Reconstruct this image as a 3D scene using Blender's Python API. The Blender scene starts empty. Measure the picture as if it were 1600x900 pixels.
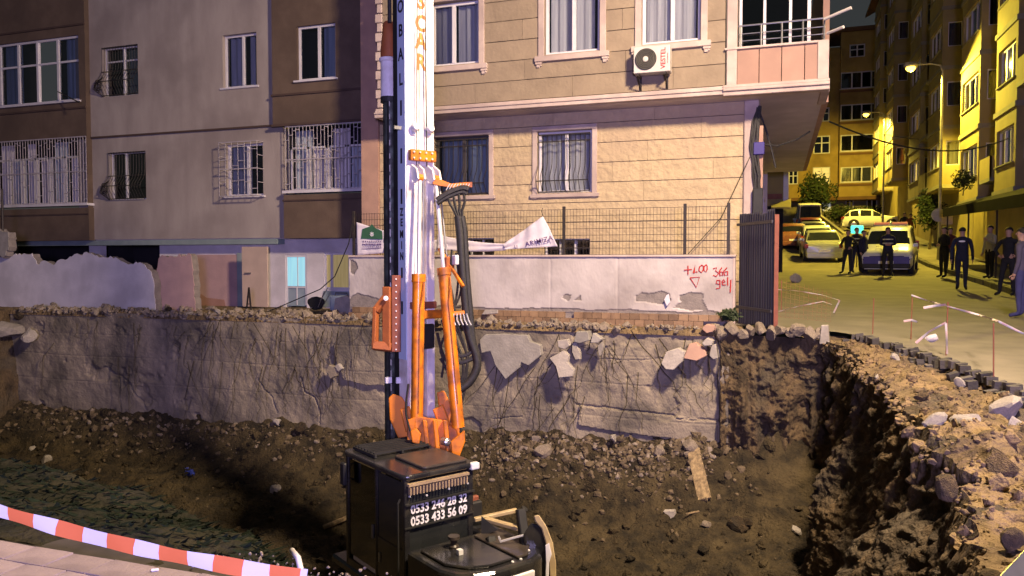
import bpy, bmesh, math, random
import numpy as np
from mathutils import Vector, Matrix

R = math.radians
scene = bpy.context.scene
col = scene.collection
rnd = random.Random(11)

# ------------------------------------------------------------------ camera
EYE = 1.65
YAW, PITCH, FPX = 19.1, -2.15, 1200.0
cam_data = bpy.data.cameras.new('camera')
cam_data.sensor_width = 36.0
cam_data.lens = 36.0 * FPX / 1600.0
cam_data.clip_start = 0.05
cam_data.clip_end = 2000.0
cam = bpy.data.objects.new('camera', cam_data)
col.objects.link(cam)
cam.location = (0, 0, EYE)
cam.rotation_euler = (R(90 + PITCH), 0, R(YAW))
scene.camera = cam

# ------------------------------------------------------------------ night sky
world = bpy.data.worlds.new('World')
scene.world = world
world.use_nodes = True
wn = world.node_tree
bg = wn.nodes['Background']
sky = wn.nodes.new('ShaderNodeTexSky')
sky.sky_type = 'NISHITA'
sky.sun_disc = False
sky.sun_elevation = R(-4.0)
sky.sun_rotation = R(250)
glow = wn.nodes.new('ShaderNodeMix')          # city glow on a night overcast
glow.data_type = 'RGBA'
glow.blend_type = 'ADD'
glow.inputs['Factor'].default_value = 1.0
wn.links.new(sky.outputs['Color'], glow.inputs['A'])
glow.inputs['B'].default_value = (0.30, 0.33, 0.34, 1)
wn.links.new(glow.outputs['Result'], bg.inputs['Color'])
bg.inputs['Strength'].default_value = 0.11

# ------------------------------------------------------------------ lamps that light the place
def add_light(name, kind, loc, energy, color, radius=0.1, target=None, spot=None, blend=0.5):
    d = bpy.data.lights.new(name, kind)
    d.energy = energy
    d.color = color
    d.shadow_soft_size = radius
    if spot:
        d.spot_size = R(spot)
        d.spot_blend = blend
    o = bpy.data.objects.new(name, d)
    col.objects.link(o)
    o.location = loc
    if target is not None:
        o.rotation_euler = (Vector(target) - Vector(loc)).to_track_quat('-Z', 'Y').to_euler()
    return o

LAMP_NEAR = (3.0, 6.4, 9.7)       # luminaire of the street lamp right of the pit, out of frame
LAMP_FAR = (5.6, 39.0, 10.35)     # luminaire of the sodium lamp up the street
LAMP_TOP = None
add_light('street_lamp_light', 'SPOT', (LAMP_NEAR[0], LAMP_NEAR[1], LAMP_NEAR[2] - 0.18), 19500, (1.0, 0.76, 0.50), 0.60,
          (-8.0, 12.5, -3.0), 136, 1.0)
add_light('sodium_lamp_light', 'SPOT', (LAMP_FAR[0], LAMP_FAR[1], LAMP_FAR[2] - 0.2), 27000, (1.0, 0.78, 0.09), 0.12,
          (LAMP_FAR[0] - 2.0, LAMP_FAR[1] - 4.0, 0), 178, 0.25)
LAMP_TOP = (6.0, 62.0, 12.3)      # second lit lamp, at the top of the street
add_light('sodium_lamp_light', 'SPOT', (LAMP_TOP[0], LAMP_TOP[1], LAMP_TOP[2] - 0.2), 30000, (1.0, 0.74, 0.09), 0.12,
          (LAMP_TOP[0] - 1, LAMP_TOP[1] + 2, 4), 178, 0.25)
# blue beacons of a patrol van standing behind the camera
add_light('beacon_light', 'POINT', (2.2, -5.5, 2.5), 8800, (0.55, 0.46, 1.0), 1.0)

scene.view_settings.view_transform = 'Standard'
scene.view_settings.look = 'None'
scene.view_settings.exposure = 0.0
scene.view_settings.gamma = 1.0
scene.view_settings.use_curve_mapping = False
scene.render.engine = 'CYCLES'
scene.cycles.use_denoising = True
scene.cycles.max_bounces = 6
scene.cycles.transparent_max_bounces = 8
scene.cycles.sample_clamp_indirect = 4.0

# ------------------------------------------------------------------ pixel -> point on a real plane
_rot = cam.rotation_euler.to_matrix()
def ray(px, py):
    return (_rot @ Vector(((px - 800) / FPX, -(py - 450) / FPX, -1.0)))
def P(px, py, Y=None, Z=None, X=None, t=None):
    d = ray(px, py)
    if t is None:
        if Y is not None: t = Y / d.y
        elif Z is not None: t = (Z - EYE) / d.z
        else: t = X / d.x
    return Vector((0, 0, EYE)) + d * t

# ------------------------------------------------------------------ mesh helpers
class MB:
    def __init__(s):
        s.v = []; s.f = []; s.m = []
    def add(s, vs, fs, mi=0):
        b = len(s.v)
        s.v += [tuple(p) for p in vs]
        for f in fs:
            s.f.append(tuple(b + i for i in f)); s.m.append(mi)
        return s
    def box(s, x0, x1, y0, y1, z0, z1, mi=0):
        vs = [(x0,y0,z0),(x1,y0,z0),(x1,y1,z0),(x0,y1,z0),(x0,y0,z1),(x1,y0,z1),(x1,y1,z1),(x0,y1,z1)]
        return s.add(vs, [(0,3,2,1),(4,5,6,7),(0,1,5,4),(1,2,6,5),(2,3,7,6),(3,0,4,7)], mi)
    def bar(s, p, q, w, h, mi=0, up=(0,0,1)):
        p, q = Vector(p), Vector(q)
        d = (q - p).normalized(); up = Vector(up)
        if abs(d.dot(up)) > 0.98: up = Vector((0,1,0)) if abs(d.y) < 0.9 else Vector((1,0,0))
        a = d.cross(up).normalized() * w / 2; b = a.cross(d).normalized() * h / 2
        vs = [p-a-b, p+a-b, p+a+b, p-a+b, q-a-b, q+a-b, q+a+b, q-a+b]
        return s.add(vs, [(0,3,2,1),(4,5,6,7),(0,1,5,4),(1,2,6,5),(2,3,7,6),(3,0,4,7)], mi)
    def tube(s, pts, r, n=8, mi=0, cap=True):
        pts = [Vector(p) for p in pts]
        rs = r if isinstance(r, (list, tuple)) else [r] * len(pts)
        vs = []; fs = []
        ref = None
        for i, p in enumerate(pts):
            d = (pts[min(i+1, len(pts)-1)] - pts[max(i-1, 0)])
            d = d.normalized() if d.length > 1e-9 else Vector((0,0,1))
            if ref is None:
                ref = Vector((1,0,0)) if abs(d.x) < 0.8 else Vector((0,1,0))
            a = (ref - d * ref.dot(d)).normalized(); ref = a
            b = d.cross(a)
            for k in range(n):
                t = 2 * math.pi * k / n
                vs.append(p + (a * math.cos(t) + b * math.sin(t)) * rs[i])
        for i in range(len(pts) - 1):
            for k in range(n):
                k2 = (k + 1) % n
                fs.append((i*n+k, i*n+k2, (i+1)*n+k2, (i+1)*n+k))
        if cap:
            fs.append(tuple(range(n-1, -1, -1))); fs.append(tuple((len(pts)-1)*n + k for k in range(n)))
        return s.add(vs, fs, mi)
    def prism(s, poly, off, mi=0):
        n = len(poly); off = Vector(off)
        vs = [Vector(p) for p in poly] + [Vector(p) + off for p in poly]
        fs = [tuple(range(n-1, -1, -1)), tuple(range(n, 2*n))]
        fs += [(i, (i+1) % n, n + (i+1) % n, n + i) for i in range(n)]
        return s.add(vs, fs, mi)
    def grid(s, fn, nu, nv, mi=0):
        vs = [fn(i / nu, j / nv) for j in range(nv + 1) for i in range(nu + 1)]
        fs = [(j*(nu+1)+i, j*(nu+1)+i+1, (j+1)*(nu+1)+i+1, (j+1)*(nu+1)+i) for j in range(nv) for i in range(nu)]
        if callable(mi):
            b = len(s.v); s.v += [tuple(p) for p in vs]
            for k, f in enumerate(fs):
                s.f.append(tuple(b + i for i in f)); s.m.append(mi((k % nu + .5) / nu, (k // nu + .5) / nv))
            return s
        return s.add(vs, fs, mi)
    def lathe(s, prof, c, axis=(0,0,1), n=16, mi=0):
        ax = Vector(axis).normalized(); ref = Vector((1,0,0)) if abs(ax.x) < .8 else Vector((0,1,0))
        a = (ref - ax*ref.dot(ax)).normalized(); b = ax.cross(a); c = Vector(c)
        vs = [c + ax*h + (a*math.cos(2*math.pi*k/n) + b*math.sin(2*math.pi*k/n))*r for r, h in prof for k in range(n)]
        fs = [(i*n+k, i*n+(k+1) % n, (i+1)*n+(k+1) % n, (i+1)*n+k) for i in range(len(prof)-1) for k in range(n)]
        fs += [tuple(range(n-1, -1, -1)), tuple((len(prof)-1)*n+k for k in range(n))]
        return s.add(vs, fs, mi)
    def mesh(s, name, mats, off=(0,0,0), smooth=False):
        me = bpy.data.meshes.new(name)
        ox, oy, oz = off
        me.from_pydata([(a-ox, b-oy, c-oz) for a, b, c in s.v], [], s.f)
        for m in (mats if isinstance(mats, (list, tuple)) else [mats]):
            me.materials.append(M[m] if isinstance(m, str) else m)
        me.polygons.foreach_set('material_index', s.m)
        bm = bmesh.new(); bm.from_mesh(me)
        bmesh.ops.recalc_face_normals(bm, faces=bm.faces)
        bm.to_mesh(me); bm.free()
        if smooth:
            me.polygons.foreach_set('use_smooth', [True] * len(me.polygons))
            if smooth == 'auto':
                me.set_sharp_from_angle(angle=R(38))
        me.update()
        return me
    def build(s, name, mats, parent=None, smooth=False, bevel=0, seg=1, local=False):
        off = (0,0,0)
        if parent is not None and not local: off = world_loc(parent)
        o = bpy.data.objects.new(name, s.mesh(name, mats, off, smooth))
        col.objects.link(o)
        if parent is not None: o.parent = parent
        if bevel:
            b = o.modifiers.new('bevel', 'BEVEL'); b.width = bevel; b.segments = seg
            b.limit_method = 'ANGLE'; b.angle_limit = R(35)
        return o

def world_loc(o):
    l = Vector((0,0,0))
    while o is not None:
        l += Vector(o.location); o = o.parent
    return l
def empty(name, loc=(0,0,0), rz=0):
    o = bpy.data.objects.new(name, None)
    o.empty_display_size = 0.2
    col.objects.link(o); o.location = loc; o.rotation_euler = (0,0,rz)
    return o
def tag(o, label=None, cat=None, group=None, kind=None):
    if label: o['label'] = label
    if cat: o['category'] = cat
    if group: o['group'] = group
    if kind: o['kind'] = kind
    return o
def thing(name, label, cat, loc=(0,0,0), rz=0, group=None):
    return tag(empty(name, loc, rz), label, cat, group)
_kids = {}
def copy_tree(o, parent=None):
    c = o.copy(); col.objects.link(c); c.parent = parent
    for ch in list(o.children): copy_tree(ch, c)
    return c
def smoothstep(a, b, x):
    t = np.clip((x - a) / (b - a), 0, 1); return t * t * (3 - 2 * t)

# vectorised value noise
def vnoise(x, y, seed=0):
    x = np.asarray(x, float); y = np.asarray(y, float)
    xi = np.floor(x).astype(np.int64); yi = np.floor(y).astype(np.int64)
    fx = x - xi; fy = y - yi
    fx = fx*fx*(3-2*fx); fy = fy*fy*(3-2*fy)
    def h(a, b):
        n = (a * 374761393 + b * 668265263 + seed * 1442695041) & 0xFFFFFFFF
        n = ((n ^ (n >> 13)) * 1274126177) & 0xFFFFFFFF
        return ((n ^ (n >> 16)) & 0xFFFF) / 65535.0
    a = h(xi, yi); b = h(xi+1, yi); c = h(xi, yi+1); d = h(xi+1, yi+1)
    return (a + (b-a)*fx) + ((c + (d-c)*fx) - (a + (b-a)*fx)) * fy
def fbm(x, y, seed=0, oct=5, gain=0.5):
    s = 0; a = 1; t = 0
    for o in range(oct):
        s = s + a * (vnoise(x * 2**o, y * 2**o, seed + o*17) - 0.5); t += a; a *= gain
    return s / t * 2
def field_mesh(name, X, Y, Z, mats, parent=None, mi=None, smooth=True):
    """mesh from three 2-D arrays (rows, cols)"""
    r, c = X.shape
    vs = np.stack([X.ravel(), Y.ravel(), Z.ravel()], 1)
    off = np.array(world_loc(parent)) if parent is not None else np.zeros(3)
    vs = vs - off
    idx = np.arange(r * c).reshape(r, c)
    q = np.stack([idx[:-1,:-1].ravel(), idx[:-1,1:].ravel(), idx[1:,1:].ravel(), idx[1:,:-1].ravel()], 1)
    me = bpy.data.meshes.new(name)
    me.vertices.add(len(vs)); me.vertices.foreach_set('co', vs.ravel())
    me.loops.add(q.size); me.loops.foreach_set('vertex_index', q.ravel().astype(np.int32))
    me.polygons.add(len(q)); me.polygons.foreach_set('loop_start', np.arange(0, q.size, 4, dtype=np.int32))
    for m in (mats if isinstance(mats, (list, tuple)) else [mats]): me.materials.append(M[m])
    if mi is not None: me.polygons.foreach_set('material_index', mi.ravel().astype(np.int32))
    if smooth: me.polygons.foreach_set('use_smooth', np.ones(len(q), dtype=bool))
    me.update(); me.validate()
    o = bpy.data.objects.new(name, me); col.objects.link(o)
    if parent is not None: o.parent = parent
    return o
def in_poly(poly, X, Y):
    ins = np.zeros(X.shape, bool); n = len(poly); j = n - 1
    for i in range(n):
        xi, yi = poly[i]; xj, yj = poly[j]
        c = ((yi > Y) != (yj > Y)) & (X < (xj - xi) * (Y - yi) / (yj - yi + 1e-12) + xi)
        ins ^= c; j = i
    return ins
def seg_dist(pts, X, Y):
    d = np.full(X.shape, 1e9)
    for (ax, ay), (bx, by) in zip(pts, pts[1:]):
        vx, vy = bx-ax, by-ay; L = vx*vx + vy*vy + 1e-12
        t = np.clip(((X-ax)*vx + (Y-ay)*vy) / L, 0, 1)
        d = np.minimum(d, np.hypot(X-ax-t*vx, Y-ay-t*vy))
    return d

# ------------------------------------------------------------------ procedural materials
M = {}
def mat(name, c1, c2=None, scale=6.0, rough=0.75, bump=0.0, bscale=40.0, metal=0.0, detail=6.0, c3=None, s3=1.2,
        stretch=(1,1,1), spec=0.4, coat=0.0, rand=0.0, ramp=(0.35, 0.65), bdist=0.02, emit=None, estr=0.0, voro=0.0):
    m = bpy.data.materials.new(name); m.use_nodes = True
    nt = m.node_tree; N = nt.nodes; L = nt.links
    b = N['Principled BSDF']
    b.inputs['Roughness'].default_value = rough
    b.inputs['Metallic'].default_value = metal
    b.inputs['Specular IOR Level'].default_value = spec
    if coat: b.inputs['Coat Weight'].default_value = coat; b.inputs['Coat Roughness'].default_value = 0.12
    tc = N.new('ShaderNodeTexCoord'); mp = N.new('ShaderNodeMapping')
    mp.inputs['Scale'].default_value = stretch
    L.new(tc.outputs['Object'], mp.inputs['Vector'])
    c2 = c2 or tuple(x * 0.8 for x in c1)
    nz = N.new('ShaderNodeTexNoise'); nz.inputs['Scale'].default_value = scale; nz.inputs['Detail'].default_value = detail
    L.new(mp.outputs['Vector'], nz.inputs['Vector'])
    rp = N.new('ShaderNodeValToRGB')
    rp.color_ramp.elements[0].position = ramp[0]; rp.color_ramp.elements[1].position = ramp[1]
    rp.color_ramp.elements[0].color = (*c1, 1); rp.color_ramp.elements[1].color = (*c2, 1)
    L.new(nz.outputs['Fac'], rp.inputs['Fac'])
    out = rp.outputs['Color']
    if c3:
        n3 = N.new('ShaderNodeTexNoise'); n3.inputs['Scale'].default_value = s3; n3.inputs['Detail'].default_value = 5
        L.new(tc.outputs['Object'], n3.inputs['Vector'])
        r3 = N.new('ShaderNodeValToRGB'); r3.color_ramp.elements[0].position = 0.48; r3.color_ramp.elements[1].position = 0.66
        L.new(n3.outputs['Fac'], r3.inputs['Fac'])
        mx = N.new('ShaderNodeMix'); mx.data_type = 'RGBA'
        L.new(r3.outputs['Color'], mx.inputs['Factor']); L.new(out, mx.inputs['A']); mx.inputs['B'].default_value = (*c3, 1)
        out = mx.outputs['Result']
    if rand:
        oi = N.new('ShaderNodeObjectInfo'); hs = N.new('ShaderNodeHueSaturation')
        mr = N.new('ShaderNodeMapRange'); mr.inputs['To Min'].default_value = 1 - rand; mr.inputs['To Max'].default_value = 1 + rand
        L.new(oi.outputs['Random'], mr.inputs['Value']); L.new(mr.outputs['Result'], hs.inputs['Value'])
        L.new(out, hs.inputs['Color']); out = hs.outputs['Color']
    L.new(out, b.inputs['Base Color'])
    if bump:
        bn = N.new('ShaderNodeTexNoise'); bn.inputs['Scale'].default_value = bscale; bn.inputs['Detail'].default_value = 8
        L.new(mp.outputs['Vector'], bn.inputs['Vector'])
        h = bn.outputs['Fac']
        if voro:
            vo = N.new('ShaderNodeTexVoronoi'); vo.inputs['Scale'].default_value = voro
            ad = N.new('ShaderNodeMath'); ad.operation = 'ADD'
            wr = N.new('ShaderNodeMix'); wr.data_type = 'RGBA'; wr.blend_type = 'ADD'; wr.inputs['Factor'].default_value = 0.12
            L.new(mp.outputs['Vector'], wr.inputs['A']); L.new(bn.outputs['Color'], wr.inputs['B'])
            L.new(wr.outputs['Result'], vo.inputs['Vector'])
            L.new(h, ad.inputs[0]); L.new(vo.outputs['Distance'], ad.inputs[1]); h = ad.outputs['Value']
        bu = N.new('ShaderNodeBump'); bu.inputs['Strength'].default_value = bump; bu.inputs['Distance'].default_value = bdist
        L.new(h, bu.inputs['Height']); L.new(bu.outputs['Normal'], b.inputs['Normal'])
    if emit:
        b.inputs['Emission Color'].default_value = (*emit, 1); b.inputs['Emission Strength'].default_value = estr
    M[name] = m
    return m
def glass_mat(name, tint=(0.75, 0.8, 0.85), gloss=0.12):
    m = bpy.data.materials.new(name); m.use_nodes = True
    nt = m.node_tree; N = nt.nodes; L = nt.links
    N.remove(N['Principled BSDF'])
    out = N['Material Output']
    tr = N.new('ShaderNodeBsdfTransparent'); tr.inputs['Color'].default_value = (*tint, 1)
    gl = N.new('ShaderNodeBsdfGlossy'); gl.inputs['Roughness'].default_value = 0.05
    fr = N.new('ShaderNodeLayerWeight'); fr.inputs['Blend'].default_value = 0.25
    ma = N.new('ShaderNodeMath'); ma.operation = 'ADD'; ma.inputs[1].default_value = gloss; ma.use_clamp = True
    L.new(fr.outputs['Fresnel'], ma.inputs[0])
    mx = N.new('ShaderNodeMixShader')
    L.new(ma.outputs['Value'], mx.inputs['Fac']); L.new(tr.outputs['BSDF'], mx.inputs[1]); L.new(gl.outputs['BSDF'], mx.inputs[2])
    L.new(mx.outputs['Shader'], out.inputs['Surface'])
    M[name] = m

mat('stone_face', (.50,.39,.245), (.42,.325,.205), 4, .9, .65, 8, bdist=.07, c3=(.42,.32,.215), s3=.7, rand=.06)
mat('stone_face_upper', (.30,.235,.165), (.245,.19,.135), 3, .9, .5, 14, bdist=.025, c3=(.27,.21,.15), s3=.6, rand=.07)  # same stone darkened: dimmer light on the upper floor put into the colour
mat('joint', (.20,.155,.115), (.14,.11,.085), 8)
mat('trim', (.52,.42,.38), (.43,.34,.31), 4, .8, .15, 30, c3=(.36,.28,.26), s3=.9)
mat('salmon', (.44,.27,.20), (.36,.22,.17), 3, .85, .2, 30)
mat('parapet_panel', (.36,.22,.17), (.31,.19,.15), 2.5, .75, .08, 40, rand=.05)
mat('soffit', (.62,.54,.56), (.53,.46,.48), 2.0, .85, .1, 20, c3=(.46,.40,.42), s3=.8)
mat('beige', (.38,.33,.30), (.30,.255,.235), 2.2, .88, .25, 30, c3=(.25,.21,.195), s3=.55, stretch=(1,1,.28))
mat('brown', (.135,.094,.068), (.108,.074,.054), 3, .85, .2, 30, c3=(.09,.062,.047), s3=.6)
mat('brown_ledge', (.08,.05,.04), (.065,.042,.034), 3, .85)
mat('pvc', (.66,.63,.66), (.58,.56,.60), 3, .45)
mat('pvc_dark', (.07,.06,.06), (.05,.045,.045), 3, .5)
mat('white_paint_metal', (.44,.40,.43), (.34,.30,.33), 9, .55)
mat('iron', (.03,.028,.03), (.05,.038,.034), 14, .6, metal=.4)
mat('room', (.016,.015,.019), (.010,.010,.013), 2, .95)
mat('curtain', (.58,.54,.56), (.44,.41,.44), 2, .9, stretch=(6,6,.3))
mat('curtain_blue', (.36,.40,.46), (.27,.31,.37), 2, .9, stretch=(6,6,.3))
glass_mat('pane')
glass_mat('pane_dark', (.35,.38,.42), .16)
mat('white_wall', (.52,.47,.46), (.43,.385,.38), 2.2, .9, .3, 22, c3=(.33,.29,.28), s3=.9, stretch=(1,1,.5))
mat('mortar', (.25,.215,.20), (.19,.165,.155), 9, .95, .5, 35)
mat('lavender_wall', (.66,.62,.66), (.56,.53,.57), 2.5, .9, .25, 25, c3=(.48,.45,.48), s3=1.1)
mat('pink_plaster', (.46,.30,.29), (.38,.25,.25), 3, .9, .25, 25)
mat('terra_plaster', (.36,.20,.15), (.30,.16,.12), 3, .9, .25, 25)
mat('teal_plaster', (.24,.29,.30), (.19,.24,.25), 3, .9, .2, 25)
mat('tile', (.26,.165,.09), (.19,.118,.066), 7, .55, .15, 30, rand=.28)
mat('concrete', (.33,.272,.205), (.155,.132,.108), 1.7, .92, .45, 40, c3=(.105,.09,.075), s3=1.0, stretch=(1,1,.65), bdist=.04, ramp=(.28,.74), detail=10)
mat('concrete_pale', (.30,.275,.25), (.23,.21,.19), 5, .9, .5, 26, rand=.15)
mat('chunk', (.36,.32,.285), (.27,.24,.215), 6, .92, .6, 22, rand=.22)
mat('soil', (.056,.040,.019), (.017,.0125,.007), 4.5, .97, .9, 24, c3=(.080,.058,.028), s3=1.9, bdist=.10)
mat('soil_unlit', (.022,.022,.016), (.012,.013,.010), 4, .97, .8, 22, spec=.1, c3=(.035,.031,.020), s3=2, bdist=.05)  # soil of the near bank, its lack of light put into the colour
mat('soil_bank', (.125,.084,.044), (.036,.025,.015), 3.2, .97, 1.0, 16, c3=(.08,.062,.042), s3=1.6, bdist=.10, stretch=(1,1,.6))
mat('dirt_top', (.25,.172,.088), (.10,.068,.036), 2.6, .96, 1.0, 14, c3=(.115,.082,.05), s3=1.3, bdist=.10, ramp=(.3,.7))
mat('rubble_soil', (.155,.115,.072), (.07,.051,.032), 7, .95, .5, 40)
mat('fin', (.34,.25,.15), (.26,.19,.12), 6, .6)
mat('rubble', (.27,.22,.175), (.15,.118,.09), 11, .95, .4, 40)
mat('asphalt', (.205,.175,.140), (.125,.108,.088), 1.6, .88, .5, 60, c3=(.15,.13,.105), s3=.5, bdist=.012, ramp=(.3,.7))
mat('sett', (.085,.075,.072), (.055,.048,.047), 7, .85, .4, 40, rand=.3)
mat('paver', (.30,.235,.235), (.23,.18,.185), 4, .88, .35, 50, rand=.12, c3=(.20,.155,.16), s3=2)
mat('grout', (.06,.05,.048), (.04,.034,.032), 8)
mat('ground_far', (.10,.085,.06), (.07,.06,.045), .5, .95)
mat('weed', (.011,.017,.009), (.006,.009,.006), 5, .9, spec=.1)  # weed green kept near black, standing in for the unlit bank
mat('leaf', (.026,.040,.012), (.014,.024,.008), 5, .7)
mat('bark', (.07,.05,.035), (.045,.033,.024), 9, .95, .6, 30)
mat('root', (.045,.033,.026), (.03,.022,.018), 12, .95)
mat('orange', (.72,.215,.010), (.60,.17,.009), 4, .42, .08, 60, c3=(.26,.085,.02), s3=4, coat=.15)
mat('orange_dull', (.36,.11,.03), (.28,.08,.025), 6, .6, .15, 50)
mat('rust_red', (.24,.075,.04), (.18,.055,.03), 8, .6)
mat('mast_white', (.80,.76,.78), (.72,.68,.70), 3, .4, .05, 50, c3=(.50,.44,.42), s3=2.2, stretch=(1,1,.35))
mat('mast_bluelit', (.56,.66,.84), (.48,.57,.74), 3, .5, stretch=(1,1,.35))  # blue light on the white mast's left face, put into the colour
mat('drill_steel', (.055,.058,.05), (.03,.03,.028), 7, .55, .5, 20, metal=.5, c3=(.10,.12,.10), s3=5)
mat('chrome', (.78,.77,.80), (.68,.67,.70), 3, .28, metal=.35, spec=.8)
mat('steel', (.40,.40,.42), (.32,.32,.34), 5, .35, metal=.8)
mat('rubber', (.017,.016,.017), (.028,.026,.026), 20, .6, .3, 60)
mat('black_paint', (.020,.020,.023), (.013,.013,.016), 5, .22, .06, 60, coat=.5, c3=(.035,.032,.028), s3=4)
mat('black_matt', (.022,.021,.021), (.014,.014,.014), 8, .6)
mat('cab_top', (.060,.048,.040), (.038,.031,.027), 5, .35, .2, 40)
mat('decal_white', (.80,.78,.84), (.72,.70,.76), 6, .6)
mat('decal_dark', (.025,.022,.03), (.02,.018,.024), 6, .6)
mat('decal_orange', (.62,.22,.05), (.52,.17,.04), 6, .6)
mat('yellow_guard', (.48,.37,.20), (.36,.27,.15), 6, .5)
mat('red_spray', (.42,.028,.022), (.33,.02,.018), 20, .8)
mat('banner', (.66,.60,.66), (.57,.52,.58), 3, .8, .2, 12)
mat('green_print', (.03,.11,.06), (.025,.09,.05), 9, .8)
mat('violet_print', (.10,.05,.16), (.08,.04,.13), 9, .8)
mat('gate_metal', (.085,.082,.105), (.055,.053,.070), 3, .42, .1, 30, metal=.35, stretch=(4,4,.3))
mat('tape_red', (.64,.165,.055), (.56,.14,.045), 3, .45)
mat('tape_white', (.62,.59,.62), (.54,.51,.55), 3, .5)
mat('tape_pink', (.46,.27,.27), (.50,.42,.42), 5, .6)
mat('tape_dull', (.46,.42,.44), (.38,.34,.36), 5, .6)
mat('blue_bag', (.04,.06,.42), (.03,.05,.30), 5, .45)
mat('plank', (.36,.26,.14), (.14,.10,.06), 9, .9, .6, 30, stretch=(2,2,.5))
mat('ac_white', (.58,.54,.50), (.52,.48,.45), 4, .5)
mat('vestel_red', (.45,.03,.03), (.38,.025,.025), 4, .5)
mat('door_beige', (.50,.38,.31), (.44,.335,.275), 3, .7, .1, 30)
mat('door_blue', (.28,.34,.40), (.22,.28,.34), 3, .6)
mat('cyan_lit', (.30,.55,.62), (.22,.42,.5), 4, .6, emit=(.32,.78,.92), estr=.55, stretch=(5,5,.3))
mat('warm_lit', (.5,.42,.2), (.35,.28,.13), 4, .6, emit=(.62,.48,.16), estr=.30, stretch=(6,6,.3))
mat('warm_window', (.6,.5,.25), (.5,.4,.2), 4, .6, emit=(1.0,.72,.25), estr=.55)
mat('white_window', (.6,.6,.6), (.5,.5,.5), 4, .6, emit=(.80,.85,.80), estr=.35)
mat('lamp_glow', (.9,.8,.5), (.9,.8,.5), 4, .5, emit=(1.0,.62,.06), estr=9)
mat('lamp_glow_near', (.9,.8,.7), (.9,.8,.7), 4, .5, emit=(1.0,.80,.62), estr=12)
mat('cyan_beacon', (.1,.6,.5), (.1,.6,.5), 4, .5, emit=(.10,.90,.62), estr=1.6)
mat('red_beacon', (.5,.12,.08), (.5,.1,.08), 4, .5, emit=(1.0,.35,.12), estr=.35)
mat('blue_beacon', (.05,.05,.5), (.05,.05,.5), 4, .5, emit=(.2,.2,1.0), estr=5)
mat('pole_metal', (.30,.28,.24), (.24,.22,.19), 5, .5, metal=.5)
mat('ochre', (.42,.29,.09), (.35,.24,.075), 1.2, .9, .15, 20, c3=(.23,.155,.055), s3=.3)
mat('dark_brick', (.19,.10,.05), (.15,.08,.04), 1.2, .9)
mat('cream_yellow', (.36,.28,.11), (.29,.23,.095), 1.2, .9, .1, 20, c3=(.23,.18,.08), s3=.35)
mat('olive_wall', (.34,.27,.125), (.28,.22,.105), 1.2, .9, .1, 20)
mat('brick_red', (.30,.085,.035), (.24,.065,.03), 5, .9)
mat('grey_band', (.26,.23,.17), (.21,.19,.14), 2, .9)
mat('awning', (.016,.014,.018), (.011,.010,.013), 2, .9, spec=.03)
mat('car_white', (.68,.68,.66), (.64,.64,.62), 2, .28, coat=.6)
mat('car_silver', (.42,.42,.40), (.38,.38,.36), 2, .3, metal=.3, coat=.6)
mat('car_red', (.30,.045,.03), (.26,.04,.03), 2, .3, coat=.6)
mat('car_glass', (.016,.018,.02), (.022,.024,.026), 2, .08, spec=.7)
mat('tyre', (.02,.02,.02), (.03,.03,.03), 10, .85)
mat('tail_light', (.25,.02,.015), (.2,.015,.012), 3, .25)
mat('head_light', (.7,.7,.7), (.6,.6,.62), 3, .15)
mat('police_blue', (.05,.035,.20), (.04,.03,.17), 3, .4)
mat('skin', (.42,.25,.18), (.36,.21,.15), 6, .6)
mat('hair', (.018,.013,.011), (.012,.01,.009), 12, .7)
mat('cloth_black', (.016,.016,.020), (.011,.011,.014), 9, .9)
mat('cloth_navy', (.016,.018,.045), (.012,.014,.034), 9, .9)
mat('cloth_jeans', (.055,.055,.16), (.042,.042,.125), 9, .9)
mat('cloth_pale', (.42,.40,.30), (.36,.34,.26), 5, .9)
mat('cloth_red', (.10,.022,.018), (.08,.018,.015), 5, .9)
mat('cloth_purple', (.09,.075,.12), (.07,.06,.10), 5, .9)
mat('vest_reflect', (.60,.60,.40), (.55,.55,.36), 5, .5)
# ================================================================== SETTING
def zroad(y):
    return np.interp(y, [-5, 0, 9, 14, 24, 37, 45, 70, 90, 120], [.05, .08, .25, .40, .65, 1.32, 1.95, 4.25, 6.0, 8.0])
def xedge(y):
    return np.interp(y, [0, 5, 7, 9.3, 12, 13.7, 14.2, 15.0], [3.9, 3.2, 2.9, 2.4, 1.93, 1.33, .95, -.9])
RIM = [(-.95, 13.74, .36), (-.35, 13.80, .34), (.25, 13.86, .32), (.72, 13.70, .30), (.98, 13.1, .28), (1.04, 12.0, .24), (1.10, 10.4, .2),
       (1.22, 8.8, .16), (1.15, 7.3, .12), (1.22, 6.3, .10), (1.05, 5.2, .06), (1.0, 4.4, .04), (.75, 3.7, .0), (.2, 3.3, 0), (-.6, 3.2, 0)]
def rim_x(y):
    y = np.asarray(y, float)
    rough = (.16 * fbm(y * 1.3, y * 0 + 2, 63, 3) + .09 * fbm(y * 5, y * 0 + 5, 65, 3)) * smoothstep(13.6, 12.6, y)
    return rough + np.interp(y, [3.0, 3.7, 4.4, 5.2, 6.3, 7.3, 8.8, 10.4, 12.0, 13.1, 13.7, 14.3], [.4, .75, 1.0, 1.05, 1.22, 1.15, 1.22, 1.10, 1.04, .98, .75, .4])

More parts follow.
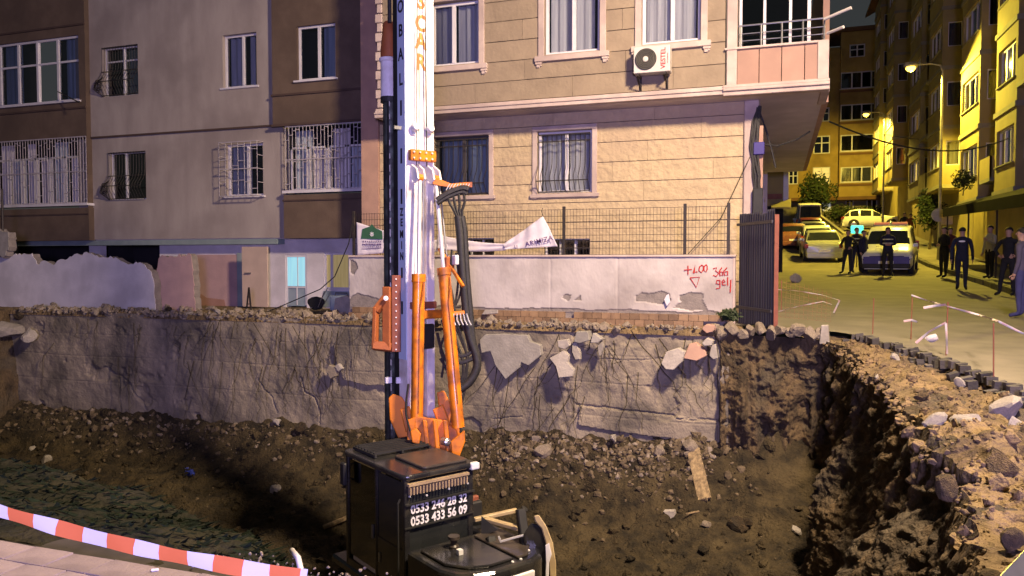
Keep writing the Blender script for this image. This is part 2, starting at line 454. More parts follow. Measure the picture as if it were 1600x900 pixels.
def wall_foot(x):
    return np.interp(x, [-19, -12, -8, -4, -1], [-1.95, -1.92, -1.86, -1.72, -1.52])
def bank_edge(x):
    return np.interp(x, [-9, -5.8, -4.3, -3.3, -2.6, -2.2], [5.6, 5.05, 4.6, 4.25, 3.8, 3.5])
def floor_z(x, y):
    x = np.asarray(x, float); y = np.asarray(y, float)
    f = np.interp(y, [3, 9.3, 11.0, 12.3], [-3.5, -3.4, -3.1, -2.75])
    f = f + .25 * smoothstep(-6, 0, x)
    wf = wall_foot(x) + .10 * fbm(x * 1.3, y * .3, 5, 3)
    tal = wf - (13.8 - y) * (.62 + .12 * fbm(x * .8, y * 0 + 3, 9, 3))
    z = np.maximum(f, tal)
    z = z + .15 * fbm(x * 1.1, y * 1.4, 2, 5) + .07 * fbm(x * 4, y * 4, 3, 5, .65) + .07 * np.abs(fbm(x * 3, y * 3, 35, 4, .6)) * smoothstep(10.5, 12.2, y)
    z = z + .16 * np.maximum(0, fbm(x * 2.3, y * 2.3, 31, 4)) * smoothstep(11.2, 12.6, y)
    # vehicle ruts on the pit floor
    z = z - .07 * np.exp(-((y - 11.4 - .12 * (x + 8) - .15 * np.sin(x)) / .14) ** 2) * smoothstep(-13, -11, x) * (1 - smoothstep(-4.5, -3.5, x))
    ye = bank_edge(x)
    q = np.clip((y - 3.45) / np.maximum(ye - 3.45, .05), 0, 1)
    b = np.where(y < ye, -.03 - .20 * q ** 1.6, -.23 - 1.15 * (y - ye)) + .09 * fbm(x * 2.1, y * 2.1, 7, 4)
    return np.maximum(z, b)

# wide ground below everything, up to the horizon
g = MB(); g.box(-300, 300, -300, 300, -4.6, -4.4)
tag(g.build('ground', 'ground_far'), kind='structure')

# pit floor
xs = np.linspace(-19.0, 2.0, 760); ys = np.concatenate([np.linspace(3.3, 8, 110), np.linspace(8.03, 14.0, 300)])
XX, YY = np.meshgrid(xs, ys)
ZZ = floor_z(XX, YY)
cy = (YY[:-1,:-1] + YY[1:,1:]) / 2; cx = (XX[:-1,:-1] + XX[1:,1:]) / 2
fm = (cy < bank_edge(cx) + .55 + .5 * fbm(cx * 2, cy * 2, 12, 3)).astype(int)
tag(field_mesh('pit_floor', XX, YY, ZZ, ['soil', 'soil_unlit'], mi=fm), kind='structure')

def shoulder_z(x, y, rim):
    base = np.interp(y, [1, 4, 10, 14.4], [.0, .05, .2, .33])
    d = np.clip((x - rim) / .35, 0, 1)
    n = .20 * fbm(x * .9, y * .9, 71, 4) + .16 * np.maximum(0, fbm(x * 1.9, y * 1.9, 73, 4)) + .07 * fbm(x * 6, y * 6, 75, 4, .6) - .10 * np.abs(fbm(x * 3.1, y * 2.6, 76, 4, .6))
    amp = np.interp(y, [3, 7, 10, 14], [1.35, 1.15, .7, .4])
    toroad = np.clip((xedge(y) + .35 - x) / .8, .15, 1)
    return base + n * amp * toroad * (.35 + .65 * d) - .03 * (1 - d)
# soil faces: corner right of the concrete wall and the long right side
rp = [Vector(p) for p in RIM]
cum = [0.0]
for a, b in zip(rp, rp[1:]): cum.append(cum[-1] + (b - a).length)
ns, nv = 560, 200
S = np.linspace(0, cum[-1], ns)
rx = np.interp(S, cum, [p.x for p in rp]); ry = np.interp(S, cum, [p.y for p in rp]); rz = np.interp(S, cum, [p.z for p in rp])
k = np.ones(9) / 9
sm = lambda a: np.convolve(np.pad(a, 4, mode='edge'), k, 'valid')
rx, ry = sm(rx), sm(ry)
tx, ty = np.gradient(rx), np.gradient(ry)
rx0 = rx.copy(); along = smoothstep(13.5, 13.0, ry) * smoothstep(3.2, 3.8, ry) * (S > 1.9)
tl = np.hypot(tx, ty); nx_, ny_ = ty / tl, -tx / tl          # points into the pit
rx = rx0 + (rim_x(ry) - rx0) * along
rz = rz + (shoulder_z(rx, ry, rx) + .012 - rz) * along
V = np.linspace(0, 1, nv)
SS, VV = np.meshgrid(S, V)
zt = np.tile(rz, (nv, 1)); zb = -3.7
Zb = zt + (zb - zt) * VV
dep = zt - Zb
near = np.interp(SS, [0, 1.9, 3.0, 5.5, 7.0, 8.5, 10, 13], [.10, .08, .06, .10, .34, .62, .75, .85])
off = near * dep ** 1.15 * .75
gul = fbm(SS * 2.6, Zb * .33 + 4, 41, 4) * .34 + np.abs(fbm(SS * 5.0, Zb * .6, 44, 3)) * -.22
lum = fbm(SS * 3.0, Zb * 3.0, 47, 5, .6) * .20 + np.abs(fbm(SS * 7, Zb * 6, 49, 4, .6)) * -.12 + fbm(SS * 16, Zb * 16, 52, 2) * .03
bulge = .35 * np.exp(-((SS - 4.2) / .9) ** 2) * np.clip(dep - .9, 0, 1)
fade = smoothstep(0, .10, VV)
off = off + (gul * np.clip(dep, 0, 1.2) * np.interp(SS, [0, 3, 6], [1.7, .9, .45]) + lum + bulge) * fade
RX = rx[None, :] + nx_[None, :] * off; RY = ry[None, :] + ny_[None, :] * off
tag(field_mesh('pit_bank', RX, RY, Zb + .0 * RX, 'soil_bank'), kind='structure')
# left end of the pit
ya = np.linspace(3.3, 14.0, 90); va = np.linspace(0, 1, 50); YA_, VA_ = np.meshgrid(ya, va)
tag(field_mesh('pit_bank_end', -17.9 + .5 * VA_ + .25 * fbm(YA_ * 2, VA_ * 3, 61, 4), YA_, .40 - 4.2 * VA_, 'soil_bank'), kind='structure')

# loose dirt shoulder between pit rim and the broken edge of the road
ys2 = np.linspace(1.2, 14.35, 620); us = np.linspace(0, 1, 190)
UU, Y2 = np.meshgrid(us, ys2)
r0 = rim_x(Y2); xe = np.maximum(xedge(Y2) + .9, r0 + .5)
X2 = r0 + (xe - r0) * UU
X2[:, 0] -= .0
Z2 = shoulder_z(X2, Y2, r0)
cx2 = X2[:-1,:-1]; cy2 = Y2[:-1,:-1]
dark_mask = ((fbm(cx2 * 1.4, cy2 * 1.4, 78, 5, .6) > np.interp(cy2, [3, 7, 9, 12], [-.12, .02, .22, .5])) & (cx2 - r0[:-1,:-1] < 2.2)).astype(int)   # bank soil patches over the paler dirt, denser towards the near end
tag(field_mesh('dirt_shoulder', X2, Y2, Z2, ['dirt_top', 'soil_bank'], mi=dark_mask), kind='structure')

# road climbing the street
yr = np.concatenate([np.linspace(1.0, 16, 150), np.linspace(16.4, 110, 120)]); ur = np.linspace(0, 1, 50)
UR, YR = np.meshgrid(ur, yr)
xl = xedge(YR) + .10 * fbm(YR * 2.5, YR * 0, 81, 3) * (YR < 14)
XR = xl + (6.1 - xl) * UR + np.where(YR < 0, 0, 0)
ZR = zroad(YR) + .012 * fbm(XR * .8, YR * .8, 83, 3) + .05 - .05 * smoothstep(8, 14, YR)
road = tag(field_mesh('road', XR, YR, ZR, 'asphalt'), kind='structure')
g = MB()
for a, b in zip(yr[::6], yr[6::6]):
    g.add([(6.1, a, zroad(a) - .5), (9.5, a, zroad(a) - .5), (9.5, b, zroad(b) - .5), (6.1, b, zroad(b) - .5),
           (6.22, a, zroad(a) + .13), (9.5, a, zroad(a) + .13), (9.5, b, zroad(b) + .13), (6.22, b, zroad(b) + .13)],
          [(4,5,6,7), (0,4,7,3)])
walk = tag(g.build('pavement', 'asphalt'), kind='structure')
kb = MB().box(-.11, .11, -.48, .48, -.3, .16).mesh('kerb_stone', 'sett')
yk = 9.0
while yk < 62:
    o = bpy.data.objects.new('kerb_stone', kb); col.objects.link(o); o.parent = walk
    o.location = (6.16 + rnd.uniform(-.015, .015), yk, float(zroad(yk)) + rnd.uniform(-.012, .012))
    o.rotation_euler = (math.atan(float(zroad(yk + .5) - zroad(yk - .5))), 0, rnd.uniform(-.01, .01))
    yk += 1.0

# broken edge of the road: a ragged row of setts
sb = MB().box(-.055, .055, -.035, .035, -.06, .03).mesh('sett', 'sett')
yk = 7.2
while yk < 13.75:
    for row in range(2 if rnd.random() < .25 else 1):
        o = bpy.data.objects.new('sett', sb); col.objects.link(o); o.parent = road
        xx = float(xedge(yk)) - .10 - row * .15 + rnd.uniform(-.04, .04)
        o.location = (xx, yk, float(zroad(yk)) + .06 - .05 * (yk > 11) - row * .07 + rnd.uniform(-.03, .02))
        o.rotation_euler = (rnd.uniform(-.15, .15), rnd.uniform(-.3, .1) , .2 + rnd.uniform(-.25, .25))
        s_ = rnd.uniform(.85, 1.2); o.scale = (s_, s_, s_)
    yk += rnd.uniform(.085, .125)

# near paving
g = MB(); g.box(-60, 60, -60, 3.30, -.35, -.035); g.box(-60, -2.3, 3.29, 3.47, -.35, -.04)
near_pav = tag(g.build('paving', 'grout'), kind='structure')
pm = [MB().box(-.142, .142, -.096, .096, -.03, .012).mesh('paver', 'paver')]
rowk = 0
yk = 1.9
while yk < 3.52:
    xk = -5.6 + (.145 if rowk % 2 else 0)
    while xk < -1.0:
        x = xk + .06 * math.sin(yk * 3)
        lim = 3.22 + .06 * math.sin(x * 7.1)
        if yk < lim and not (x > -2.3 and yk > 3.2):
            o = bpy.data.objects.new('paver', pm[0]); col.objects.link(o); o.parent = near_pav
            o.location = (x, yk, rnd.uniform(-.004, .003))
            o.rotation_euler = (rnd.uniform(-.02, .02), rnd.uniform(-.02, .02), rnd.uniform(-.02, .02))
        xk += .292
    yk += .20; rowk += 1

# ledge behind the concrete wall, in front of and under the buildings
xs3 = np.linspace(-40, -.6, 420); ys3 = np.concatenate([np.linspace(13.78, 14.6, 26), np.linspace(15.2, 26, 12)])
X3, Y3 = np.meshgrid(xs3, ys3)
Z3 = .40 + .07 * fbm(X3 * 2.2, Y3 * 3, 91, 4) + .05 * fbm(X3 * 8, Y3 * 8, 93, 3)
Z3 = np.where(Y3 > 14.7, .38, Z3); Z3[0, :] = .30
tag(field_mesh('ledge', X3, Y3, Z3, 'dirt_top'), kind='structure')

# ------------------------------------------------------------------ concrete retaining wall with real relief
YW = 13.8
def wz(px, py, Y=YW):
    p = P(px, py, Y=Y); return (p.x, p.z)
xw = np.linspace(-17.85, -.78, 1250); zw = np.linspace(-2.5, .40, 215)
XW, ZW = np.meshgrid(xw, zw)
D = .06 * fbm(XW * .7, ZW * .9, 101, 4) + .024 * fbm(XW * 5, ZW * 5, 103, 5, .6) - .05 * smoothstep(.28, .5, fbm(XW * 1.6, ZW * 1.9, 104, 4))
for z_, d_ in ((-.62, .012), (-1.22, .01), (-.1, .008)):                       # board marks of the formwork
    D -= d_ * np.exp(-((ZW - z_ - .02 * np.sin(XW * .9)) / .012) ** 2)
for pts, w, dd in (([(470,592),(476,612),(492,622),(499,640),(500,662)], .022, .09),
                   ([(402,592),(412,610),(424,620),(432,645)], .016, .05),
                   ([(165,575),(200,600),(212,620),(228,640)], .03, .05),
                   ([(770,655),(800,652),(815,650)], .012, .03),
                   ([(900,632),(960,638),(1080,655),(1135,657)], .018, .05),
                   ([(905,668),(970,676),(1060,690)], .016, .05),
                   ([(1120,585),(1124,640),(1118,690)], .02, .06),
                   ([(880,560),(1010,562),(1060,560)], .012, .02)):
    dist = seg_dist([wz(*p) for p in pts], XW + .02 * fbm(XW * 9, ZW * 9, 105, 2), ZW + .03 * fbm(XW * 8, ZW * 8, 107, 2))
    D -= dd * 1.6 * np.exp(-(dist / (w * .6)) ** 2)
def plate(pts, h, soft=.02):
    global D
    pl = [wz(*p) for p in pts]
    ins = in_poly(pl, XW + .03 * fbm(XW * 5, ZW * 5, 111, 3), ZW + .03 * fbm(XW * 5, ZW * 5, 113, 3))
    D += np.where(ins, h, 0)
plate([(524,536),(545,512),(640,512),(640,602),(570,600),(541,592),(529,566)], .10)
plate([(905,634),(1135,660),(1130,690),(1060,686),(905,664)], .06)
plate([(1122,570),(1150,570),(1150,690),(1126,690)], .10)
D -= .10 * smoothstep(.28, .40, ZW) * (fbm(XW * 3, ZW * 3, 115, 3) > .05)
wall_o = thing('retaining_wall', 'cracked grey concrete retaining wall along the back of the pit', 'wall', (-9, YW, -2.4))
field_mesh('wall_face', XW, YW - D, ZW, 'concrete', wall_o)
g = MB(); g.box(-17.85, -.80, YW + .12, YW + .45, -2.5, .31); g.build('wall_core', 'concrete', wall_o)

# roots and cut wires hanging down the wall
def hanging(pxs, n, y0, y1, parent, name, seed):
    rr = random.Random(seed); m = MB()
    for i in range(n):
        px = rr.uniform(*pxs)
        top = P(px, y0 + rr.choice([0, 0, 5, 20, 60]) + rr.uniform(-4, 20), Y=YW - .1)
        L = rr.uniform(.25, 1.5) if rr.random() < .75 else rr.uniform(1.2, 2.0)
        pts = []; x = top.x; dx = rr.uniform(-.8, .8) if rr.random() < .45 else rr.uniform(-.15, .15)
        ph = rr.uniform(0, 6)
        for k_ in range(9):
            q = k_ / 8
            pts.append((x + dx * q * L + .11 * math.sin(ph + q * rr.uniform(3, 7)) * q, YW - .12 - .05 * math.sin(q * 3) - rr.uniform(0, .02), top.z - L * q))
        r_ = rr.uniform(.004, .010)
        m.tube(pts, [r_ * (1 - .6 * i_ / 8) for i_ in range(9)], 4)
    o = m.build(name, 'root', parent); o['kind'] = 'stuff'; return o
hanging((60, 590), 50, 498, 520, wall_o, 'hanging_root', 3)
hanging((330, 560), 34, 498, 520, wall_o, 'hanging_root', 9)
hanging((860, 1125), 30, 515, 540, wall_o, 'hanging_root', 4)
hanging((770, 920), 26, 560, 590, wall_o, 'hanging_root', 6)

# ------------------------------------------------------------------ rubble
def rock_mesh(name, seed, sub=2, flat=1.0, matn='chunk'):
    rr = random.Random(seed); bm = bmesh.new()
    bmesh.ops.create_icosphere(bm, subdivisions=sub, radius=1)
    planes = [(Vector((rr.gauss(0,1), rr.gauss(0,1), rr.gauss(0,1))).normalized(), rr.uniform(.45, .8)) for _ in range(9)]
    for v in bm.verts:
        for n_, d_ in planes:
            e = v.co.dot(n_) - d_
            if e > 0: v.co -= n_ * e
        v.co *= 1 + rr.uniform(-.05, .05)
        v.co.z *= flat
    me = bpy.data.meshes.new(name); bm.to_mesh(me); bm.free()
    me.materials.append(M[matn]); return me
rocks = [rock_mesh('stone', 200 + i, 2) for i in range(7)]
def put_rock(name, loc, size, seed, label=None, cat=None, group=None, m=None, rot=None):
    rr = random.Random(seed)
    o = bpy.data.objects.new(name, m or rocks[seed % 7]); col.objects.link(o)
    o.location = loc
    o.rotation_euler = rot or (rr.uniform(0, 6), rr.uniform(0, 6), rr.uniform(0, 6))
    s_ = size if isinstance(size, (tuple, list)) else (size * rr.uniform(.8, 1.2), size * rr.uniform(.8, 1.2), size * rr.uniform(.6, 1))
    o.scale = s_
    if label: tag(o, label, cat or 'stone', group)
    return o
_ico = None
def stones(name, label, pts, matn):
    """many small stones nobody would count: one object"""
    bm = bmesh.new(); bmesh.ops.create_icosphere(bm, subdivisions=1, radius=1)
    bv = np.array([v.co[:] for v in bm.verts]); bf = np.array([[v.index for v in f.verts] for f in bm.faces]); bm.free()
    rs_ = np.random.RandomState(len(pts) + 5)
    n = len(pts); pts = np.array(pts, float)
    jit = 1 + rs_.uniform(-.42, .38, (n, len(bv), 1))
    sc = pts[:, 3][:, None] * rs_.uniform(.55, 1.35, (n, 3))
    v = bv[None] * jit * sc[:, None, :]
    a = rs_.uniform(0, 6.28, (n, 1)); b = rs_.uniform(0, 6.28, (n, 1))
    x, y, z = v[..., 0], v[..., 1], v[..., 2]
    x, y = x*np.cos(a) - y*np.sin(a), x*np.sin(a) + y*np.cos(a)
    y, z = y*np.cos(b) - z*np.sin(b), y*np.sin(b) + z*np.cos(b)
    v = np.stack([x, y, z], -1) + pts[:, None, :3]
    f = (bf[None] + (np.arange(n) * len(bv))[:, None, None]).reshape(-1, 3)
    me = bpy.data.meshes.new(name)
    me.from_pydata(v.reshape(-1, 3).tolist(), [], f.tolist()); me.materials.append(M[matn])
    o = bpy.data.objects.new(name, me); col.objects.link(o)
    return tag(o, label, 'rubble', kind='stuff')
rr = random.Random(77)
pts = []
for i in range(2600):                                    # along the ledge
    x = rr.uniform(-17.5, -.7); y = rr.uniform(13.74, 14.12)
    if rr.random() > .25 + .75 * float(vnoise(x * 1.7, y * 2, 55)) ** 2 * 1.6: continue
    pts.append((x, y, .40 + rr.uniform(-.03, .05), min(.12, .014 * math.exp(abs(rr.gauss(0, .85))))))
for i in range(200):
    x = rr.uniform(-17.5, -6.2); pts.append((x, rr.uniform(13.85, 15.2), .43 + rr.uniform(-.03, .05), rr.choice([.04, .06, .09])))
stones('ledge_rubble', 'crumbled pale rubble strewn along the top of the concrete wall', pts, 'rubble')
pts = []
for i in range(1500):                                    # talus at the wall foot
    x = rr.uniform(-17.5, -.3); y = 13.75 - abs(rr.gauss(0, .5)); s_ = rr.choice([.015, .02, .03, .03, .045, .06])
    if rr.random() < .55: x = rr.uniform(-5.2, -1.0)
    pts.append((x, y, s_ * .4, s_))
for i in range(220):
    x = rr.uniform(-16, .5); y = rr.uniform(9, 13); s_ = rr.choice([.012, .02, .03, .045])
    pts.append((x, y, s_ * .4, s_))
pts = np.array(pts); pts[:, 2] += floor_z(pts[:, 0], pts[:, 1])
stones('talus_rubble', 'small brown broken stones scattered over the soil at the foot of the wall', pts, 'rubble_soil')
pts = []
for i in range(420):                                     # pale plaster and mortar crumbs
    x = rr.uniform(-5.4, -1.0) if rr.random() < .75 else rr.uniform(-17, -5); y = 13.72 - abs(rr.gauss(0, .42)); s_ = rr.choice([.012, .016, .02, .03, .05])
    pts.append((x, y, s_ * .4, s_))
pts = np.array(pts); pts[:, 2] += floor_z(pts[:, 0], pts[:, 1])
stones('plaster_rubble', 'pale plaster crumbs lying below the broken slabs', pts, 'rubble')
pts = []
for i in range(1000):                                    # clods
    x = rr.uniform(-17.5, .6); y = rr.uniform(9.5, 13.7); s_ = rr.choice([.02, .03, .04, .06, .09])
    pts.append((x, y, s_ * .15, s_))
pts = np.array(pts); pts[:, 2] += floor_z(pts[:, 0], pts[:, 1])
stones('soil_clods', 'brown earth clods over the pit floor', pts, 'soil')
pts = []
for i in range(1500):
    y = rr.uniform(3.0, 13.9); x = float(rim_x(y)) + abs(rr.gauss(0, .8)); 
    if x > float(xedge(y)) + .1: continue
    s_ = min(.055, .009 * math.exp(abs(rr.gauss(0, .85)))) * (1.0 if y > 6 else .7)
    pts.append((x, y, s_ * .3, s_))
pts = np.array(pts); pts[:, 2] += shoulder_z(pts[:, 0], pts[:, 1], rim_x(pts[:, 1]))
rimp = []
for i in range(420):
    y = rr.uniform(3.2, 13.6); s_ = min(.07, .014 * math.exp(abs(rr.gauss(0, .7)))) * (1.0 if y > 6.5 else .7)
    rimp.append((float(rim_x(y)) + rr.uniform(-.10, .06), y, float(np.interp(y, [4, 10, 14], [.02, .17, .28])) - rr.uniform(0, .08), s_))
pts = np.concatenate([pts, np.array(rimp)])
stones('shoulder_rubble', 'small stones and clods on the dirt right of the pit', pts, 'dirt_top')
pts = []
for i in range(260):
    x = rr.uniform(-3.0, -1.6); y = 3.42 + rr.gauss(0, .08); pts.append((x, y, rr.uniform(-.05, .0), rr.choice([.004, .007, .010])))
stones('paving_edge_rubble', 'fine gravel along the broken edge of the near paving', pts, 'rubble')

# weeds on the near bank
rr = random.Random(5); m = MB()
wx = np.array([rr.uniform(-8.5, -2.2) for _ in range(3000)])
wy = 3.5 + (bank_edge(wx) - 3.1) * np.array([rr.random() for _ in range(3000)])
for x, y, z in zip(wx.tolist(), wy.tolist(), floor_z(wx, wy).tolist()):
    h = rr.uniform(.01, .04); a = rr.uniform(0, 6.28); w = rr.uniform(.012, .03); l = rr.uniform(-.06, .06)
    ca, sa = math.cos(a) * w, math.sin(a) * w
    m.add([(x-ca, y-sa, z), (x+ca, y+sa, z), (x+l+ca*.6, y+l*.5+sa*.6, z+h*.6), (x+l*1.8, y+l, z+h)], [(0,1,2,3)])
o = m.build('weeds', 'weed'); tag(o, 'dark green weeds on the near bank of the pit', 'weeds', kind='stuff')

def on_floor(px, py, sink=0.0):
    """where the line of sight through a pixel meets the pit floor"""
    ts = np.arange(7.0, 20.0, .03); q = [P(px, py, t=float(t)) for t in ts]
    z = floor_z(np.array([p.x for p in q]), np.array([p.y for p in q])); d = np.array([p.z for p in q]) - z
    k = int(np.argmax(d < 0)) if (d < 0).any() else len(ts) - 1
    return Vector((q[k].x, min(q[k].y, 13.6), float(z[k]) - sink))
# ================================================================== BUILDINGS
def front(Y): return lambda u, v, w: (u, Y + w, v)          # faces the camera side (-Y)
def side(X): return lambda u, v, w: (X + w, u, v)           # faces the street (-X)
def ubox(m, to3, u0, u1, v0, v1, w0, w1, mi=0):
    vs = [to3(*p) for p in ((u0,v0,w0),(u1,v0,w0),(u1,v0,w1),(u0,v0,w1),(u0,v1,w0),(u1,v1,w0),(u1,v1,w1),(u0,v1,w1))]
    m.add(vs, [(0,3,2,1),(4,5,6,7),(0,1,5,4),(1,2,6,5),(2,3,7,6),(3,0,4,7)], mi)
def wall_mesh(m, to3, u0, u1, v0, v1, ops, depth=.25, edge=True, mi=0, w=0.0):
    """flat wall with real openings; reveals run `depth` inward"""
    ops = [(max(a, u0), min(b, u1), max(c, v0), min(d, v1)) for a, b, c, d in ops if a < u1 and b > u0 and c < v1 and d > v0]
    us = sorted(set([u0, u1] + [x for o in ops for x in o[:2]])); vs = sorted(set([v0, v1] + [x for o in ops for x in o[2:]]))
    us = [a for i, a in enumerate(us) if i == 0 or a - us[i-1] > 1e-5]; vs = [a for i, a in enumerate(vs) if i == 0 or a - vs[i-1] > 1e-5]
    solid = lambda i, j: 0 <= i < len(us)-1 and 0 <= j < len(vs)-1 and not any(o[0]-1e-6 <= (us[i]+us[i+1])/2 <= o[1]+1e-6 and o[2]-1e-6 <= (vs[j]+vs[j+1])/2 <= o[3]+1e-6 for o in ops)
    n = 0
    for i in range(len(us)-1):
        for j in range(len(vs)-1):
            if not solid(i, j): continue
            n += 1
            a, b, c, d = us[i], us[i+1], vs[j], vs[j+1]
            m.add([to3(a,c,w), to3(b,c,w), to3(b,d,w), to3(a,d,w)], [(0,1,2,3)], mi)
            for di, dj, (p, q) in ((-1,0,((a,c),(a,d))), (1,0,((b,c),(b,d))), (0,-1,((a,c),(b,c))), (0,1,((a,d),(b,d)))):
                ii, jj = i+di, j+dj
                outer = not (0 <= ii < len(us)-1 and 0 <= jj < len(vs)-1)
                if (outer and edge) or (not outer and not solid(ii, jj)):
                    m.add([to3(*p,w), to3(*q,w), to3(*q,w+depth), to3(*p,w+depth)], [(0,1,2,3)], mi)
    return n
def window(parent, to3, u0, u1, v0, v1, w=.10, fm='pvc', fw=.055, mull=(.5,), trans=(), curtain='curtain', cover=((0,1),),
           pane='pane', sill=None, room=True, name='window', lit=None, depth=.45, open_pane=None):
    m = MB(); du, dv = u1-u0, v1-v0
    ubox(m, to3, u0, u1, v0, v0+fw, w, w+.06); ubox(m, to3, u0, u1, v1-fw, v1, w, w+.06)
    ubox(m, to3, u0, u0+fw, v0+fw, v1-fw, w, w+.06); ubox(m, to3, u1-fw, u1, v0+fw, v1-fw, w, w+.06)
    for q in mull: ubox(m, to3, u0+du*q-fw*.6, u0+du*q+fw*.6, v0+fw, v1-fw, w-.012, w+.05)
    for q in trans: ubox(m, to3, u0+fw, u1-fw, v0+dv*q-fw*.45, v0+dv*q+fw*.45, w+.004, w+.045)
    win = m.build(name, fm, parent)
    edges = [0] + list(mull) + [1]
    for a, b in zip(edges, edges[1:]):
        g = MB(); ua, ub = u0+du*a+fw*.55, u0+du*b-fw*.55
        g.add([to3(ua, v0+fw*.9, w+.032), to3(ub, v0+fw*.9, w+.032), to3(ub, v1-fw*.9, w+.032), to3(ua, v1-fw*.9, w+.032)], [(0,1,2,3)])
        sub(g, 'pane', pane if not lit else lit, win)
    if curtain and not lit:
        for a, b in cover:
            g = MB(); ua, ub = u0+du*a+.02, u0+du*b-.02
            ph = rnd.uniform(0, 6); k_ = (ub-ua) * rnd.uniform(26, 40)
            g.grid(lambda p, q: to3(ua+(ub-ua)*p, v0+.03+(dv-.06)*q, w+.17+.025*math.sin(ph+p*k_)+.012*math.sin(p*k_*2.3+ph)), max(10, int(k_*1.3)), 1)
            sub(g, 'curtain', curtain, win, smooth=True)
    if room:
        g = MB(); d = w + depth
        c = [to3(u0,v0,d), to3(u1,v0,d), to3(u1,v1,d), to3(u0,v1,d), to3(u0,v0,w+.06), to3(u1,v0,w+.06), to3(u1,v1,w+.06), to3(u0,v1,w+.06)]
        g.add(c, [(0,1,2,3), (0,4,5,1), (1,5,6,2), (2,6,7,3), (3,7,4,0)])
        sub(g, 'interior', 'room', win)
    if sill:
        g = MB(); ubox(g, to3, u0-.07, u1+.07, v0-.045, v0-.002, -.07, w+.02)
        sub(g, 'sill', sill, win)
    return win
def sub(m, name, mt, part, smooth=False, bevel=0):
    o = bpy.data.objects.new(name, m.mesh(name, mt, world_loc(part), smooth)); col.objects.link(o); o.parent = part
    if bevel:
        b = o.modifiers.new('bevel', 'BEVEL'); b.width = bevel; b.segments = 1; b.limit_method = 'ANGLE'
    return o
def rect(x0, x1, y0, y1, Y):
    """pixel box on the wall plane Y -> u0,u1,v0,v1"""
    pm = (y0 + y1) / 2; xm = (x0 + x1) / 2
    return (P(x0, pm, Y=Y).x, P(x1, pm, Y=Y).x, P(xm, y1, Y=Y).z, P(xm, y0, Y=Y).z)
def grille(win, to3, r, w, nbar, mt='white_paint_metal', style='ladder', rad=.008, hbars=(0.03, .97), proj=0.0, seed=1):
    u0, u1, v0, v1 = r; m = MB(); rr = random.Random(seed); dv = v1 - v0
    def bulge(q):
        if style == 'belly': return -.20 * math.exp(-((q-.22)/.16)**2)
        return 0
    n = 12 if style == 'belly' else 1
    for i in range(nbar+1):
        u = u0 + (u1-u0)*i/nbar
        m.tube([to3(u, v0+dv*k/n, w+bulge(k/n)) for k in range(n+1)], rad, 5)
        if style == 'ladder' and i < nbar:
            un = u0 + (u1-u0)*(i+1)/nbar
            q = rr.uniform(.05, .35)
            while q < .97:
                m.bar(to3(u, v0+dv*q, w), to3(un, v0+dv*q, w), rad*2.2, rad*2.2); q += rr.uniform(.2, .42)
    for q in hbars:
        m.bar(to3(u0, v0+dv*q, w+bulge(q)), to3(u1, v0+dv*q, w+bulge(q)), rad*3, rad*3)
    if proj:
        for u in (u0, u1):
            for q in (0, .25, .5, .75, 1): m.bar(to3(u, v0+dv*q, w), to3(u, v0+dv*q, w+proj), rad*2, rad*2)
    o = sub(m, 'grille', mt, win); o['kind'] = 'stuff'
    return o

# ------------------------------------------------------------------ stone-clad corner building
YU, YL = 15.1, 15.8
XB0 = P(588, 100, Y=YU).x; XB1 = P(1133, 100, Y=YU).x
XL0 = P(567, 300, Y=YL).x; XL1 = P(1163, 300, Y=YL).x
ZS = P(960, 160, Y=YU).z                                     # soffit level
B = thing('apartment_building', 'yellow stone-clad apartment building with projecting upper floor and corner balcony', 'building', ((XB0+XB1)/2, YL, .4))
f_up, f_lo = front(YU), front(YL)
up_wins = [rect(673, 748, 2, 101, YU), rect(851, 937, -52, 82, YU), rect(1003, 1095, -62, 66, YU)]
lo_wins = [rect(679, 764, 213, 305, YL), rect(840, 925, 204, 301, YL)]
base_wins = [rect(850, 922, 373, 402, YL), rect(715, 772, 372, 402, YL)]
ZT = 8.4; ch = .41; zc0 = ZS + .17
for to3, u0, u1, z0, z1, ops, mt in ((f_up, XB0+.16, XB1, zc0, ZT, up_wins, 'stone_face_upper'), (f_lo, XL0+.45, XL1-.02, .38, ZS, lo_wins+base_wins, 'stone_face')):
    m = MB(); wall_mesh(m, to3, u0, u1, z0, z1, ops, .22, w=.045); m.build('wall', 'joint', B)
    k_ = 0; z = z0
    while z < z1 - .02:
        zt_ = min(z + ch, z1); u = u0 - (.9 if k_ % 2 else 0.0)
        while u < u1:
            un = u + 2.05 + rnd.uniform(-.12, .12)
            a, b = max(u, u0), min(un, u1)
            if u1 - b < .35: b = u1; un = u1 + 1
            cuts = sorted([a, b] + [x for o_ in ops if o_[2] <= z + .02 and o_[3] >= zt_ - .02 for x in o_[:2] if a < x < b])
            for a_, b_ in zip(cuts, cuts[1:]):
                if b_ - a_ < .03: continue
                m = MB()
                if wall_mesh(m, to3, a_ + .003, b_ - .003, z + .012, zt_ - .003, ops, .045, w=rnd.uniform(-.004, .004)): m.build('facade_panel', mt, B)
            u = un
        z += ch; k_ += 1
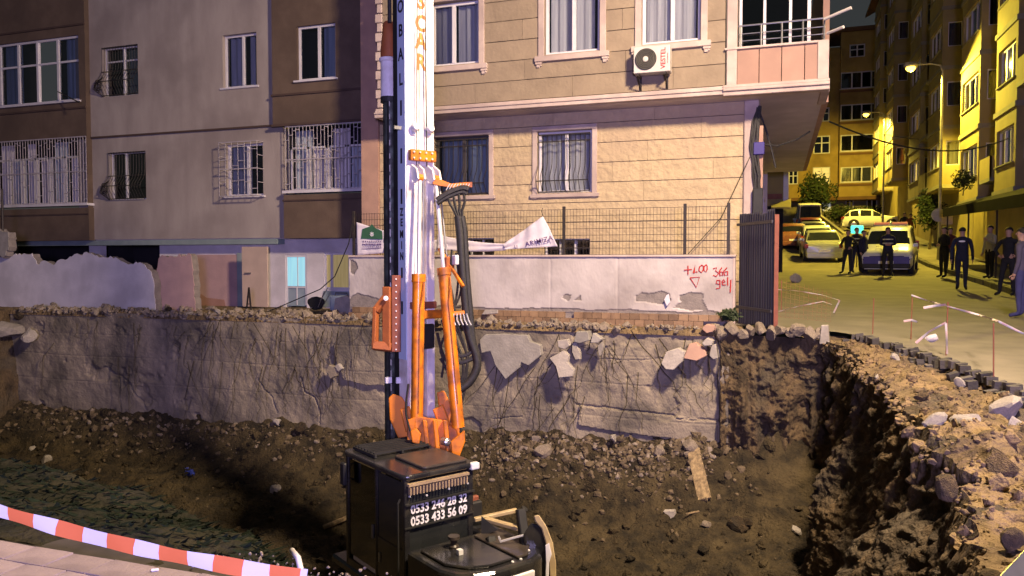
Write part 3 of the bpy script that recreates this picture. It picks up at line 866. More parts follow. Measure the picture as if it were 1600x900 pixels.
for i, r_ in enumerate(up_wins):
    w_ = window(B, f_up, *r_, w=.10, fw=.06, mull=(.45,) if i == 0 else (.52,), curtain='curtain', cover=((.0,.48),(.48,.92)) if i != 1 else ((.04,.50),(.50,.88)))
    m = MB(); a, b, c, d = r_
    for (p, q, s_, t_) in ((a-.13, a-.005, c-.12, d+.1), (b+.005, b+.13, c-.12, d+.1)): ubox(m, f_up, p, q, s_, t_, -.035, .10)
    ubox(m, f_up, a-.20, b+.20, c-.14, c-.03, -.07, .10); ubox(m, f_up, a-.14, b+.14, d+.01, d+.13, -.05, .1)
    for u in (a-.19, b+.05):                                  # little scroll brackets under the surround
        ubox(m, f_up, u, u+.14, c-.19, c-.141, -.05, .03); ubox(m, f_up, u+.02, u+.10, c-.25, c-.191, -.035, .03); ubox(m, f_up, u+.09, u+.13, c-.23, c-.192, -.045, .02)
    sub(m, 'surround', 'trim', w_, bevel=.008)
for i, r_ in enumerate(lo_wins):
    w_ = window(B, f_lo, *r_, w=.10, fm='pvc_dark' if i == 0 else 'pvc', fw=.055, mull=(.52,), trans=(), curtain='curtain_blue' if i == 0 else 'curtain', cover=((.02,.52),(.52,.99)))
    m = MB(); a, b, c, d = r_
    for (p, q, s_, t_) in ((a-.11, a-.004, c-.12, d+.11), (b+.004, b+.11, c-.12, d+.11), (a-.108, b+.108, d+.004, d+.106), (a-.16, b+.16, c-.10, c-.02)): ubox(m, f_lo, p, q, s_, t_, -.04 - (.02 if q-p > .4 else 0), .1)
    sub(m, 'surround', 'trim', w_, bevel=.008)
    grille(w_, f_lo, (a+.03, b-.03, c+.02, d-.08), -.05, 11, 'iron', 'belly', .007, (.0, .88, 1.0, .18))
for r_ in base_wins:
    w_ = window(B, f_lo, *r_, w=.12, fm='pvc', fw=.035, mull=(.33,.66), curtain=None, pane='pane_dark')
    grille(w_, f_lo, (r_[0]+.02, r_[1]-.02, r_[2]+.01, r_[3]-.01), .02, 8, 'iron', 'plain', .006, (.05, .5, .95))
# left pilaster, quoins
m = MB(); ubox(m, f_lo, XL0, XL0+.44, .38, ZT, -.06, .35); m.build('pilaster', 'salmon', B)
z = ZS + .02; k_ = 0
while z < ZT:
    m = MB(); ubox(m, f_up, XB0-.02 + (.05 if k_ % 2 else 0), XB0+.155, z, z+.185, -.02 - (.012 if k_ % 2 else 0), .3); m.build('quoin', 'trim', B, bevel=.012)
    z += .205; k_ += 1
# moulded cornice at the soffit edge
m = MB()
for k_, (z0, z1, w0) in enumerate(((ZS, ZS+.075, -.05), (ZS+.075, ZS+.115, -.075), (ZS+.115, ZS+.165, -.03))): ubox(m, f_up, XB0-.03, XB1-.02, z0, z1, w0, .1)
m.build('cornice', 'trim', B, bevel=.01, seg=2)
# overhang body and soffit, running back along the street
XBAL1 = P(1293, 100, Y=YU).x
m = MB(); m.box(XB0, XBAL1-.02, YU+.11, 29.0, ZS-.0, ZS+.06)
m.build('soffit', 'soffit', B)
m = MB(); m.box(XL0, XL1-.4, YL+.5, YL+.6, .4, ZT); m.box(XB0+.3, XBAL1-.5, YU+1.0, YU+1.1, ZS+.1, ZT); m.build('core_wall', 'room', B)
# street-side walls
m = MB(); wall_mesh(m, side(XL1 + .30), YL + .02, 29, .4, ZS - .06, [(19, 20.4, 2.0, 3.6), (23, 25.0, .8, 3.4)], .25, w=-.3); m.build('street_wall', 'soffit', B)
m = MB(); m.box(XBAL1-.02, XBAL1+.10, YU+1.4, 29, ZS+.01, ZT); m.build('street_wall_upper', 'salmon', B)
# corner pier
m = MB(); ubox(m, f_lo, XL1-.02, XL1+.26, .38, ZS, -.06, .3); m.build('corner_pier', 'trim', B, bevel=.02)
m = MB(); ubox(m, f_lo, XL1+.262, XL1+.34, .38, ZS-.5, -.03, .2); m.build('corner_strip', 'salmon', B)
m = MB(); m.tube([f_up(XB1+.05, ZS+.08, .02), f_up(XB1+.05, ZT, .02)], .05, 8); m.build('downpipe', 'grey_band', B)
# balcony
XP0 = P(1136, 60, Y=YU).x; XP1 = P(1152, 60, Y=YU).x
zp0 = P(1220, 128, Y=YU).z; zp1 = P(1220, 70, Y=YU).z
f_b = front(YU - .02)
m = MB(); ubox(m, f_b, XP0, XP1, zp0-.02, ZT, -.03, .3); bal = m.build('balcony', 'trim', B, bevel=.01)
n_ = 4; pw = (XBAL1 - .17 - XP1) / (n_ - .45)
for i in range(n_):
    a = XP1 + .005 + i * pw; b = min(a + pw - .012, XBAL1 - .17)
    g = MB(); ubox(g, f_b, a, b, zp0, zp1-.03, .0, .1); sub(g, 'parapet_panel', 'parapet_panel', bal, bevel=.004)
g = MB(); ubox(g, f_b, XP0-.04, XBAL1-.17, zp1-.03, zp1+.012, -.05, .14); ubox(g, f_b, XBAL1-.168, XBAL1+.02, zp0, zp1+.012, -.03, .14)
g.box(XBAL1-.10, XBAL1+.02, YU+.13, YU+1.4, zp0-.1, zp1); sub(g, 'parapet_edge', 'trim', bal, bevel=.006)
g = MB()
for z0, z1, w0 in ((zp0-.20, zp0-.12, -.04), (zp0-.12, zp0-.06, -.08), (zp0-.06, zp0-.002, -.05)): ubox(g, f_b, XP0-.06, XBAL1+.04, z0, z1, w0, .16)
g.box(XBAL1-.1, XBAL1+.05, YU+.15, YU+1.4, zp0-.2, zp0-.02); sub(g, 'cornice', 'trim', bal, bevel=.01)
g = MB(); zr = zp1 + .42
for q in (0, .14, .27, .42): g.tube([f_b(XP1+.02, zp1+q+.03*(q==0), .06), f_b(XBAL1-.04, zp1+q+.03*(q==0), .06)], .018 if q == .42 else .010, 8)
for i in range(5):
    u = XP1+.06 + (XBAL1-.12-XP1)*i/4; g.tube([f_b(u, zp1, .06), f_b(u, zr, .06)], .017, 8)
for q in (.14, .27, .42): g.tube([f_b(XBAL1-.05, zp1+q, .06), (XBAL1-.05, YU+1.3, zp1+q)], .012, 6)
sub(g, 'railing', 'steel', bal, smooth='auto')
g = MB()
for a, b, c in ((0, .34, 0), (.34, .70, .0), (.70, 1.0, 0)):
    ua = XP1+.02 + (XBAL1-.3-XP1)*a; ub = XP1 + (XBAL1-.3-XP1)*b
    ubox(g, f_b, ua, ua+.05, zp1, ZT, .35, .4)
ubox(g, f_b, XBAL1-.34, XBAL1-.28, zp1, ZT, .35, .4); sub(g, 'glazing_bars', 'pvc', bal)['kind'] = 'stuff'
g = MB(); ubox(g, f_b, XP1, XBAL1-.3, zp1-.5, ZT, .375, .38); sub(g, 'pane', 'pane_dark', bal)
g = MB(); ubox(g, f_b, XP1, XBAL1-.3, zp1-.5, ZT, .42, .44); sub(g, 'interior', 'room', bal)
# awning arms poking out past the balcony corner
for a, b in (((1288,30),(1330,12)), ((1293,52),(1318,42))):
    m = MB(); p = P(*a, Y=YU-.05); q = P(*b, Y=YU-.35); m.tube([p, q], .028, 8)
    tag(m.build('awning_arm', 'ac_white'), 'pale awning arm sticking out above the balcony corner, ' + ('upper one' if a[1] == 30 else 'lower one'), 'awning arm', 'awning arms at the balcony corner')

# air conditioner
u0, u1, v0, v1 = rect(990, 1047, 72, 113, YU-.32)
AC = thing('air_conditioner', 'white air conditioner outdoor unit hung under the right upper window', 'air conditioner', ((u0+u1)/2, YU, v0))
fa = front(YU - .33)
m = MB(); ubox(m, fa, u0, u1, v0, v1, 0, .26); m.build('casing', 'ac_white', AC, bevel=.015, seg=2)
cx_, cz_ = u0 + .235, (v0+v1)/2 + .005
m = MB(); m.lathe([(.20,-.006), (.205,-.016), (.185,-.016)], fa(cx_, cz_, 0), (0,1,0), 28); m.build('fan_shroud', 'black_matt', AC)
for r_ in (.06, .09, .12, .15, .18):
    m = MB(); n = 28; pts_ = [fa(cx_+r_*math.cos(6.2832*k/n), cz_+r_*math.sin(6.2832*k/n), -.026) for k in range(n+1)]; m.tube(pts_, .004, 4, cap=False); m.build('fan_ring', 'pole_metal', AC)
m = MB()
for k in range(10):
    a = 6.2832*k/10; m.bar(fa(cx_, cz_, -.022), fa(cx_+.19*math.cos(a), cz_+.19*math.sin(a), -.022), .006, .006)
m.build('fan_guard', 'iron', AC)
m = MB(); m.lathe([(.05,-.03), (.05,-.036), (.02,-.042)], fa(cx_, cz_, 0), (0,1,0), 16); m.build('fan_hub', 'ac_white', AC)
for u in (u0+.09, u1-.09):
    m = MB(); m.bar(fa(u, v0-.03, -.01), fa(u, v0-.03, .33), .035, .04); m.bar(fa(u, v0-.28, .31), fa(u, v0-.04, .31), .035, .03); m.bar(fa(u, v0-.06, .02), fa(u, v0-.26, .30), .02, .02); m.build('bracket', 'iron', AC)

def text(s_, name, size, mt, parent=None, mtx=None, extrude=.002, bold=0.0, sx=1.0, spacing=1.0, align='CENTER'):
    c = bpy.data.curves.new(name, 'FONT'); c.body = s_; c.size = size; c.extrude = extrude; c.offset = bold
    c.align_x = align; c.align_y = 'CENTER'; c.space_character = spacing; c.resolution_u = 3
    c.materials.append(M[mt])
    tmp = bpy.data.objects.new(name, c); col.objects.link(tmp)
    dg = bpy.context.evaluated_depsgraph_get()
    me = bpy.data.meshes.new_from_object(tmp.evaluated_get(dg)); bpy.data.objects.remove(tmp)
    o = bpy.data.objects.new(name, me); col.objects.link(o); o['kind'] = 'stuff'
    o.matrix_world = mtx @ Matrix.Diagonal((sx, 1, 1, 1))
    if parent is not None:
        mw = o.matrix_world.copy(); o.parent = parent
        pm_ = Matrix.Translation(world_loc(parent)) if parent.rotation_euler.z == 0 else (Matrix.Translation(parent.location) @ Matrix.Rotation(parent.rotation_euler.z, 4, 'Z'))
        o.matrix_parent_inverse = Matrix.Identity(4); o.matrix_basis = pm_.inverted() @ mw
    return o
def facing(loc, rz=0, roll=0):
    """stand text up so that it reads from -Y, turned by rz, rolled in its own plane"""
    return Matrix.Translation(Vector(loc)) @ Matrix.Rotation(rz, 4, 'Z') @ Matrix.Rotation(R(90), 4, 'X') @ Matrix.Rotation(roll, 4, 'Z')
text('VESTEL', 'lettering', .125, 'vestel_red', AC, facing(fa(u1-.125, (v0+v1)/2, -.004), 0, R(90)), bold=.002)
text('air conditioner', 'lettering', .032, 'vestel_red', AC, facing(fa(u1-.045, (v0+v1)/2, -.004), 0, R(90)))

# ------------------------------------------------------------------ brown and beige building on the left
YA, YAB, YAR = 16.8, 16.62, 17.15
A = thing('apartment_building', 'beige apartment building with dark brown bays and white window grilles', 'building', (P(280, 400, Y=YA).x, YA, .4))
fA, fB_, fR = front(YA), front(YAB), front(YAR)
xA0 = P(134, 200, Y=YA).x; xA1 = P(443, 280, Y=YA).x; xA2 = P(567, 280, Y=YAB).x; xAm = xA0 - 7
zline = P(280, 206, Y=YA).z; zbot = P(300, 373, Y=YA).z; ZTA = 9.8
wa = [rect(161, 217, 72, 150, YA), rect(349, 402, 53, 136, YA), rect(171, 228, 237, 312, YA), rect(354, 411, 225, 306, YA)]
m = MB(); wall_mesh(m, fA, xA0-.3, xA1, zline, ZTA, wa[:2], .22, w=-.03); m.build('upper_wall', 'beige', A)
m = MB(); wall_mesh(m, fA, xA0-.3, xA1, zbot, zline-.0, wa[2:], .22); m.build('lower_wall', 'beige', A)
m = MB(); ubox(m, fA, xA0-.3, xA1, zline-.03, zline+.015, -.055, .0); m.build('storey_ledge', 'brown_ledge', A)
m = MB(); ubox(m, fA, xA0-8, xA2, zbot-.02, zbot+.04, .05, 1.2); m.build('soffit', 'soffit', A)
def round_guard(win, r_):
    u0, u1, v0, v1 = r_; m = MB(); rr = random.Random(3)
    cx_, cz_ = u0 + .0, v0 + (v1-v0)*.27
    for k in range(7):
        a = k / 6 * math.pi
        m.tube([fA(u0+.02 - .26*math.sin(a)*.0, v0, -.02), fA(u0-.14*math.sin(a)-.02, v0+.2, -.16*math.sin(a/1)-.05), fA(u0-.12*math.sin(a), v0+.42, -.12), fA(u0+.02, v0+.56, -.02)], .009, 4)
    for k in range(14):
        u = u0 + (u1-u0)*k/13
        m.tube([fA(u, v0+(v1-v0)*q, -.03-.20*math.exp(-((q-.25)/.17)**2)) for q in [i/9 for i in range(10)]], .007, 4)
    for q in (.02, .28, .5, .98): m.bar(fA(u0, v0+(v1-v0)*q, -.03-.20*math.exp(-((q-.25)/.17)**2)), fA(u1, v0+(v1-v0)*q, -.03-.20*math.exp(-((q-.25)/.17)**2)), .02, .02)
    for k in range(9):
        a = rr.uniform(0, 6.28); q = rr.uniform(.05, .2)
        m.tube([fA(u0-.08+.16*math.cos(a+i*.9)*q/.2, v0+.3+.2*math.sin(a+i*.9)*q/.2, -.12) for i in range(6)], .008, 4)
    o = sub(m, 'grille', 'iron', win); o['kind'] = 'stuff'
w_ = window(A, fA, *wa[0], w=.1, fm='pvc', fw=.04, mull=(.52,), trans=(.72,), curtain='curtain_blue', cover=((.55,.98),), pane='pane_dark'); round_guard(w_, wa[0])
w_ = window(A, fA, *wa[1], w=.08, fm='pvc', fw=.05, mull=(.54,), curtain='curtain', cover=((.02,.5),(.6,.78)), pane='pane', sill='pvc')
w_ = window(A, fA, *wa[2], w=.1, fm='pvc', fw=.04, mull=(.40,), curtain=None, pane='pane_dark'); round_guard(w_, wa[2])
w_ = window(A, fA, *wa[3], w=.08, fm='pvc', fw=.05, mull=(.55,), curtain='curtain', cover=((0,.56),), pane='pane', sill='pvc')
r_ = wa[3]; grille(w_, fA, (r_[0]-.02, r_[1]+.02, r_[2]-.02, r_[3]+.02), -.26, 6, 'white_paint_metal', 'ladder', .008, (0, .5, 1), .26, seed=6)
# right bay
xb0 = P(425, 100, Y=YAB).x; zb1 = P(500, 192, Y=YAB).z
wr = rect(464, 524, 38, 124, YAB)
m = MB(); wall_mesh(m, fB_, xb0, xA2, zb1, ZTA, [wr], .22); m.box(xb0+.006, xb0+.03, YAB+.01, YA+.3, zb1+.01, ZTA-.01); m.build('bay_wall', 'brown', A)
window(A, fB_, *wr, w=.08, fm='pvc', fw=.055, mull=(.54,), curtain='curtain_blue', cover=((.55,.99),), pane='pane', sill='pvc')
m = MB(); zz = P(500, 144, Y=YAB).z; ubox(m, fB_, xb0-.02, xA2, zz-.02, zz+.03, -.04, .0); ubox(m, fB_, xb0-.03, xA2+.02, zb1-.03, zb1+.03, -.05, .02); m.build('bay_ledge', 'brown_ledge', A)
rl = rect(445, 566, 194, 296, YAB); 
def loggia(r_, rail_to, seed, xside):
    u0, u1, v0, v1 = r_
    m = MB(); ubox(m, fB_, u0, u1, v0, v1, 0, .0) if False else None
    m = MB(); ubox(m, fB_, u0-.05, u1+.05, v0-.07, v0-.005, -.06, .25); par = m.build('loggia', 'pvc', A)
    g = MB(); c = [fB_(u0,v0,.95), fB_(u1,v0,.95), fB_(u1,v1,.95), fB_(u0,v1,.95), fB_(u0,v0,.2), fB_(u1,v0,.2), fB_(u1,v1,.2), fB_(u0,v1,.2)]
    g.add(c, [(0,1,2,3),(0,4,5,1),(1,5,6,2),(2,6,7,3),(3,7,4,0)]); sub(g, 'interior', 'room', par)
    grille(par, fB_, (u0+.02, u1-.02, v0+.0, v1-.01), .0, int((u1-u0)/.105), 'white_paint_metal', 'ladder', .009, (0, .48, 1), 0, seed)
    # glazing and curtains behind the bars
    n = max(3, int((u1-u0)/.55))
    for i in range(n):
        a = u0 + (u1-u0)*i/n; b = u0 + (u1-u0)*(i+1)/n
        g = MB(); fw = .045
        ubox(g, fB_, a+.02, a+.02+fw, v0+.05, v1-.5, .22, .27); ubox(g, fB_, b-.02-fw, b-.02, v0+.05, v1-.5, .22, .27); ubox(g, fB_, a+.02, b-.02, v1-.55, v1-.5, .22, .27); ubox(g, fB_, a+.02, b-.02, v0+.02, v0+.06, .22, .27)
        sub(g, 'sash', 'pvc', par)
        g = MB(); ph = rnd.uniform(0, 6)
        top = v1 - (.5 if i % 2 else .05)
        g.grid(lambda p, q: fB_(a+.03+(b-a-.06)*p*(.6 if i % 3 == 1 else 1), v0+.05+(top-v0-.05)*q, .42+.03*math.sin(ph+p*18)), 20, 1)
        sub(g, 'curtain', 'curtain' if i % 3 else 'curtain_blue', par, smooth=True)
    return par
loggia(rl, None, 21, xb0)
zl0 = P(500, 298, Y=YAB).z - .02
m = MB(); ubox(m, fB_, rl[0]-.05, xA2, zbot-.02, zl0-.06, 0, .5); m.box(rl[0]-.046, rl[0]-.03, YAB+.51, YA+.2, zbot+.01, zb1); m.build('bay_apron', 'brown', A)
m = MB(); ubox(m, fB_, rl[1]+.01, xA2, zl0-.06, zb1-.03, .0, .4); m.build('bay_pier', 'brown', A)
m = MB(); zz = P(500, 312, Y=YAB).z; ubox(m, fB_, rl[0]-.07, xA2, zz-.015, zz+.02, -.03, 0); m.build('apron_ledge', 'brown_ledge', A)
# left bay
xl1 = P(133, 100, Y=YAB).x
wl = rect(-60, 123, 58, 164, YAB); wl = (wl[0], wl[1], P(60, 162, Y=YAB).z, P(60, 62, Y=YAB).z)
ll = rect(-60, 136, 219, 320, YAB)
m = MB(); wall_mesh(m, fB_, xl1-8, xl1, ll[3]+.0, ZTA, [wl], .22); m.box(xl1-.03, xl1-.006, YAB+.01, YA+.3, zbot, ZTA-.01); m.build('bay_wall', 'brown', A)
w_ = window(A, fB_, *wl, w=.06, fm='pvc', fw=.06, mull=(.16,.33,.49,.65,.82), trans=(.62,), curtain='curtain_blue', cover=((.66,.81),(.84,.98),(.34,.48)), pane='pane', sill='pvc')
m = MB()
for py in (47, 174): 
    zz = P(60, py, Y=YAB).z; ubox(m, fB_, xl1-8, xl1+.01, zz-.02, zz+.03, -.04, 0)
m.build('bay_ledge', 'brown_ledge', A)
loggia(ll, None, 22, xl1)
m = MB(); zl = P(60, 322, Y=YAB).z - .02; ubox(m, fB_, xl1-8, xl1+.02, zbot-.02, zl-.06, 0, .5); m.build('bay_apron', 'brown', A)
m = MB(); zz = P(60, 336, Y=YAB).z; ubox(m, fB_, xl1-8, xl1+.03, zz-.015, zz+.02, -.03, 0); m.build('apron_ledge', 'brown_ledge', A)
m = MB(); p = P(90, 143, Y=YAB-.05); q = P(124, 160, Y=YAB-.5); m.tube([p, q], .015, 6); m.build('flag_rod', 'iron', A)
# recessed ground floor
gf0, gf1 = P(-60, 430, Y=YAR).x, P(566, 430, Y=YAR).x
dk = [rect(20, 140, 375, 470, YAR), rect(158, 250, 375, 470, YAR)]
dr = rect(446, 479, 398, 500, YAR); wn_ = rect(506, 546, 395, 452, YAR); dop = rect(402, 441, 386, 500, YAR)
m = MB(); wall_mesh(m, fR, gf0, gf1, .35, zbot, dk + [dr, wn_], .25); m.build('ground_floor_wall', 'lavender_wall', A)
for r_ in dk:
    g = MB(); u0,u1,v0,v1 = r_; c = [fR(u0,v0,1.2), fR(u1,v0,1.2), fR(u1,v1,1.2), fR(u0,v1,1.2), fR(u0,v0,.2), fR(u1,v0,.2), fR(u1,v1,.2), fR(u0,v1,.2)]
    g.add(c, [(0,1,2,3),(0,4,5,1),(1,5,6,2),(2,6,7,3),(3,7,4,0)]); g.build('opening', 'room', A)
m = MB(); ubox(m, fR, gf0, P(445, 385, Y=YAR).x, zbot-.16, zbot-.02, -.35, .0); m.build('ceiling_beam', 'teal_plaster', A)
r_ = rect(303, 372, 398, 500, YAR); m = MB(); ubox(m, fR, r_[0], r_[1], .35, r_[3], -.045, -.002); m.build('plaster_panel', 'pink_plaster', A)
r_ = rect(300, 350, 462, 500, YAR); m = MB(); m.prism([fR(r_[0]-.2,.35,-.05), fR(r_[1]+.1,.35,-.05), fR(r_[1]+.05,r_[3]-.1,-.05), fR((r_[0]+r_[1])/2,r_[3]-.05,-.05), fR(r_[0]-.1,r_[3]+.3,-.05)], (0,.004,0)); m.build('bare_patch', 'terra_plaster', A)
r_ = rect(373, 401, 395, 500, YAR); m = MB(); ubox(m, fR, r_[0], r_[1], .35, r_[3], -.06, -.002); m.build('pillar', 'teal_plaster', A)
m = MB(); ubox(m, fR, dop[0], dop[1], .42, dop[3], -.62, -.56); dd = m.build('door', 'door_beige', A, bevel=.006)
g = MB(); ubox(g, fR, dop[0]+.12, dop[0]+.3, 1.28, 1.305, -.67, -.62); sub(g, 'handle', 'steel', dd)
m = MB(); ubox(m, fR, dr[0], dr[1], .42, dr[3], .05, .09); u0, u1, v0, v1 = dr
dr_o = m.build('door', 'door_blue', A)
zm = P(462, 447, Y=YAR).z
g = MB(); ubox(g, fR, u0+.05, u1-.05, zm, v1-.06, .035, .048); sub(g, 'pane', 'cyan_lit', dr_o)
g = MB(); ubox(g, fR, u0, u0+.05, .45, v1, .02, .046); ubox(g, fR, u1-.05, u1, .45, v1, .02, .046); ubox(g, fR, u0, u1, v1-.06, v1, .018, .046); ubox(g, fR, (u0+u1)/2+.03, (u0+u1)/2+.055, zm, v1-.06, .026, .034); sub(g, 'frame', 'pvc', dr_o)
g = MB(); ubox(g, fR, (u0+u1)/2-.012, (u0+u1)/2+.012, .45, zm-.03, .03, .049); ubox(g, fR, u0, u1, zm-.05, zm-.01, .025, .048); sub(g, 'rail', 'pvc', dr_o)
w_ = window(A, fR, *wn_, w=.04, fm='pvc', fw=.05, mull=(.28,), lit='warm_lit')
r_ = rect(506, 546, 455, 500, YAR); m = MB(); ubox(m, fR, r_[0], r_[1], .42, r_[3], -.03, -.002); m.build('apron_panel', 'door_blue', A)

# ------------------------------------------------------------------ broken white wall in front of it
def ragged(Y, pts, name, label, mt, thick=.2, core='mortar'):
    o = thing(name, label, 'wall', (sum(P(a, b, Y=Y).x for a, b in pts)/len(pts), Y, .35))
    rr_ = random.Random(len(pts)); poly = []
    q = [P(a, b, Y=Y) for a, b in pts]
    for i_, a_ in enumerate(q):                               # roughen the broken outline
        b_ = q[(i_+1) % len(q)]; poly.append(a_)
        if max(a_.z, b_.z) > .7 and (b_-a_).length > .12:
            n_ = int((b_-a_).length/.07)
            for k_ in range(1, n_): poly.append(a_.lerp(b_, k_/n_) + Vector((rr_.uniform(-.02,.02), 0, rr_.uniform(-.05,.05))))
    m = MB(); m.prism(poly, (0, .02, 0)); m.build('plaster', mt, o)
    m = MB(); m.prism([p + Vector((0, .022, -.015 if i else 0)) for i, p in enumerate(poly)], (0, thick, 0)); m.build('masonry', core, o)
    return o
ragged(14.7, [(-40,497),(-40,399),(8,402),(24,396),(50,396),(57,412),(72,408),(86,413),(98,405),(112,401),(124,398),(139,396),(158,402),(180,402),(196,411),(212,409),(226,414),(236,425),(240,440),(243,497)],
       'broken_wall', 'long whitewashed garden wall with jagged broken top on the left', 'lavender_wall')
ragged(14.95, [(250,497),(250,440),(244,425),(249,402),(258,400),(298,398),(301,420),(303,458),(306,497)], 'broken_wall', 'pink plastered wall stub beside the jagged white wall', 'pink_plaster')
ragged(14.5, [(-40,400),(-40,352),(0,360),(12,362),(14,385),(6,400)], 'broken_wall', 'small grey wall stub at the left edge of the picture', 'concrete_pale')
m = MB(); m.tube([P(3,295,Y=14.6), P(5,395,Y=14.6)], .03, 6); tag(m.build('iron_post', 'iron'), 'thin dark post at the far left by the broken wall', 'post')

# junk by the basement door
o = thing('chair', 'overturned dark chair with metal legs lying by the lit window', 'chair', P(495, 492, Y=15.6))
m = MB(); c = P(492, 474, Y=15.6); m.prism([c+Vector((.22*math.cos(a)*(1+.15*math.sin(3*a)), .0, .16*math.sin(a))) for a in [i*.5236 for i in range(12)]], (0,.1,0)); m.build('seat', 'black_matt', o, bevel=.02)
for a, b in (((497,480),(507,455)), ((503,482),(516,457)), ((500,470),(512,450)), ((478,490),(488,480))):
    m = MB(); m.tube([P(*a, Y=15.5), P(*b, Y=15.45)], .010, 6); m.build('leg', 'steel', o)
o = thing('suitcase', 'dark suitcase standing behind the tilted chair', 'suitcase', P(530, 497, Y=15.9))
m = MB(); r_ = rect(515, 545, 462, 497, 15.9); m.box(r_[0], r_[1], 15.9, 16.1, .42, r_[3]); m.build('shell', 'door_blue', o, bevel=.03, seg=2)
m = MB(); m.tube([(r_[0]+.1,16,r_[3]),(r_[0]+.1,16,r_[3]+.06),(r_[1]-.1,16,r_[3]+.06),(r_[1]-.1,16,r_[3])], .012, 6); m.build('handle', 'black_matt', o)
m = MB(); pl_ = [P(519,500,Y=14.9), P(550,500,Y=14.9), P(551,470,Y=14.9), P(540,462,Y=14.9), P(523,466,Y=14.9)]; m.prism(pl_, (.05,.14,0)); tag(m.build('slab', 'concrete_pale', bevel=.01), 'grey slab leaning upright beside the suitcase', 'slab')
m = MB(); pl_ = [P(505,501,Y=14.6), P(527,501,Y=14.6), P(527,489,Y=14.6), P(506,488,Y=14.6)]; m.prism(pl_, (.02,.2,0)); tag(m.build('block', 'door_beige', bevel=.015), 'small pale block on the ledge before the leaning slab', 'block')
m = MB(); pl_ = [P(540,503,Y=14.5), P(556,503,Y=14.5), P(553,474,Y=14.5), P(548,474,Y=14.5)]; m.prism(pl_, (.04,.1,0)); tag(m.build('board', 'door_beige', bevel=.008), 'short pale board standing at the end of the plastered wall', 'board')
m = MB()
for a, b in (((384,495),(389,449)), ((389,449),(393,495))): m.bar(P(*a, Y=15.4), P(*b, Y=15.4), .03, .03)
m.bar(P(386,475,Y=15.4), P(391,475,Y=15.4), .02, .02)
tag(m.build('stepladder', 'iron'), 'narrow dark A-shaped stand beside the open beige door', 'stand')
m = MB(); pts_ = [P(403,493,Y=14.8), P(440,478,Y=14.7), P(500,452,Y=14.5), P(523,432,Y=14.4), P(545,380,Y=14.3), P(550,352,Y=14.25)]; m.tube(pts_, .012, 5)
tag(m.build('cable', 'rubber'), 'black cable running from the fence post down to the open door', 'cable')

# ------------------------------------------------------------------ plastered boundary wall with tiled foot
YG = 14.2
def wg(px, py): p = P(px, py, Y=YG); return (p.x, p.z)
xg0, xg1 = P(546, 440, Y=YG).x, P(1145, 440, Y=YG).x
zg0, zg1 = .66, P(900, 402, Y=YG).z
W = thing('boundary_wall', 'white plastered boundary wall with red spray paint below the wire fence', 'wall', ((xg0+xg1)/2, YG, .42))
XG, ZG = np.meshgrid(np.linspace(xg0, xg1, 420), np.linspace(zg0-.02, zg1, 70))
Dg = .008*fbm(XG*1.5, ZG*1.5, 121, 4) + .004*fbm(XG*9, ZG*9, 123, 3)
mask = np.zeros(XG.shape, bool)
wob = (.035*fbm(XG*6, ZG*6, 125, 3), .035*fbm(XG*6, ZG*6, 127, 3))
for pts_ in ([(990,472),(992,462),(1003,456),(1018,459),(1032,456),(1046,460),(1047,470),(1030,475)], [(1062,471),(1062,459),(1080,456),(1098,458),(1100,474)],
             [(1050,482),(1070,470),(1100,474),(1105,486)], [(546,480),(546,466),(556,458),(575,462),(600,470),(600,482)], [(546,425),(546,405),(556,409),(560,420),(552,428)],
             [(876,466),(885,459),(891,462),(888,472)], [(896,470),(905,461),(908,470)]):
    mask |= in_poly([wg(*p) for p in pts_], XG + wob[0], ZG + wob[1])
mask |= (ZG < zg0 + .035 + .05*fbm(XG*2.5, XG*0, 129, 3))
for px in (860, 965):                                       # formwork joints
    Dg -= .012*np.exp(-((XG - wg(px, 440)[0])/.012)**2)
Dg = np.where(mask, Dg - .018, Dg)
cell = mask[:-1,:-1].astype(int)
field_mesh('plaster', XG, YG - Dg, ZG, ['white_wall', 'mortar'], W, cell)
m = MB(); m.box(xg0, xg1, YG+.03, YG+.24, .40, zg1-.002); m.build('masonry', 'mortar', W)
m = MB(); m.box(xg0-.02, xg1+.05, YG-.035, YG+.26, zg1, zg1+.045); m.build('coping', 'trim', W, bevel=.01)
m = MB(); m.box(xg1-.0, xg1+.04, YG-.01, YG+.24, .4, zg1-.002); m.build('wall_end', 'trim', W)
tw = .178
for row, (z0, z1) in enumerate(((.40, .528), (.534, .645))):
    u = xg0 + (.09 if row else 0)
    while u < xg1 - .4 + row*.25:
        if not (rnd.random() < .04):
            m = MB(); m.box(u, u+tw-.007, YG-.045-rnd.uniform(0,.004), YG+.025, z0, z1); m.build('tile', 'tile', W)
        u += tw
def strokes(lines, Y, rad, mt, parent, name='spray_mark'):
    for pts_ in lines:
        m = MB(); q = [P(a, b, Y=Y) for a, b in pts_]
        m.tube([Vector((p.x, Y, p.z)) for p in q], rad, 6)
        o = m.build(name, mt, parent)
        o.scale = (1, .35, 1); o.location.y = (Y - world_loc(parent).y) * .65
YS = YG - .012
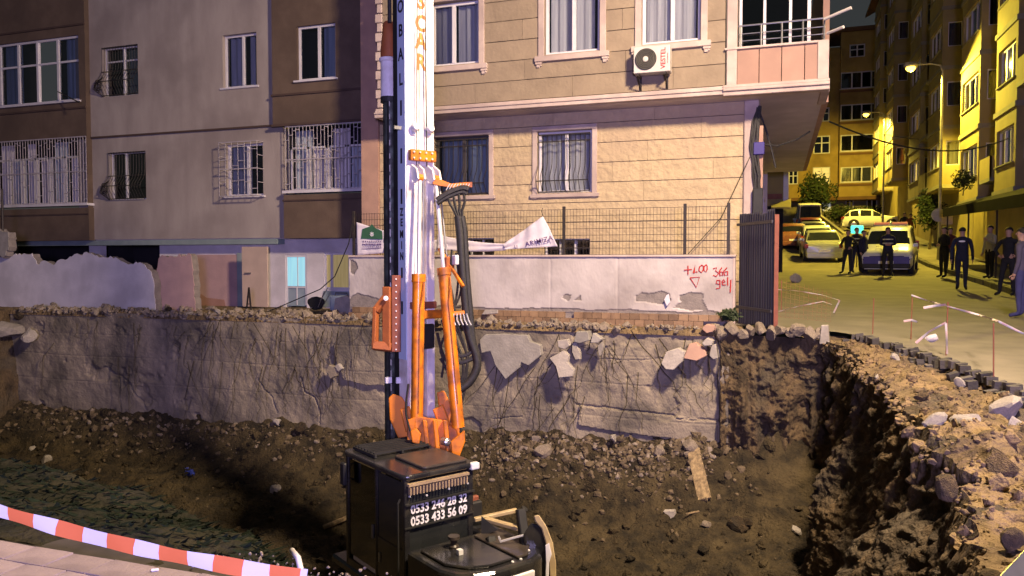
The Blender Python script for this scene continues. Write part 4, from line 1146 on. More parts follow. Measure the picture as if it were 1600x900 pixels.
strokes([[(1069,422),(1081,421)], [(1075,415),(1075,429)], [(1083,427),(1086,415),(1085,427)], [(1087,425),(1090,425)],
         [(1097,414),(1093,417),(1092,423),(1096,426),(1099,421),(1099,416),(1096,414)], [(1103,414),(1100,417),(1100,423),(1103,425),(1105,421),(1105,416),(1103,413)],
         [(1078,434),(1093,433),(1088,449),(1078,434)],
         [(1114,420),(1120,418),(1118,423),(1123,427),(1119,432),(1114,430)], [(1128,418),(1124,424),(1125,431),(1129,430),(1129,425),(1125,425)], [(1136,418),(1131,424),(1132,430),(1137,430),(1137,424),(1133,425)],
         [(1125,438),(1120,438),(1119,443),(1124,444),(1125,438),(1125,450),(1119,451)], [(1128,442),(1133,440),(1131,437),(1128,440),(1129,445),(1134,445)], [(1137,433),(1137,446)],
         [(1142,437),(1141,457)]], YS, .011, 'red_spray', W)
m = MB(); p = P(1042, 470, Y=YG-.05); m.prism([p+Vector(v) for v in ((-.05,0,.02),(0,0,-.10),(.06,0,-.02),(.03,0,.13),(-.01,0,.10))], (0,.03,0)); tag(m.build('paper_bag', 'banner'), 'crumpled pale wrapper caught on the plastered wall under the spray paint', 'wrapper')

# ------------------------------------------------------------------ wire fence on the wall
YF = YG + .10
F = thing('wire_fence', 'dark welded wire fence on top of the plastered wall', 'fence', ((xg0+xg1)/2, YF, zg1))
zf1 = P(1000, 325, Y=YF).z; zb_ = zg1 + .05
px_posts = (553, 722, 881, 1070, 1138)
xp = [P(p_, 380, Y=YF).x for p_ in px_posts]
for x in xp:
    m = MB(); m.box(x-.027, x+.027, YF-.025, YF+.025, zg1+.03, zf1+.06); m.build('post', 'iron', F, bevel=.004)
for a, b in zip(xp, xp[1:]):
    m = MB(); n = int((b-a)/.062)
    for i in range(1, n): m.bar((a+(b-a)*i/n, YF, zb_), (a+(b-a)*i/n, YF, zf1 + .02*math.sin(i*.3)), .0055, .0055)
    for q in [k/7 for k in range(8)]: m.bar((a, YF+.004, zb_+(zf1-zb_)*q), (b, YF+.004, zb_+(zf1-zb_)*q), .008, .008)
    m.build('mesh_panel', 'iron', F)['kind'] = 'stuff'

# ------------------------------------------------------------------ banner, torn and sagging on the fence
BN = thing('banner', 'torn white banner with green emblem sagging along the wire fence', 'banner', (P(720, 380, Y=YF).x, YF-.06, zg1))
yb = YF - .06
def cloth(c00, c10, c11, c01, name, nu, nv, sag=0.0, fold=.03, seed=0):
    a, b, c, d = [P(*q, Y=yb) for q in (c00, c10, c11, c01)]
    def fn(p, q):
        t_ = (a*(1-p)+b*p)*(1-q) + (d*(1-p)+c*p)*q
        s_ = sag*4*p*(1-p)
        f_ = fold*(math.sin(p*9+q*3+seed)*.5 + math.sin(p*23+q*5+seed*2)*.25 + math.sin(q*11+p*4)*.25)
        return (t_.x, yb + f_ - .02, t_.z - s_)
    m = MB(); m.grid(fn, nu, nv); o = m.build(name, 'banner', BN, smooth=True)
    s_ = o.modifiers.new('thickness', 'SOLIDIFY'); s_.thickness = .004
    return o
cloth((557,347),(606,362),(606,395),(559,399), 'emblem_sheet', 24, 12, 0, .012, 1)
cloth((600,362),(700,372),(700,388),(600,394), 'cloth_strip', 40, 6, .10, .03, 2)
cloth((684,366),(790,381),(790,391),(684,389), 'cloth_strip', 50, 8, .04, .04, 3)
cloth((788,381),(849,338),(872,385),(788,390), 'cloth_end', 40, 20, 0, .035, 4)
m = MB(); yb2 = yb - .035
q = lambda a, b: P(a, b, Y=yb2)
m.prism([q(564,373), q(566,358), q(577,354), q(581,350), q(586,356), q(597,361), q(598,374)], (0,.003,0)); m.build('emblem', 'green_print', BN)
m = MB()
for k in range(4):
    a = k*math.pi/4; c = P(581, 366, Y=yb2-.005); m.bar(c+Vector((math.cos(a)*.05,0,math.sin(a)*.05)), c-Vector((math.cos(a)*.05,0,math.sin(a)*.05)), .012, .003, up=(0,1,0))
m.build('emblem_star', 'decal_white', BN)
m = MB(); m.bar(q(565,389), q(596,387.5), .012, .003, up=(0,1,0)); m.build('emblem_rule', 'violet_print', BN)
rr = random.Random(8)
for row, (py, n_, h_) in enumerate(((377.5, 9, .035), (382, 12, .045), (385.5, 10, .02))):      # print too small to read
    m = MB()
    for k_ in range(n_):
        px_ = 566 + 30*(k_+.5)/n_; c = P(px_, py, Y=yb2-.002); m.box(c.x-.012, c.x+.012, yb2-.002, yb2+.001, c.z-h_*rr.uniform(.3,.5), c.z+h_*rr.uniform(.3,.5))
    m.build('print_line', 'violet_print', BN)['kind'] = 'stuff'
text('ARIMIZA', 'lettering', .13, 'violet_print', BN, facing(P(842, 377, Y=yb2-.03), 0, R(13)), bold=.001, spacing=1.15)
text('LI', 'lettering', .10, 'violet_print', BN, facing(P(806, 386, Y=yb2-.03), 0, R(4)))
m = MB(); m.tube([P(849,338,Y=yb), P(846,330,Y=yb), P(848,325,Y=yb)], .006, 5); m.build('tie', 'rubber', BN)

# ------------------------------------------------------------------ sheet metal gate
GT = thing('sheet_gate', 'dark corrugated sheet metal gate at the building corner', 'gate', (xg1+.35, YG, .4))
ga, gb = Vector((xg1+.06, 15.2, 0)), Vector((P(1209, 480, Y=14.0).x, 14.0, 0))
nsh = 5
for i in range(nsh):
    a = ga.lerp(gb, i/nsh); b = ga.lerp(gb, (i+1)/nsh); d = (b-a); nrm = Vector((-d.y, d.x, 0)).normalized()
    zt_ = P(1180, 333, Y=14.6).z + rnd.uniform(-.03, .05)
    m = MB(); K = 12
    vs = []
    for k in range(K+1):
        ph = (k % 4); o_ = .022 if ph in (1, 2) else 0
        p = a + d*(k/K) + nrm*o_
        vs += [(p.x, p.y, .44), (p.x, p.y, zt_)]
    m.add(vs, [(2*k, 2*k+2, 2*k+3, 2*k+1) for k in range(K)])
    o = m.build('sheet', 'gate_metal', GT); s_ = o.modifiers.new('thickness', 'SOLIDIFY'); s_.thickness = .004
for z in (.75, zt_-.22):
    m = MB(); m.bar(ga+Vector((-.04,-.04,z)), gb+Vector((-.04,-.04,z)), .03, .05); m.build('rail', 'gate_metal', GT)
m = MB(); m.box(gb.x-.0, gb.x+.07, gb.y-.03, gb.y+.04, .4, zt_-.1); m.build('post', 'rust_red', GT)
# ================================================================== DRILLING RIG in the pit
RZ = R(57.1)
RIG = thing('drilling_rig', 'white and orange tracked drilling rig with tall mast standing in the pit', 'drilling rig', (-4.15, 8.09, -3.45), RZ)
_ri = (Matrix.Translation(RIG.location) @ Matrix.Rotation(RZ, 4, 'Z')).inverted()
def lp(px, py, t): return _ri @ P(px, py, t=t)
def rp_(m, name, mt, parent=None, **k): return m.build(name, mt, parent or RIG, local=True, **k)
# undercarriage
for i, xc in enumerate((.15, 1.75)):
    m = MB(); prof = []
    for a in [k*math.pi/8 for k in range(9)]: prof.append((xc-.2, 1.75+.33*math.sin(a), .36-.33*math.cos(a)*-1))
    for a in [k*math.pi/8 for k in range(9)]: prof.append((xc-.2, -.85-.33*math.sin(a), .36+.33*math.cos(a)))
    prof2 = [(xc-.2, 1.75+.35*math.sin(a), .36+.35*-math.cos(a)) for a in [k*math.pi/8 for k in range(9)]] + [(xc-.2, -.85-.35*math.sin(a), .36+.35*math.cos(a)) for a in [k*math.pi/8 for k in range(9)]]
    m.prism(prof2, (.4,0,0)); tr = rp_(m, 'track', 'rubber', bevel=.02)
    for k in range(5):
        g = MB(); g.lathe([(.13,-.22), (.13,.22)], (xc, -.7+k*.58, .22), (1,0,0), 14); rp_(g, 'roller', 'black_matt', tr)
m = MB(); m.box(.3, 1.6, -.5, 1.4, .35, .75); rp_(m, 'chassis', 'black_matt', bevel=.03)
m = MB(); m.lathe([(.55,0), (.55,.14)], (.95, .35, .74), (0,0,1), 28); rp_(m, 'slew_ring', 'black_matt')
m = MB(); m.box(-.02, 1.95, -1.3, 2.0, .87, 1.0); rp_(m, 'deck', 'black_paint', bevel=.03)
# cab
CZ0, CZ1 = 1.0, 2.49
m = MB()
for x, y in ((.0,.0), (.92,.0), (0,1.50), (.92,1.50)): m.box(x, x+.08, y, y+.08, CZ0, CZ1)
m.box(.0, .08, .70, .76, CZ0, CZ1); m.box(0, 1.0, 0, 1.58, CZ0-.02, CZ0+.10)
m.box(.01, .99, .012, .05, CZ0+.1, 1.50); m.box(.012, .05, .05, .72, CZ0+.1, 1.62)
cab = rp_(m, 'cab', 'black_paint', bevel=.022, seg=2)
def rounded(z0, z1, x0, x1, y0, y1, r0, n=5):
    pl_ = []
    for cx_, cy_, a0 in ((x1-r0, y1-r0, 0), (x0+r0, y1-r0, 90), (x0+r0, y0+r0, 180), (x1-r0, y0+r0, 270)):
        for k in range(n+1):
            a = R(a0 + 90*k/n); pl_.append((cx_+r0*math.cos(a), cy_+r0*math.sin(a), z0))
    return pl_
m = MB(); m.prism(rounded(CZ1-.02, 0, -.035, 1.035, -.04, 1.62, .12), (0,0,.07)); rf = rp_(m, 'cab_roof', 'black_paint', cab, bevel=.03, seg=3)
m = MB(); m.prism(rounded(CZ1+.05, 0, .30, .97, .06, .80, .06), (0,0,.035)); rp_(m, 'roof_hatch', 'cab_top', cab, bevel=.015, seg=2)
for k in range(7):
    m = MB(); m.bar((.10, .95+k*.085, CZ1+.10), (.92, .95+k*.085, CZ1+.10), .03, .03); rp_(m, 'roof_guard_bar', 'black_matt', cab)
for x in (.10, .5, .92):
    m = MB(); m.bar((x, .9, CZ1+.075), (x, 1.52, CZ1+.075), .03, .035); rp_(m, 'roof_guard_rail', 'black_matt', cab)
m = MB(); m.box(.06, .94, .022, .03, 1.50, CZ1-.05); rp_(m, 'rear_window', 'car_glass', cab)
m = MB(); m.box(.022, .03, .08, .70, 1.62, CZ1-.06); rp_(m, 'side_window', 'car_glass', cab)
m = MB(); m.box(.022, .03, .78, 1.50, 1.15, CZ1-.06); dw = rp_(m, 'door_window', 'pane_dark', cab)
m = MB(); m.box(.94, .97, .1, 1.5, 1.6, CZ1-.06); rp_(m, 'side_window', 'car_glass', cab)
m = MB(); m.box(.3, .75, .35, .95, 1.1, 1.5); m.box(.3, .75, .33, .45, 1.5, 2.05); rp_(m, 'seat', 'black_matt', cab, bevel=.05, seg=2)
m = MB(); m.box(-.002, .018, .80, .84, 1.55, 1.72); rp_(m, 'door_handle', 'steel', cab)
m = MB(); m.box(-.002, .016, .62, .66, 1.30, 1.42); rp_(m, 'door_catch', 'steel', cab)
# row of fins under the rear roof edge
m = MB(); m.box(.03, .90, -.055, .0, CZ1-.085, CZ1-.055); rp_(m, 'fin_rail', 'fin', cab)
for k in range(19):
    m = MB(); x = .05 + k*.045; m.box(x, x+.018, -.05, -.004, CZ1-.19, CZ1-.101); rp_(m, 'fin', 'fin', cab)
m = MB(); m.box(.0, 1.0, -.03, .0, CZ1-.32, CZ1-.30); m.box(.0, 1.0, -.02, 0, CZ1-.60, CZ1-.585); rp_(m, 'rear_trim', 'black_matt', cab)
rig_mtx = Matrix.Translation(RIG.location) @ Matrix.Rotation(RZ, 4, 'Z')
def rtext(s_, loc, size, mt, parent=None, rz=0, roll=0, **k):
    return text(s_, 'lettering', size, mt, RIG, facing(rig_mtx @ Vector(loc), RZ + rz, roll), **k)
rtext('0533 246 28 32', (.50, .012, 2.10), .150, 'decal_white', bold=.004, sx=.86)
rtext('0533 433 56 09', (.50, .012, 1.955), .150, 'decal_white', bold=.004, sx=.86)
for x, z in ((.06, CZ1-.21), (.3, CZ1-.24), (.62, CZ1-.22), (.9, CZ1-.2)):
    m = MB(); m.lathe([(.014,0), (.012,.01)], (x, -.012, z), (0,-1,0), 8); rp_(m, 'bolt', 'chrome', cab)
# work lamps and mirror on the cab
m = MB(); m.box(.93, 1.06, -.06, .03, CZ1-.04, CZ1+.05); rp_(m, 'work_lamp', 'head_light', bevel=.02, seg=2)
m = MB(); m.box(-.11, -.05, 1.4, 1.52, 2.1, 2.4); rp_(m, 'mirror', 'black_matt', bevel=.015)
m = MB(); m.tube([(.0,1.5,2.35), (-.08,1.46,2.38)], .012, 6); m.tube([(.0,1.5,2.15), (-.08,1.46,2.14)], .012, 6); rp_(m, 'mirror_arm', 'black_matt')
m = MB(); m.tube([(-.03,.05,CZ0+.2), (-.06,.05,CZ0+.25), (-.06,.05,2.2), (-.03,.05,2.25)], .013, 6); rp_(m, 'grab_rail', 'black_matt')
# engine housing behind and beside the cab
m = MB()
hp = [(-.02,-.75), (.06,-.98), (.22,-1.12), (.45,-1.2), (1.0,-1.2), (1.2,-1.1), (1.32,-.92), (1.36,-.55), (1.36,.62), (1.04,.62), (1.04,-.06), (-.02,-.06)]
m.prism([(x, y, 1.0) for x, y in hp], (0,0,.66)); hood = rp_(m, 'engine_hood', 'black_paint', bevel=.06, seg=3)
m = MB(); m.prism([(.08,-.22,1.662), (.08,-.75,1.662), (.22,-.98,1.662), (.45,-1.08,1.662), (.80,-1.08,1.662), (.80,-.22,1.662)], (0,0,.035)); rp_(m, 'hood_lid', 'black_paint', hood, bevel=.02, seg=2)
m = MB(); m.prism([(.86,-.20,1.662), (.86,-1.08,1.662), (1.0,-1.08,1.662), (1.22,-.85,1.662), (1.28,-.20,1.662)], (0,0,.028)); rp_(m, 'hood_lid', 'cab_top', hood, bevel=.02, seg=2)
m = MB(); m.prism([(-.03,-.72,1.42), (-.03,-.78,1.42), (.04,-1.01,1.42), (.2,-1.15,1.42), (.44,-1.225,1.42), (1.0,-1.225,1.42), (.98,-1.19,1.42), (.45,-1.19,1.42), (.22,-1.11,1.42), (.06,-.98,1.42)], (0,0,.13)); rp_(m, 'stripe', 'decal_white', hood, bevel=.01)
vd = _ri.to_3x3() @ ray(840, 850).normalized()
m = MB(); m.prism([lp(a_, b_, 9.15) for a_, b_ in ((816,838),(830,816),(846,822),(856,845),(862,872),(864,905),(846,925),(826,905),(824,880))], vd*.35); rp_(m, 'side_shroud', 'black_paint', bevel=.03, seg=2)
m = MB(); m.prism([lp(a_, b_, 9.12) for a_, b_ in ((834,806),(842,804),(854,822),(864,848),(869,880),(869,925),(861,925),(858,882),(853,850),(846,826),(836,815))], vd*.30); rp_(m, 'shroud_trim', 'yellow_guard', bevel=.012)
m = MB(); m.prism([lp(a_, b_, 9.08) for a_, b_ in ((852,852),(858,848),(862,866),(858,880),(857,925),(851,925),(853,880))], vd*.05); rp_(m, 'shroud_stripe', 'decal_white', bevel=.006)
m = MB(); m.bar(lp(741,812,9.9), lp(808,797,10.1), .07, .05); rp_(m, 'guard_bar', 'yellow_guard', bevel=.008)
m = MB(); m.bar(lp(758,811,9.75), lp(812,826,9.5), .085, .05); rp_(m, 'guard_bar', 'yellow_guard', bevel=.008)
m = MB(); m.box(1.02, 1.30, .22, .30, 1.66, 1.93); rp_(m, 'valve_cover', 'black_matt', bevel=.015)
m = MB(); m.prism([lp(a_, b_, 9.55) for a_, b_ in ((752,806),(778,828),(752,838))], vd*.05); rp_(m, 'gusset', 'black_matt')
for px_, p0, p1 in ((813, 795, 862), (766, 838, 886)):
    m = MB(); m.bar(lp(px_, p0, 9.35), lp(px_+9, p1, 9.2), .11, .10); rp_(m, 'upright', 'black_matt', bevel=.012)
m = MB(); m.bar(lp(742,862,9.3), lp(786,852,9.3), .12, .09); rp_(m, 'crossbar', 'black_paint', bevel=.012)
m = MB(); m.bar(lp(776,880,9.0), lp(840,868,9.0), .10, .05); rp_(m, 'crossbar', 'black_paint', bevel=.012)
m = MB(); m.bar(lp(782,846,9.2), lp(818,836,9.2), .02, .02); rp_(m, 'grab_rail', 'chrome')
m = MB(); m.bar(lp(779,838,9.2), lp(783,847,9.2), .02, .02); rp_(m, 'grab_rail_end', 'chrome')
m = MB(); c = lp(816, 800, 9.5); m.tube([c - Vector((0,0,.3)), c, c + Vector((.02,-.03,.05))], .045, 10); rp_(m, 'exhaust', 'black_matt', smooth='auto')
for k in range(4):
    m = MB(); m.lathe([(.018,0), (.018,.012), (.010,.02)], (.75+.12*k, -1.12+.05*k*(k>1), 1.665), (0,0,1), 10); rp_(m, 'bolt', 'chrome', hood)
m = MB(); m.lathe([(.06,0), (.06,.03), (.04,.05), (.04,.10), (.07,.115), (.07,.15)], (.42, -.42, 1.695), (0,0,1), 14); rp_(m, 'filler_cap', 'cab_top', hood, smooth='auto')
m = MB(); m.box(.33, .39, -.66, -.60, 1.70, 1.76); rp_(m, 'hood_light', 'head_light', hood)
m = MB(); m.prism([(1.06,.35,1.7), (1.24,.35,1.7), (1.20,.35,2.32), (1.10,.35,2.36)], (0,.05,0)); rp_(m, 'side_plate', 'parapet_panel', bevel=.01)
m = MB(); m.box(1.05, 1.3, .30, .36, 1.66, 1.98); rp_(m, 'valve_block', 'rust_red', bevel=.01)
# mast
mc = lp(651, 400, 11.1); mx, my = mc.x, mc.y
MW, MD = .46, .25
ZB, ZTOP = 2.2, 10.2
zl = lambda py, t=11.1: lp(650, py, t).z
m = MB(); m.box(mx-MW/2, mx+MW/2, my-MD/2, my+MD/2, zl(262), ZTOP); mast = rp_(m, 'mast', 'mast_white', bevel=.012)
# lower mast: two flanges with a recessed web
m = MB(); zlo = zl(690)
m.box(mx-MW/2, mx-MW/2+.13, my-MD/2, my+MD/2, zlo, zl(262)-.002); m.box(mx+MW/2-.13, mx+MW/2, my-MD/2, my+MD/2, zlo, zl(262)-.002); m.box(mx-MW/2+.13, mx+MW/2-.13, my-.02, my+.06, zlo, zl(262)-.002)
rp_(m, 'lower_mast', 'mast_white', bevel=.01)
m = MB(); m.box(mx-MW/2-.012, mx-MW/2-.001, my-MD/2+.02, my+MD/2-.02, zl(560), ZTOP); rp_(m, 'side_plate', 'mast_bluelit', mast)  # thin sheet that carries the painted blue light
m = MB(); m.box(mx-MW/2+.02, mx+MW/2-.06, my+MD/2, my+MD/2+.16, zlo, ZTOP); rp_(m, 'guide_rail', 'black_matt', mast)
sx_ = mx-MW/2-.013
for y0, y1 in ((-40,-25), (162,185), (235,258), (297,320), (418,434), (470,490)):
    m = MB(); m.box(sx_-.004, sx_, my-.022, my+.022, zl(y1), zl(y0)); rp_(m, 'slot', 'decal_dark', mast)
for ch_, py in (('G',-62), ('L',-20), ('O',21), ('B',57), ('A',93), ('L',131), ('Z',333), ('E',349), ('M',367), ('I',384), ('N',401)):
    rtext(ch_, (sx_-.003, my, zl(py)), .24 if py < 200 else .15, 'decal_dark', rz=-math.pi/2, bold=.005, sx=.85)
for ch_, py in (('O',-22), ('S',11), ('C',45), ('A',72), ('R',104)):
    rtext(ch_, (mx+.01, my-MD/2-.003, zl(py)), .31, 'decal_orange', bold=.010, sx=.85)
for dx, w_ in ((-.10,.007), (-.06,.006), (.07,.010)):
    m = MB(); m.tube([(mx+dx*.6, my-MD/2-.05, ZTOP), (mx+dx, my-MD/2-.05, zl(262))], w_, 6); rp_(m, 'wire_rope', 'rubber', mast)
# clamp, sheave lugs, lamps
m = MB(); m.box(mx-MW/2+.02, mx+MW/2-.02, my-MD/2-.09, my-MD/2-.001, zl(255), zl(238)); cl = rp_(m, 'clamp', 'orange', bevel=.01)
for k in range(8):
    g = MB(); g.lathe([(.014,0), (.014,.02)], (mx-MW/2+.06+.10*(k//2), my-MD/2-.091, zl(242 if k % 2 else 251)), (0,-1,0), 8); rp_(g, 'bolt', 'chrome', cl)
for dx in (-.13, .12):
    m = MB(); m.lathe([(.055,0), (.065,.05), (.045,.09), (.02,.10)], (mx+dx, my-MD/2-.02, zl(205)), (0,-1,.15), 14); m.box(mx+dx-.02, mx+dx+.02, my-MD/2-.03, my-MD/2, zl(215), zl(196)); rp_(m, 'work_lamp', 'head_light', smooth='auto')
m = MB(); m.box(mx-MW/2-.14, mx-MW/2, my-.03, my+.03, zl(207), zl(202)); rp_(m, 'lamp_bracket', 'steel')
TC1, TC2 = (mx-.10, my-MD/2-.13), (mx+.16, my-MD/2-.13)
for x, y in (TC1, TC2):
    m = MB(); m.prism([(x-.07, y+.14, zl(258)), (x-.07, y-.03, zl(268)), (x-.07, y-.07, zl(283)), (x-.07, y+.02, zl(290)), (x-.07, y+.14, zl(280))], (.03,0,0)); m.prism([(x+.04, y+.14, zl(258)), (x+.04, y-.03, zl(268)), (x+.04, y-.07, zl(283)), (x+.04, y+.02, zl(290)), (x+.04, y+.14, zl(280))], (.03,0,0)); rp_(m, 'lug', 'mast_white', bevel=.006)
    m = MB(); m.lathe([(.05,-.035), (.05,.035)], (x, y-.01, zl(281)), (1,0,0), 12); rp_(m, 'pin', 'orange')
# hydraulic cylinders
B1, B2 = lp(651, 684, 10.7), lp(716, 668, 10.55)
T1 = Vector((TC1[0], TC1[1]-.01, zl(283))); T2 = Vector((TC2[0], TC2[1]-.01, zl(283)))
for b_, t_, q in ((B1, T1, .63), (B2, T2, .635)):
    mid = b_.lerp(t_, q)
    m = MB(); m.tube([b_, mid], .088, 18); m.tube([b_.lerp(t_, q-.03), mid], .10, 18); cy_ = rp_(m, 'cylinder', 'orange', smooth='auto')
    m = MB(); m.tube([mid, t_], .030, 12); rp_(m, 'piston_rod', 'chrome', cy_, smooth='auto')
    m = MB(); m.tube([mid + Vector((.075,0,0)), t_ + Vector((.06,0,.0))], .012, 8); rp_(m, 'guide_pipe', 'steel', cy_)
    m = MB(); m.tube([b_.lerp(t_, .1) + Vector((-.03,-.09,0)), b_.lerp(t_, .5) + Vector((-.03,-.095,0)), b_.lerp(t_, .56) + Vector((.0,-.13,0)), b_.lerp(t_, .60) + Vector((.02,-.10,0))], .010, 6); rp_(m, 'oil_pipe', 'orange_dull', cy_)
m = MB(); m.box(mx-.06, mx+.42, my-MD/2-.14, my-MD/2-.04, zl(497), zl(484)); rp_(m, 'cross_member', 'orange', bevel=.012)
m = MB(); m.box(mx-.13, mx+.20, my-MD/2-.05, my-MD/2+.06, zl(545), zl(506)); rp_(m, 'winch', 'black_matt', bevel=.02)
m = MB(); m.box(mx-.19, mx+.24, my-MD/2-.04, my-MD/2+.02, zl(482), zl(471)); rp_(m, 'bracket', 'rust_red', bevel=.01)
# yoke at the foot of the mast
def plate_px(pts_, t, thick, name, mt='orange'):
    q_ = [lp(a, b, t) for a, b in pts_]
    m = MB(); m.prism(q_, (_ri.to_3x3() @ (ray(660, 650).normalized() * thick))); return rp_(m, name, mt, bevel=.014, seg=2)
plate_px([(607,622),(614,615),(628,620),(638,638),(652,664),(656,702),(630,702),(609,655)], 10.95, .14, 'yoke_arm')
plate_px([(683,613),(694,610),(700,622),(714,650),(722,690),(700,700),(688,660)], 10.95, .14, 'yoke_arm')
plate_px([(636,656),(652,650),(690,656),(714,672),(721,700),(704,720),(682,706),(655,698),(636,694)], 10.62, .34, 'yoke_base')
for a_ in (660, 676, 692): plate_px([(a_,656),(a_+7,657),(a_+12,706),(a_+5,706)], 10.50, .16, 'yoke_rib')
plate_px([(676,640),(692,632),(704,664),(690,676)], 10.75, .16, 'yoke_bracket')
plate_px([(625,640),(640,634),(648,668),(634,676)], 10.8, .16, 'yoke_bracket')
plate_px([(704,690),(726,672),(727,690),(718,714),(706,712)], 10.45, .12, 'yoke_lug')
plate_px([(641,674),(650,668),(658,678),(655,694),(644,692)], 10.4, .10, 'yoke_lug')
m = MB(); c = lp(696, 690, 10.5); m.lathe([(.055,-.05), (.055,.05), (.03,.07)], c, (.1,-1,0), 14); rp_(m, 'pin', 'steel')
# leader bracket on the left of the mast
q_ = [lp(*p_, 10.9) for p_ in ((612,430),(626,430),(626,550),(612,550))]
m = MB(); m.prism(q_, (_ri.to_3x3() @ (ray(620, 490).normalized() * .08))); lb = rp_(m, 'leader_plate', 'rust_red', bevel=.006)
for k in range(12):
    g = MB(); g.lathe([(.010,0), (.010,.012)], lp(619, 436+k*10, 10.9), _ri.to_3x3() @ (-ray(620, 490)), 8); rp_(g, 'rivet', 'decal_white', lb)
m = MB()
for a, b, w_ in (((606,448),(606,548),.12), ((606,462),(588,486),.10), ((588,480),(586,546),.06), ((583,540),(612,543),.14)):
    m.bar(lp(*a, 10.95), lp(*b, 10.95), .12, w_, up=_ri.to_3x3() @ Vector((1,0,0)))
rp_(m, 'leader_bracket', 'orange_dull', bevel=.01)
m = MB(); m.lathe([(.035,0), (.035,.02), (.015,.022), (.015,.03)], lp(603, 466, 10.85), _ri.to_3x3() @ (-ray(603, 466)), 14); rp_(m, 'pivot', 'decal_white')
# drill string with rotary head
ds = lp(611, 420, 11.35); dx_, dy_ = ds.x, ds.y
zd = lambda py: lp(611, py, 11.35).z
m = MB(); m.tube([(dx_, dy_, .15), (dx_, dy_, zd(160))], .105, 20); dr_ = rp_(m, 'drill_string', 'drill_steel', smooth='auto')
cdir = (_ri @ Vector((0,0,0))) - Vector((dx_, dy_, 0)); cdir.z = 0; cdir.normalize(); cside = Vector((-cdir.y, cdir.x, 0))
rr = random.Random(4)
for k in range(26):
    z = zd(170 + k*20); g = MB(); c = Vector((dx_, dy_, z)) + cdir*.108 - cside*.02; g.bar(c, c + Vector((0,0,rr.uniform(.07,.14))), .035, .02, up=cdir); rp_(g, 'lug', 'pole_metal', dr_)
for x in (-.085, .085):
    g = MB(); g.bar((dx_+x, dy_-.09, .5), (dx_+x, dy_-.09, zd(162)), .022, .022); rp_(g, 'key_bar', 'black_matt', dr_)
m = MB(); m.lathe([(.13,0), (.13,.08)], (dx_-.01, dy_, zd(163)), (0,0,1), 22); rp_(m, 'flange', 'black_matt')
dh = lp(607, 120, 11.35)
m = MB(); m.lathe([(.115,zd(155)-dh.z), (.115,zd(98)-dh.z), (.135,zd(97)-dh.z), (.135,zd(92)-dh.z)], dh, (0,0,1), 24); rp_(m, 'rotary_head', 'mast_white', smooth='auto')
m = MB(); m.lathe([(.125,0), (.125,.10), (.10,.35), (.085,.5), (.06,.53)], (dh.x+.01, dh.y, zd(91)), (0,0,1), 18); rp_(m, 'gearbox', 'orange_dull', smooth='auto')
for k in range(6):
    g = MB(); g.lathe([(.014,0), (.014,.02)], (dh.x+.07, dh.y-.115, zd(90)+.06+.08*k), (0,-1,0), 8); rp_(g, 'bolt', 'decal_white')
m = MB(); m.tube([(dx_-.0, dy_-.0, zd(40)), (dx_, dy_, ZTOP-.2)], .03, 8); rp_(m, 'hoist_rope', 'rubber')
m = MB(); m.box(dx_-.05, dx_+.25, dy_-.13, dy_-.09, zd(599), zd(588)); rp_(m, 'guide_clamp', 'black_matt')
for px in (607, 624):
    m = MB(); c = lp(px, 594, 11.1); m.box(c.x-.05, c.x+.05, c.y-.02, c.y+.02, c.z-.045, c.z+.045); rp_(m, 'reflector', 'decal_white', bevel=.006)
# hose boom (comb) and hoses
m = MB(); m.prism([lp(676,279,10.9), lp(690,281,10.9), lp(705,287,10.9), lp(738,284,10.9), lp(738,293,10.9), lp(704,293,10.9), lp(690,291,10.9), lp(676,288,10.9)], _ri.to_3x3() @ (ray(700, 285).normalized()*.06)); cb = rp_(m, 'hose_boom', 'orange', bevel=.006)
for k in range(8):
    g = MB(); g.tube([lp(703+k*4.4, 287, 10.85), lp(697+k*4.4, 297, 10.85)], .007, 6); rp_(g, 'hose_clamp', 'chrome', cb)
def hose(pts_, r_, t=10.8, n=6, jit=0):
    q_ = [lp(a, b, t + (c[0] if c else 0)) for a, b, *c in pts_]
    # Catmull-Rom smoothing
    out = []
    for i in range(len(q_)-1):
        p0 = q_[max(i-1,0)]; p1 = q_[i]; p2 = q_[i+1]; p3 = q_[min(i+2,len(q_)-1)]
        for k in range(5):
            u = k/5
            out.append(.5*((2*p1) + (p2-p0)*u + (2*p0-5*p1+4*p2-p3)*u*u + (3*p1-p0-3*p2+p3)*u**3))
    out.append(q_[-1]); m = MB(); m.tube(out, r_, n)
    return rp_(m, 'hose', 'rubber', smooth='auto')
hose([(683,313),(700,302),(722,294),(732,296)], .045); hose([(683,318),(700,308),(722,300),(730,303)], .03)
for k, x in enumerate((700, 708, 716, 724)):
    hose([(x,298),(x+2,315),(710+k*4,330),(716+k*2.5,345),(719+k*2,365)], .022)
hose([(716,338),(719,365),(722,410),(727,470),(733,520),(744,555),(745,575),(735,595),(722,606),(712,612)], .060, n=10)
hose([(722,338),(726,365),(729,420),(734,480),(740,540),(743,560)], .045, n=8)
hose([(693,420),(700,450),(702,480),(712,530),(722,560),(724,585),(716,605),(708,640),(706,660)], .026)
hose([(700,430),(708,470),(712,500),(726,540),(730,570),(722,600),(712,630)], .024)
hose([(688,560),(697,575),(706,600),(712,630),(716,655)], .024); hose([(683,520),(690,548),(700,570),(704,600)], .024)
hose([(706,390),(704,420),(700,450),(708,476),(720,480)], .018); hose([(712,395),(716,430),(712,470),(704,486)], .018)
hose([(718,395),(722,430),(718,462),(708,484),(700,490)], .016); hose([(690,500),(695,520),(688,545),(693,565),(690,590)], .018)
hose([(705,500),(716,520),(726,545),(735,560),(742,550)], .018); hose([(716,492),(727,520),(733,548)], .016)
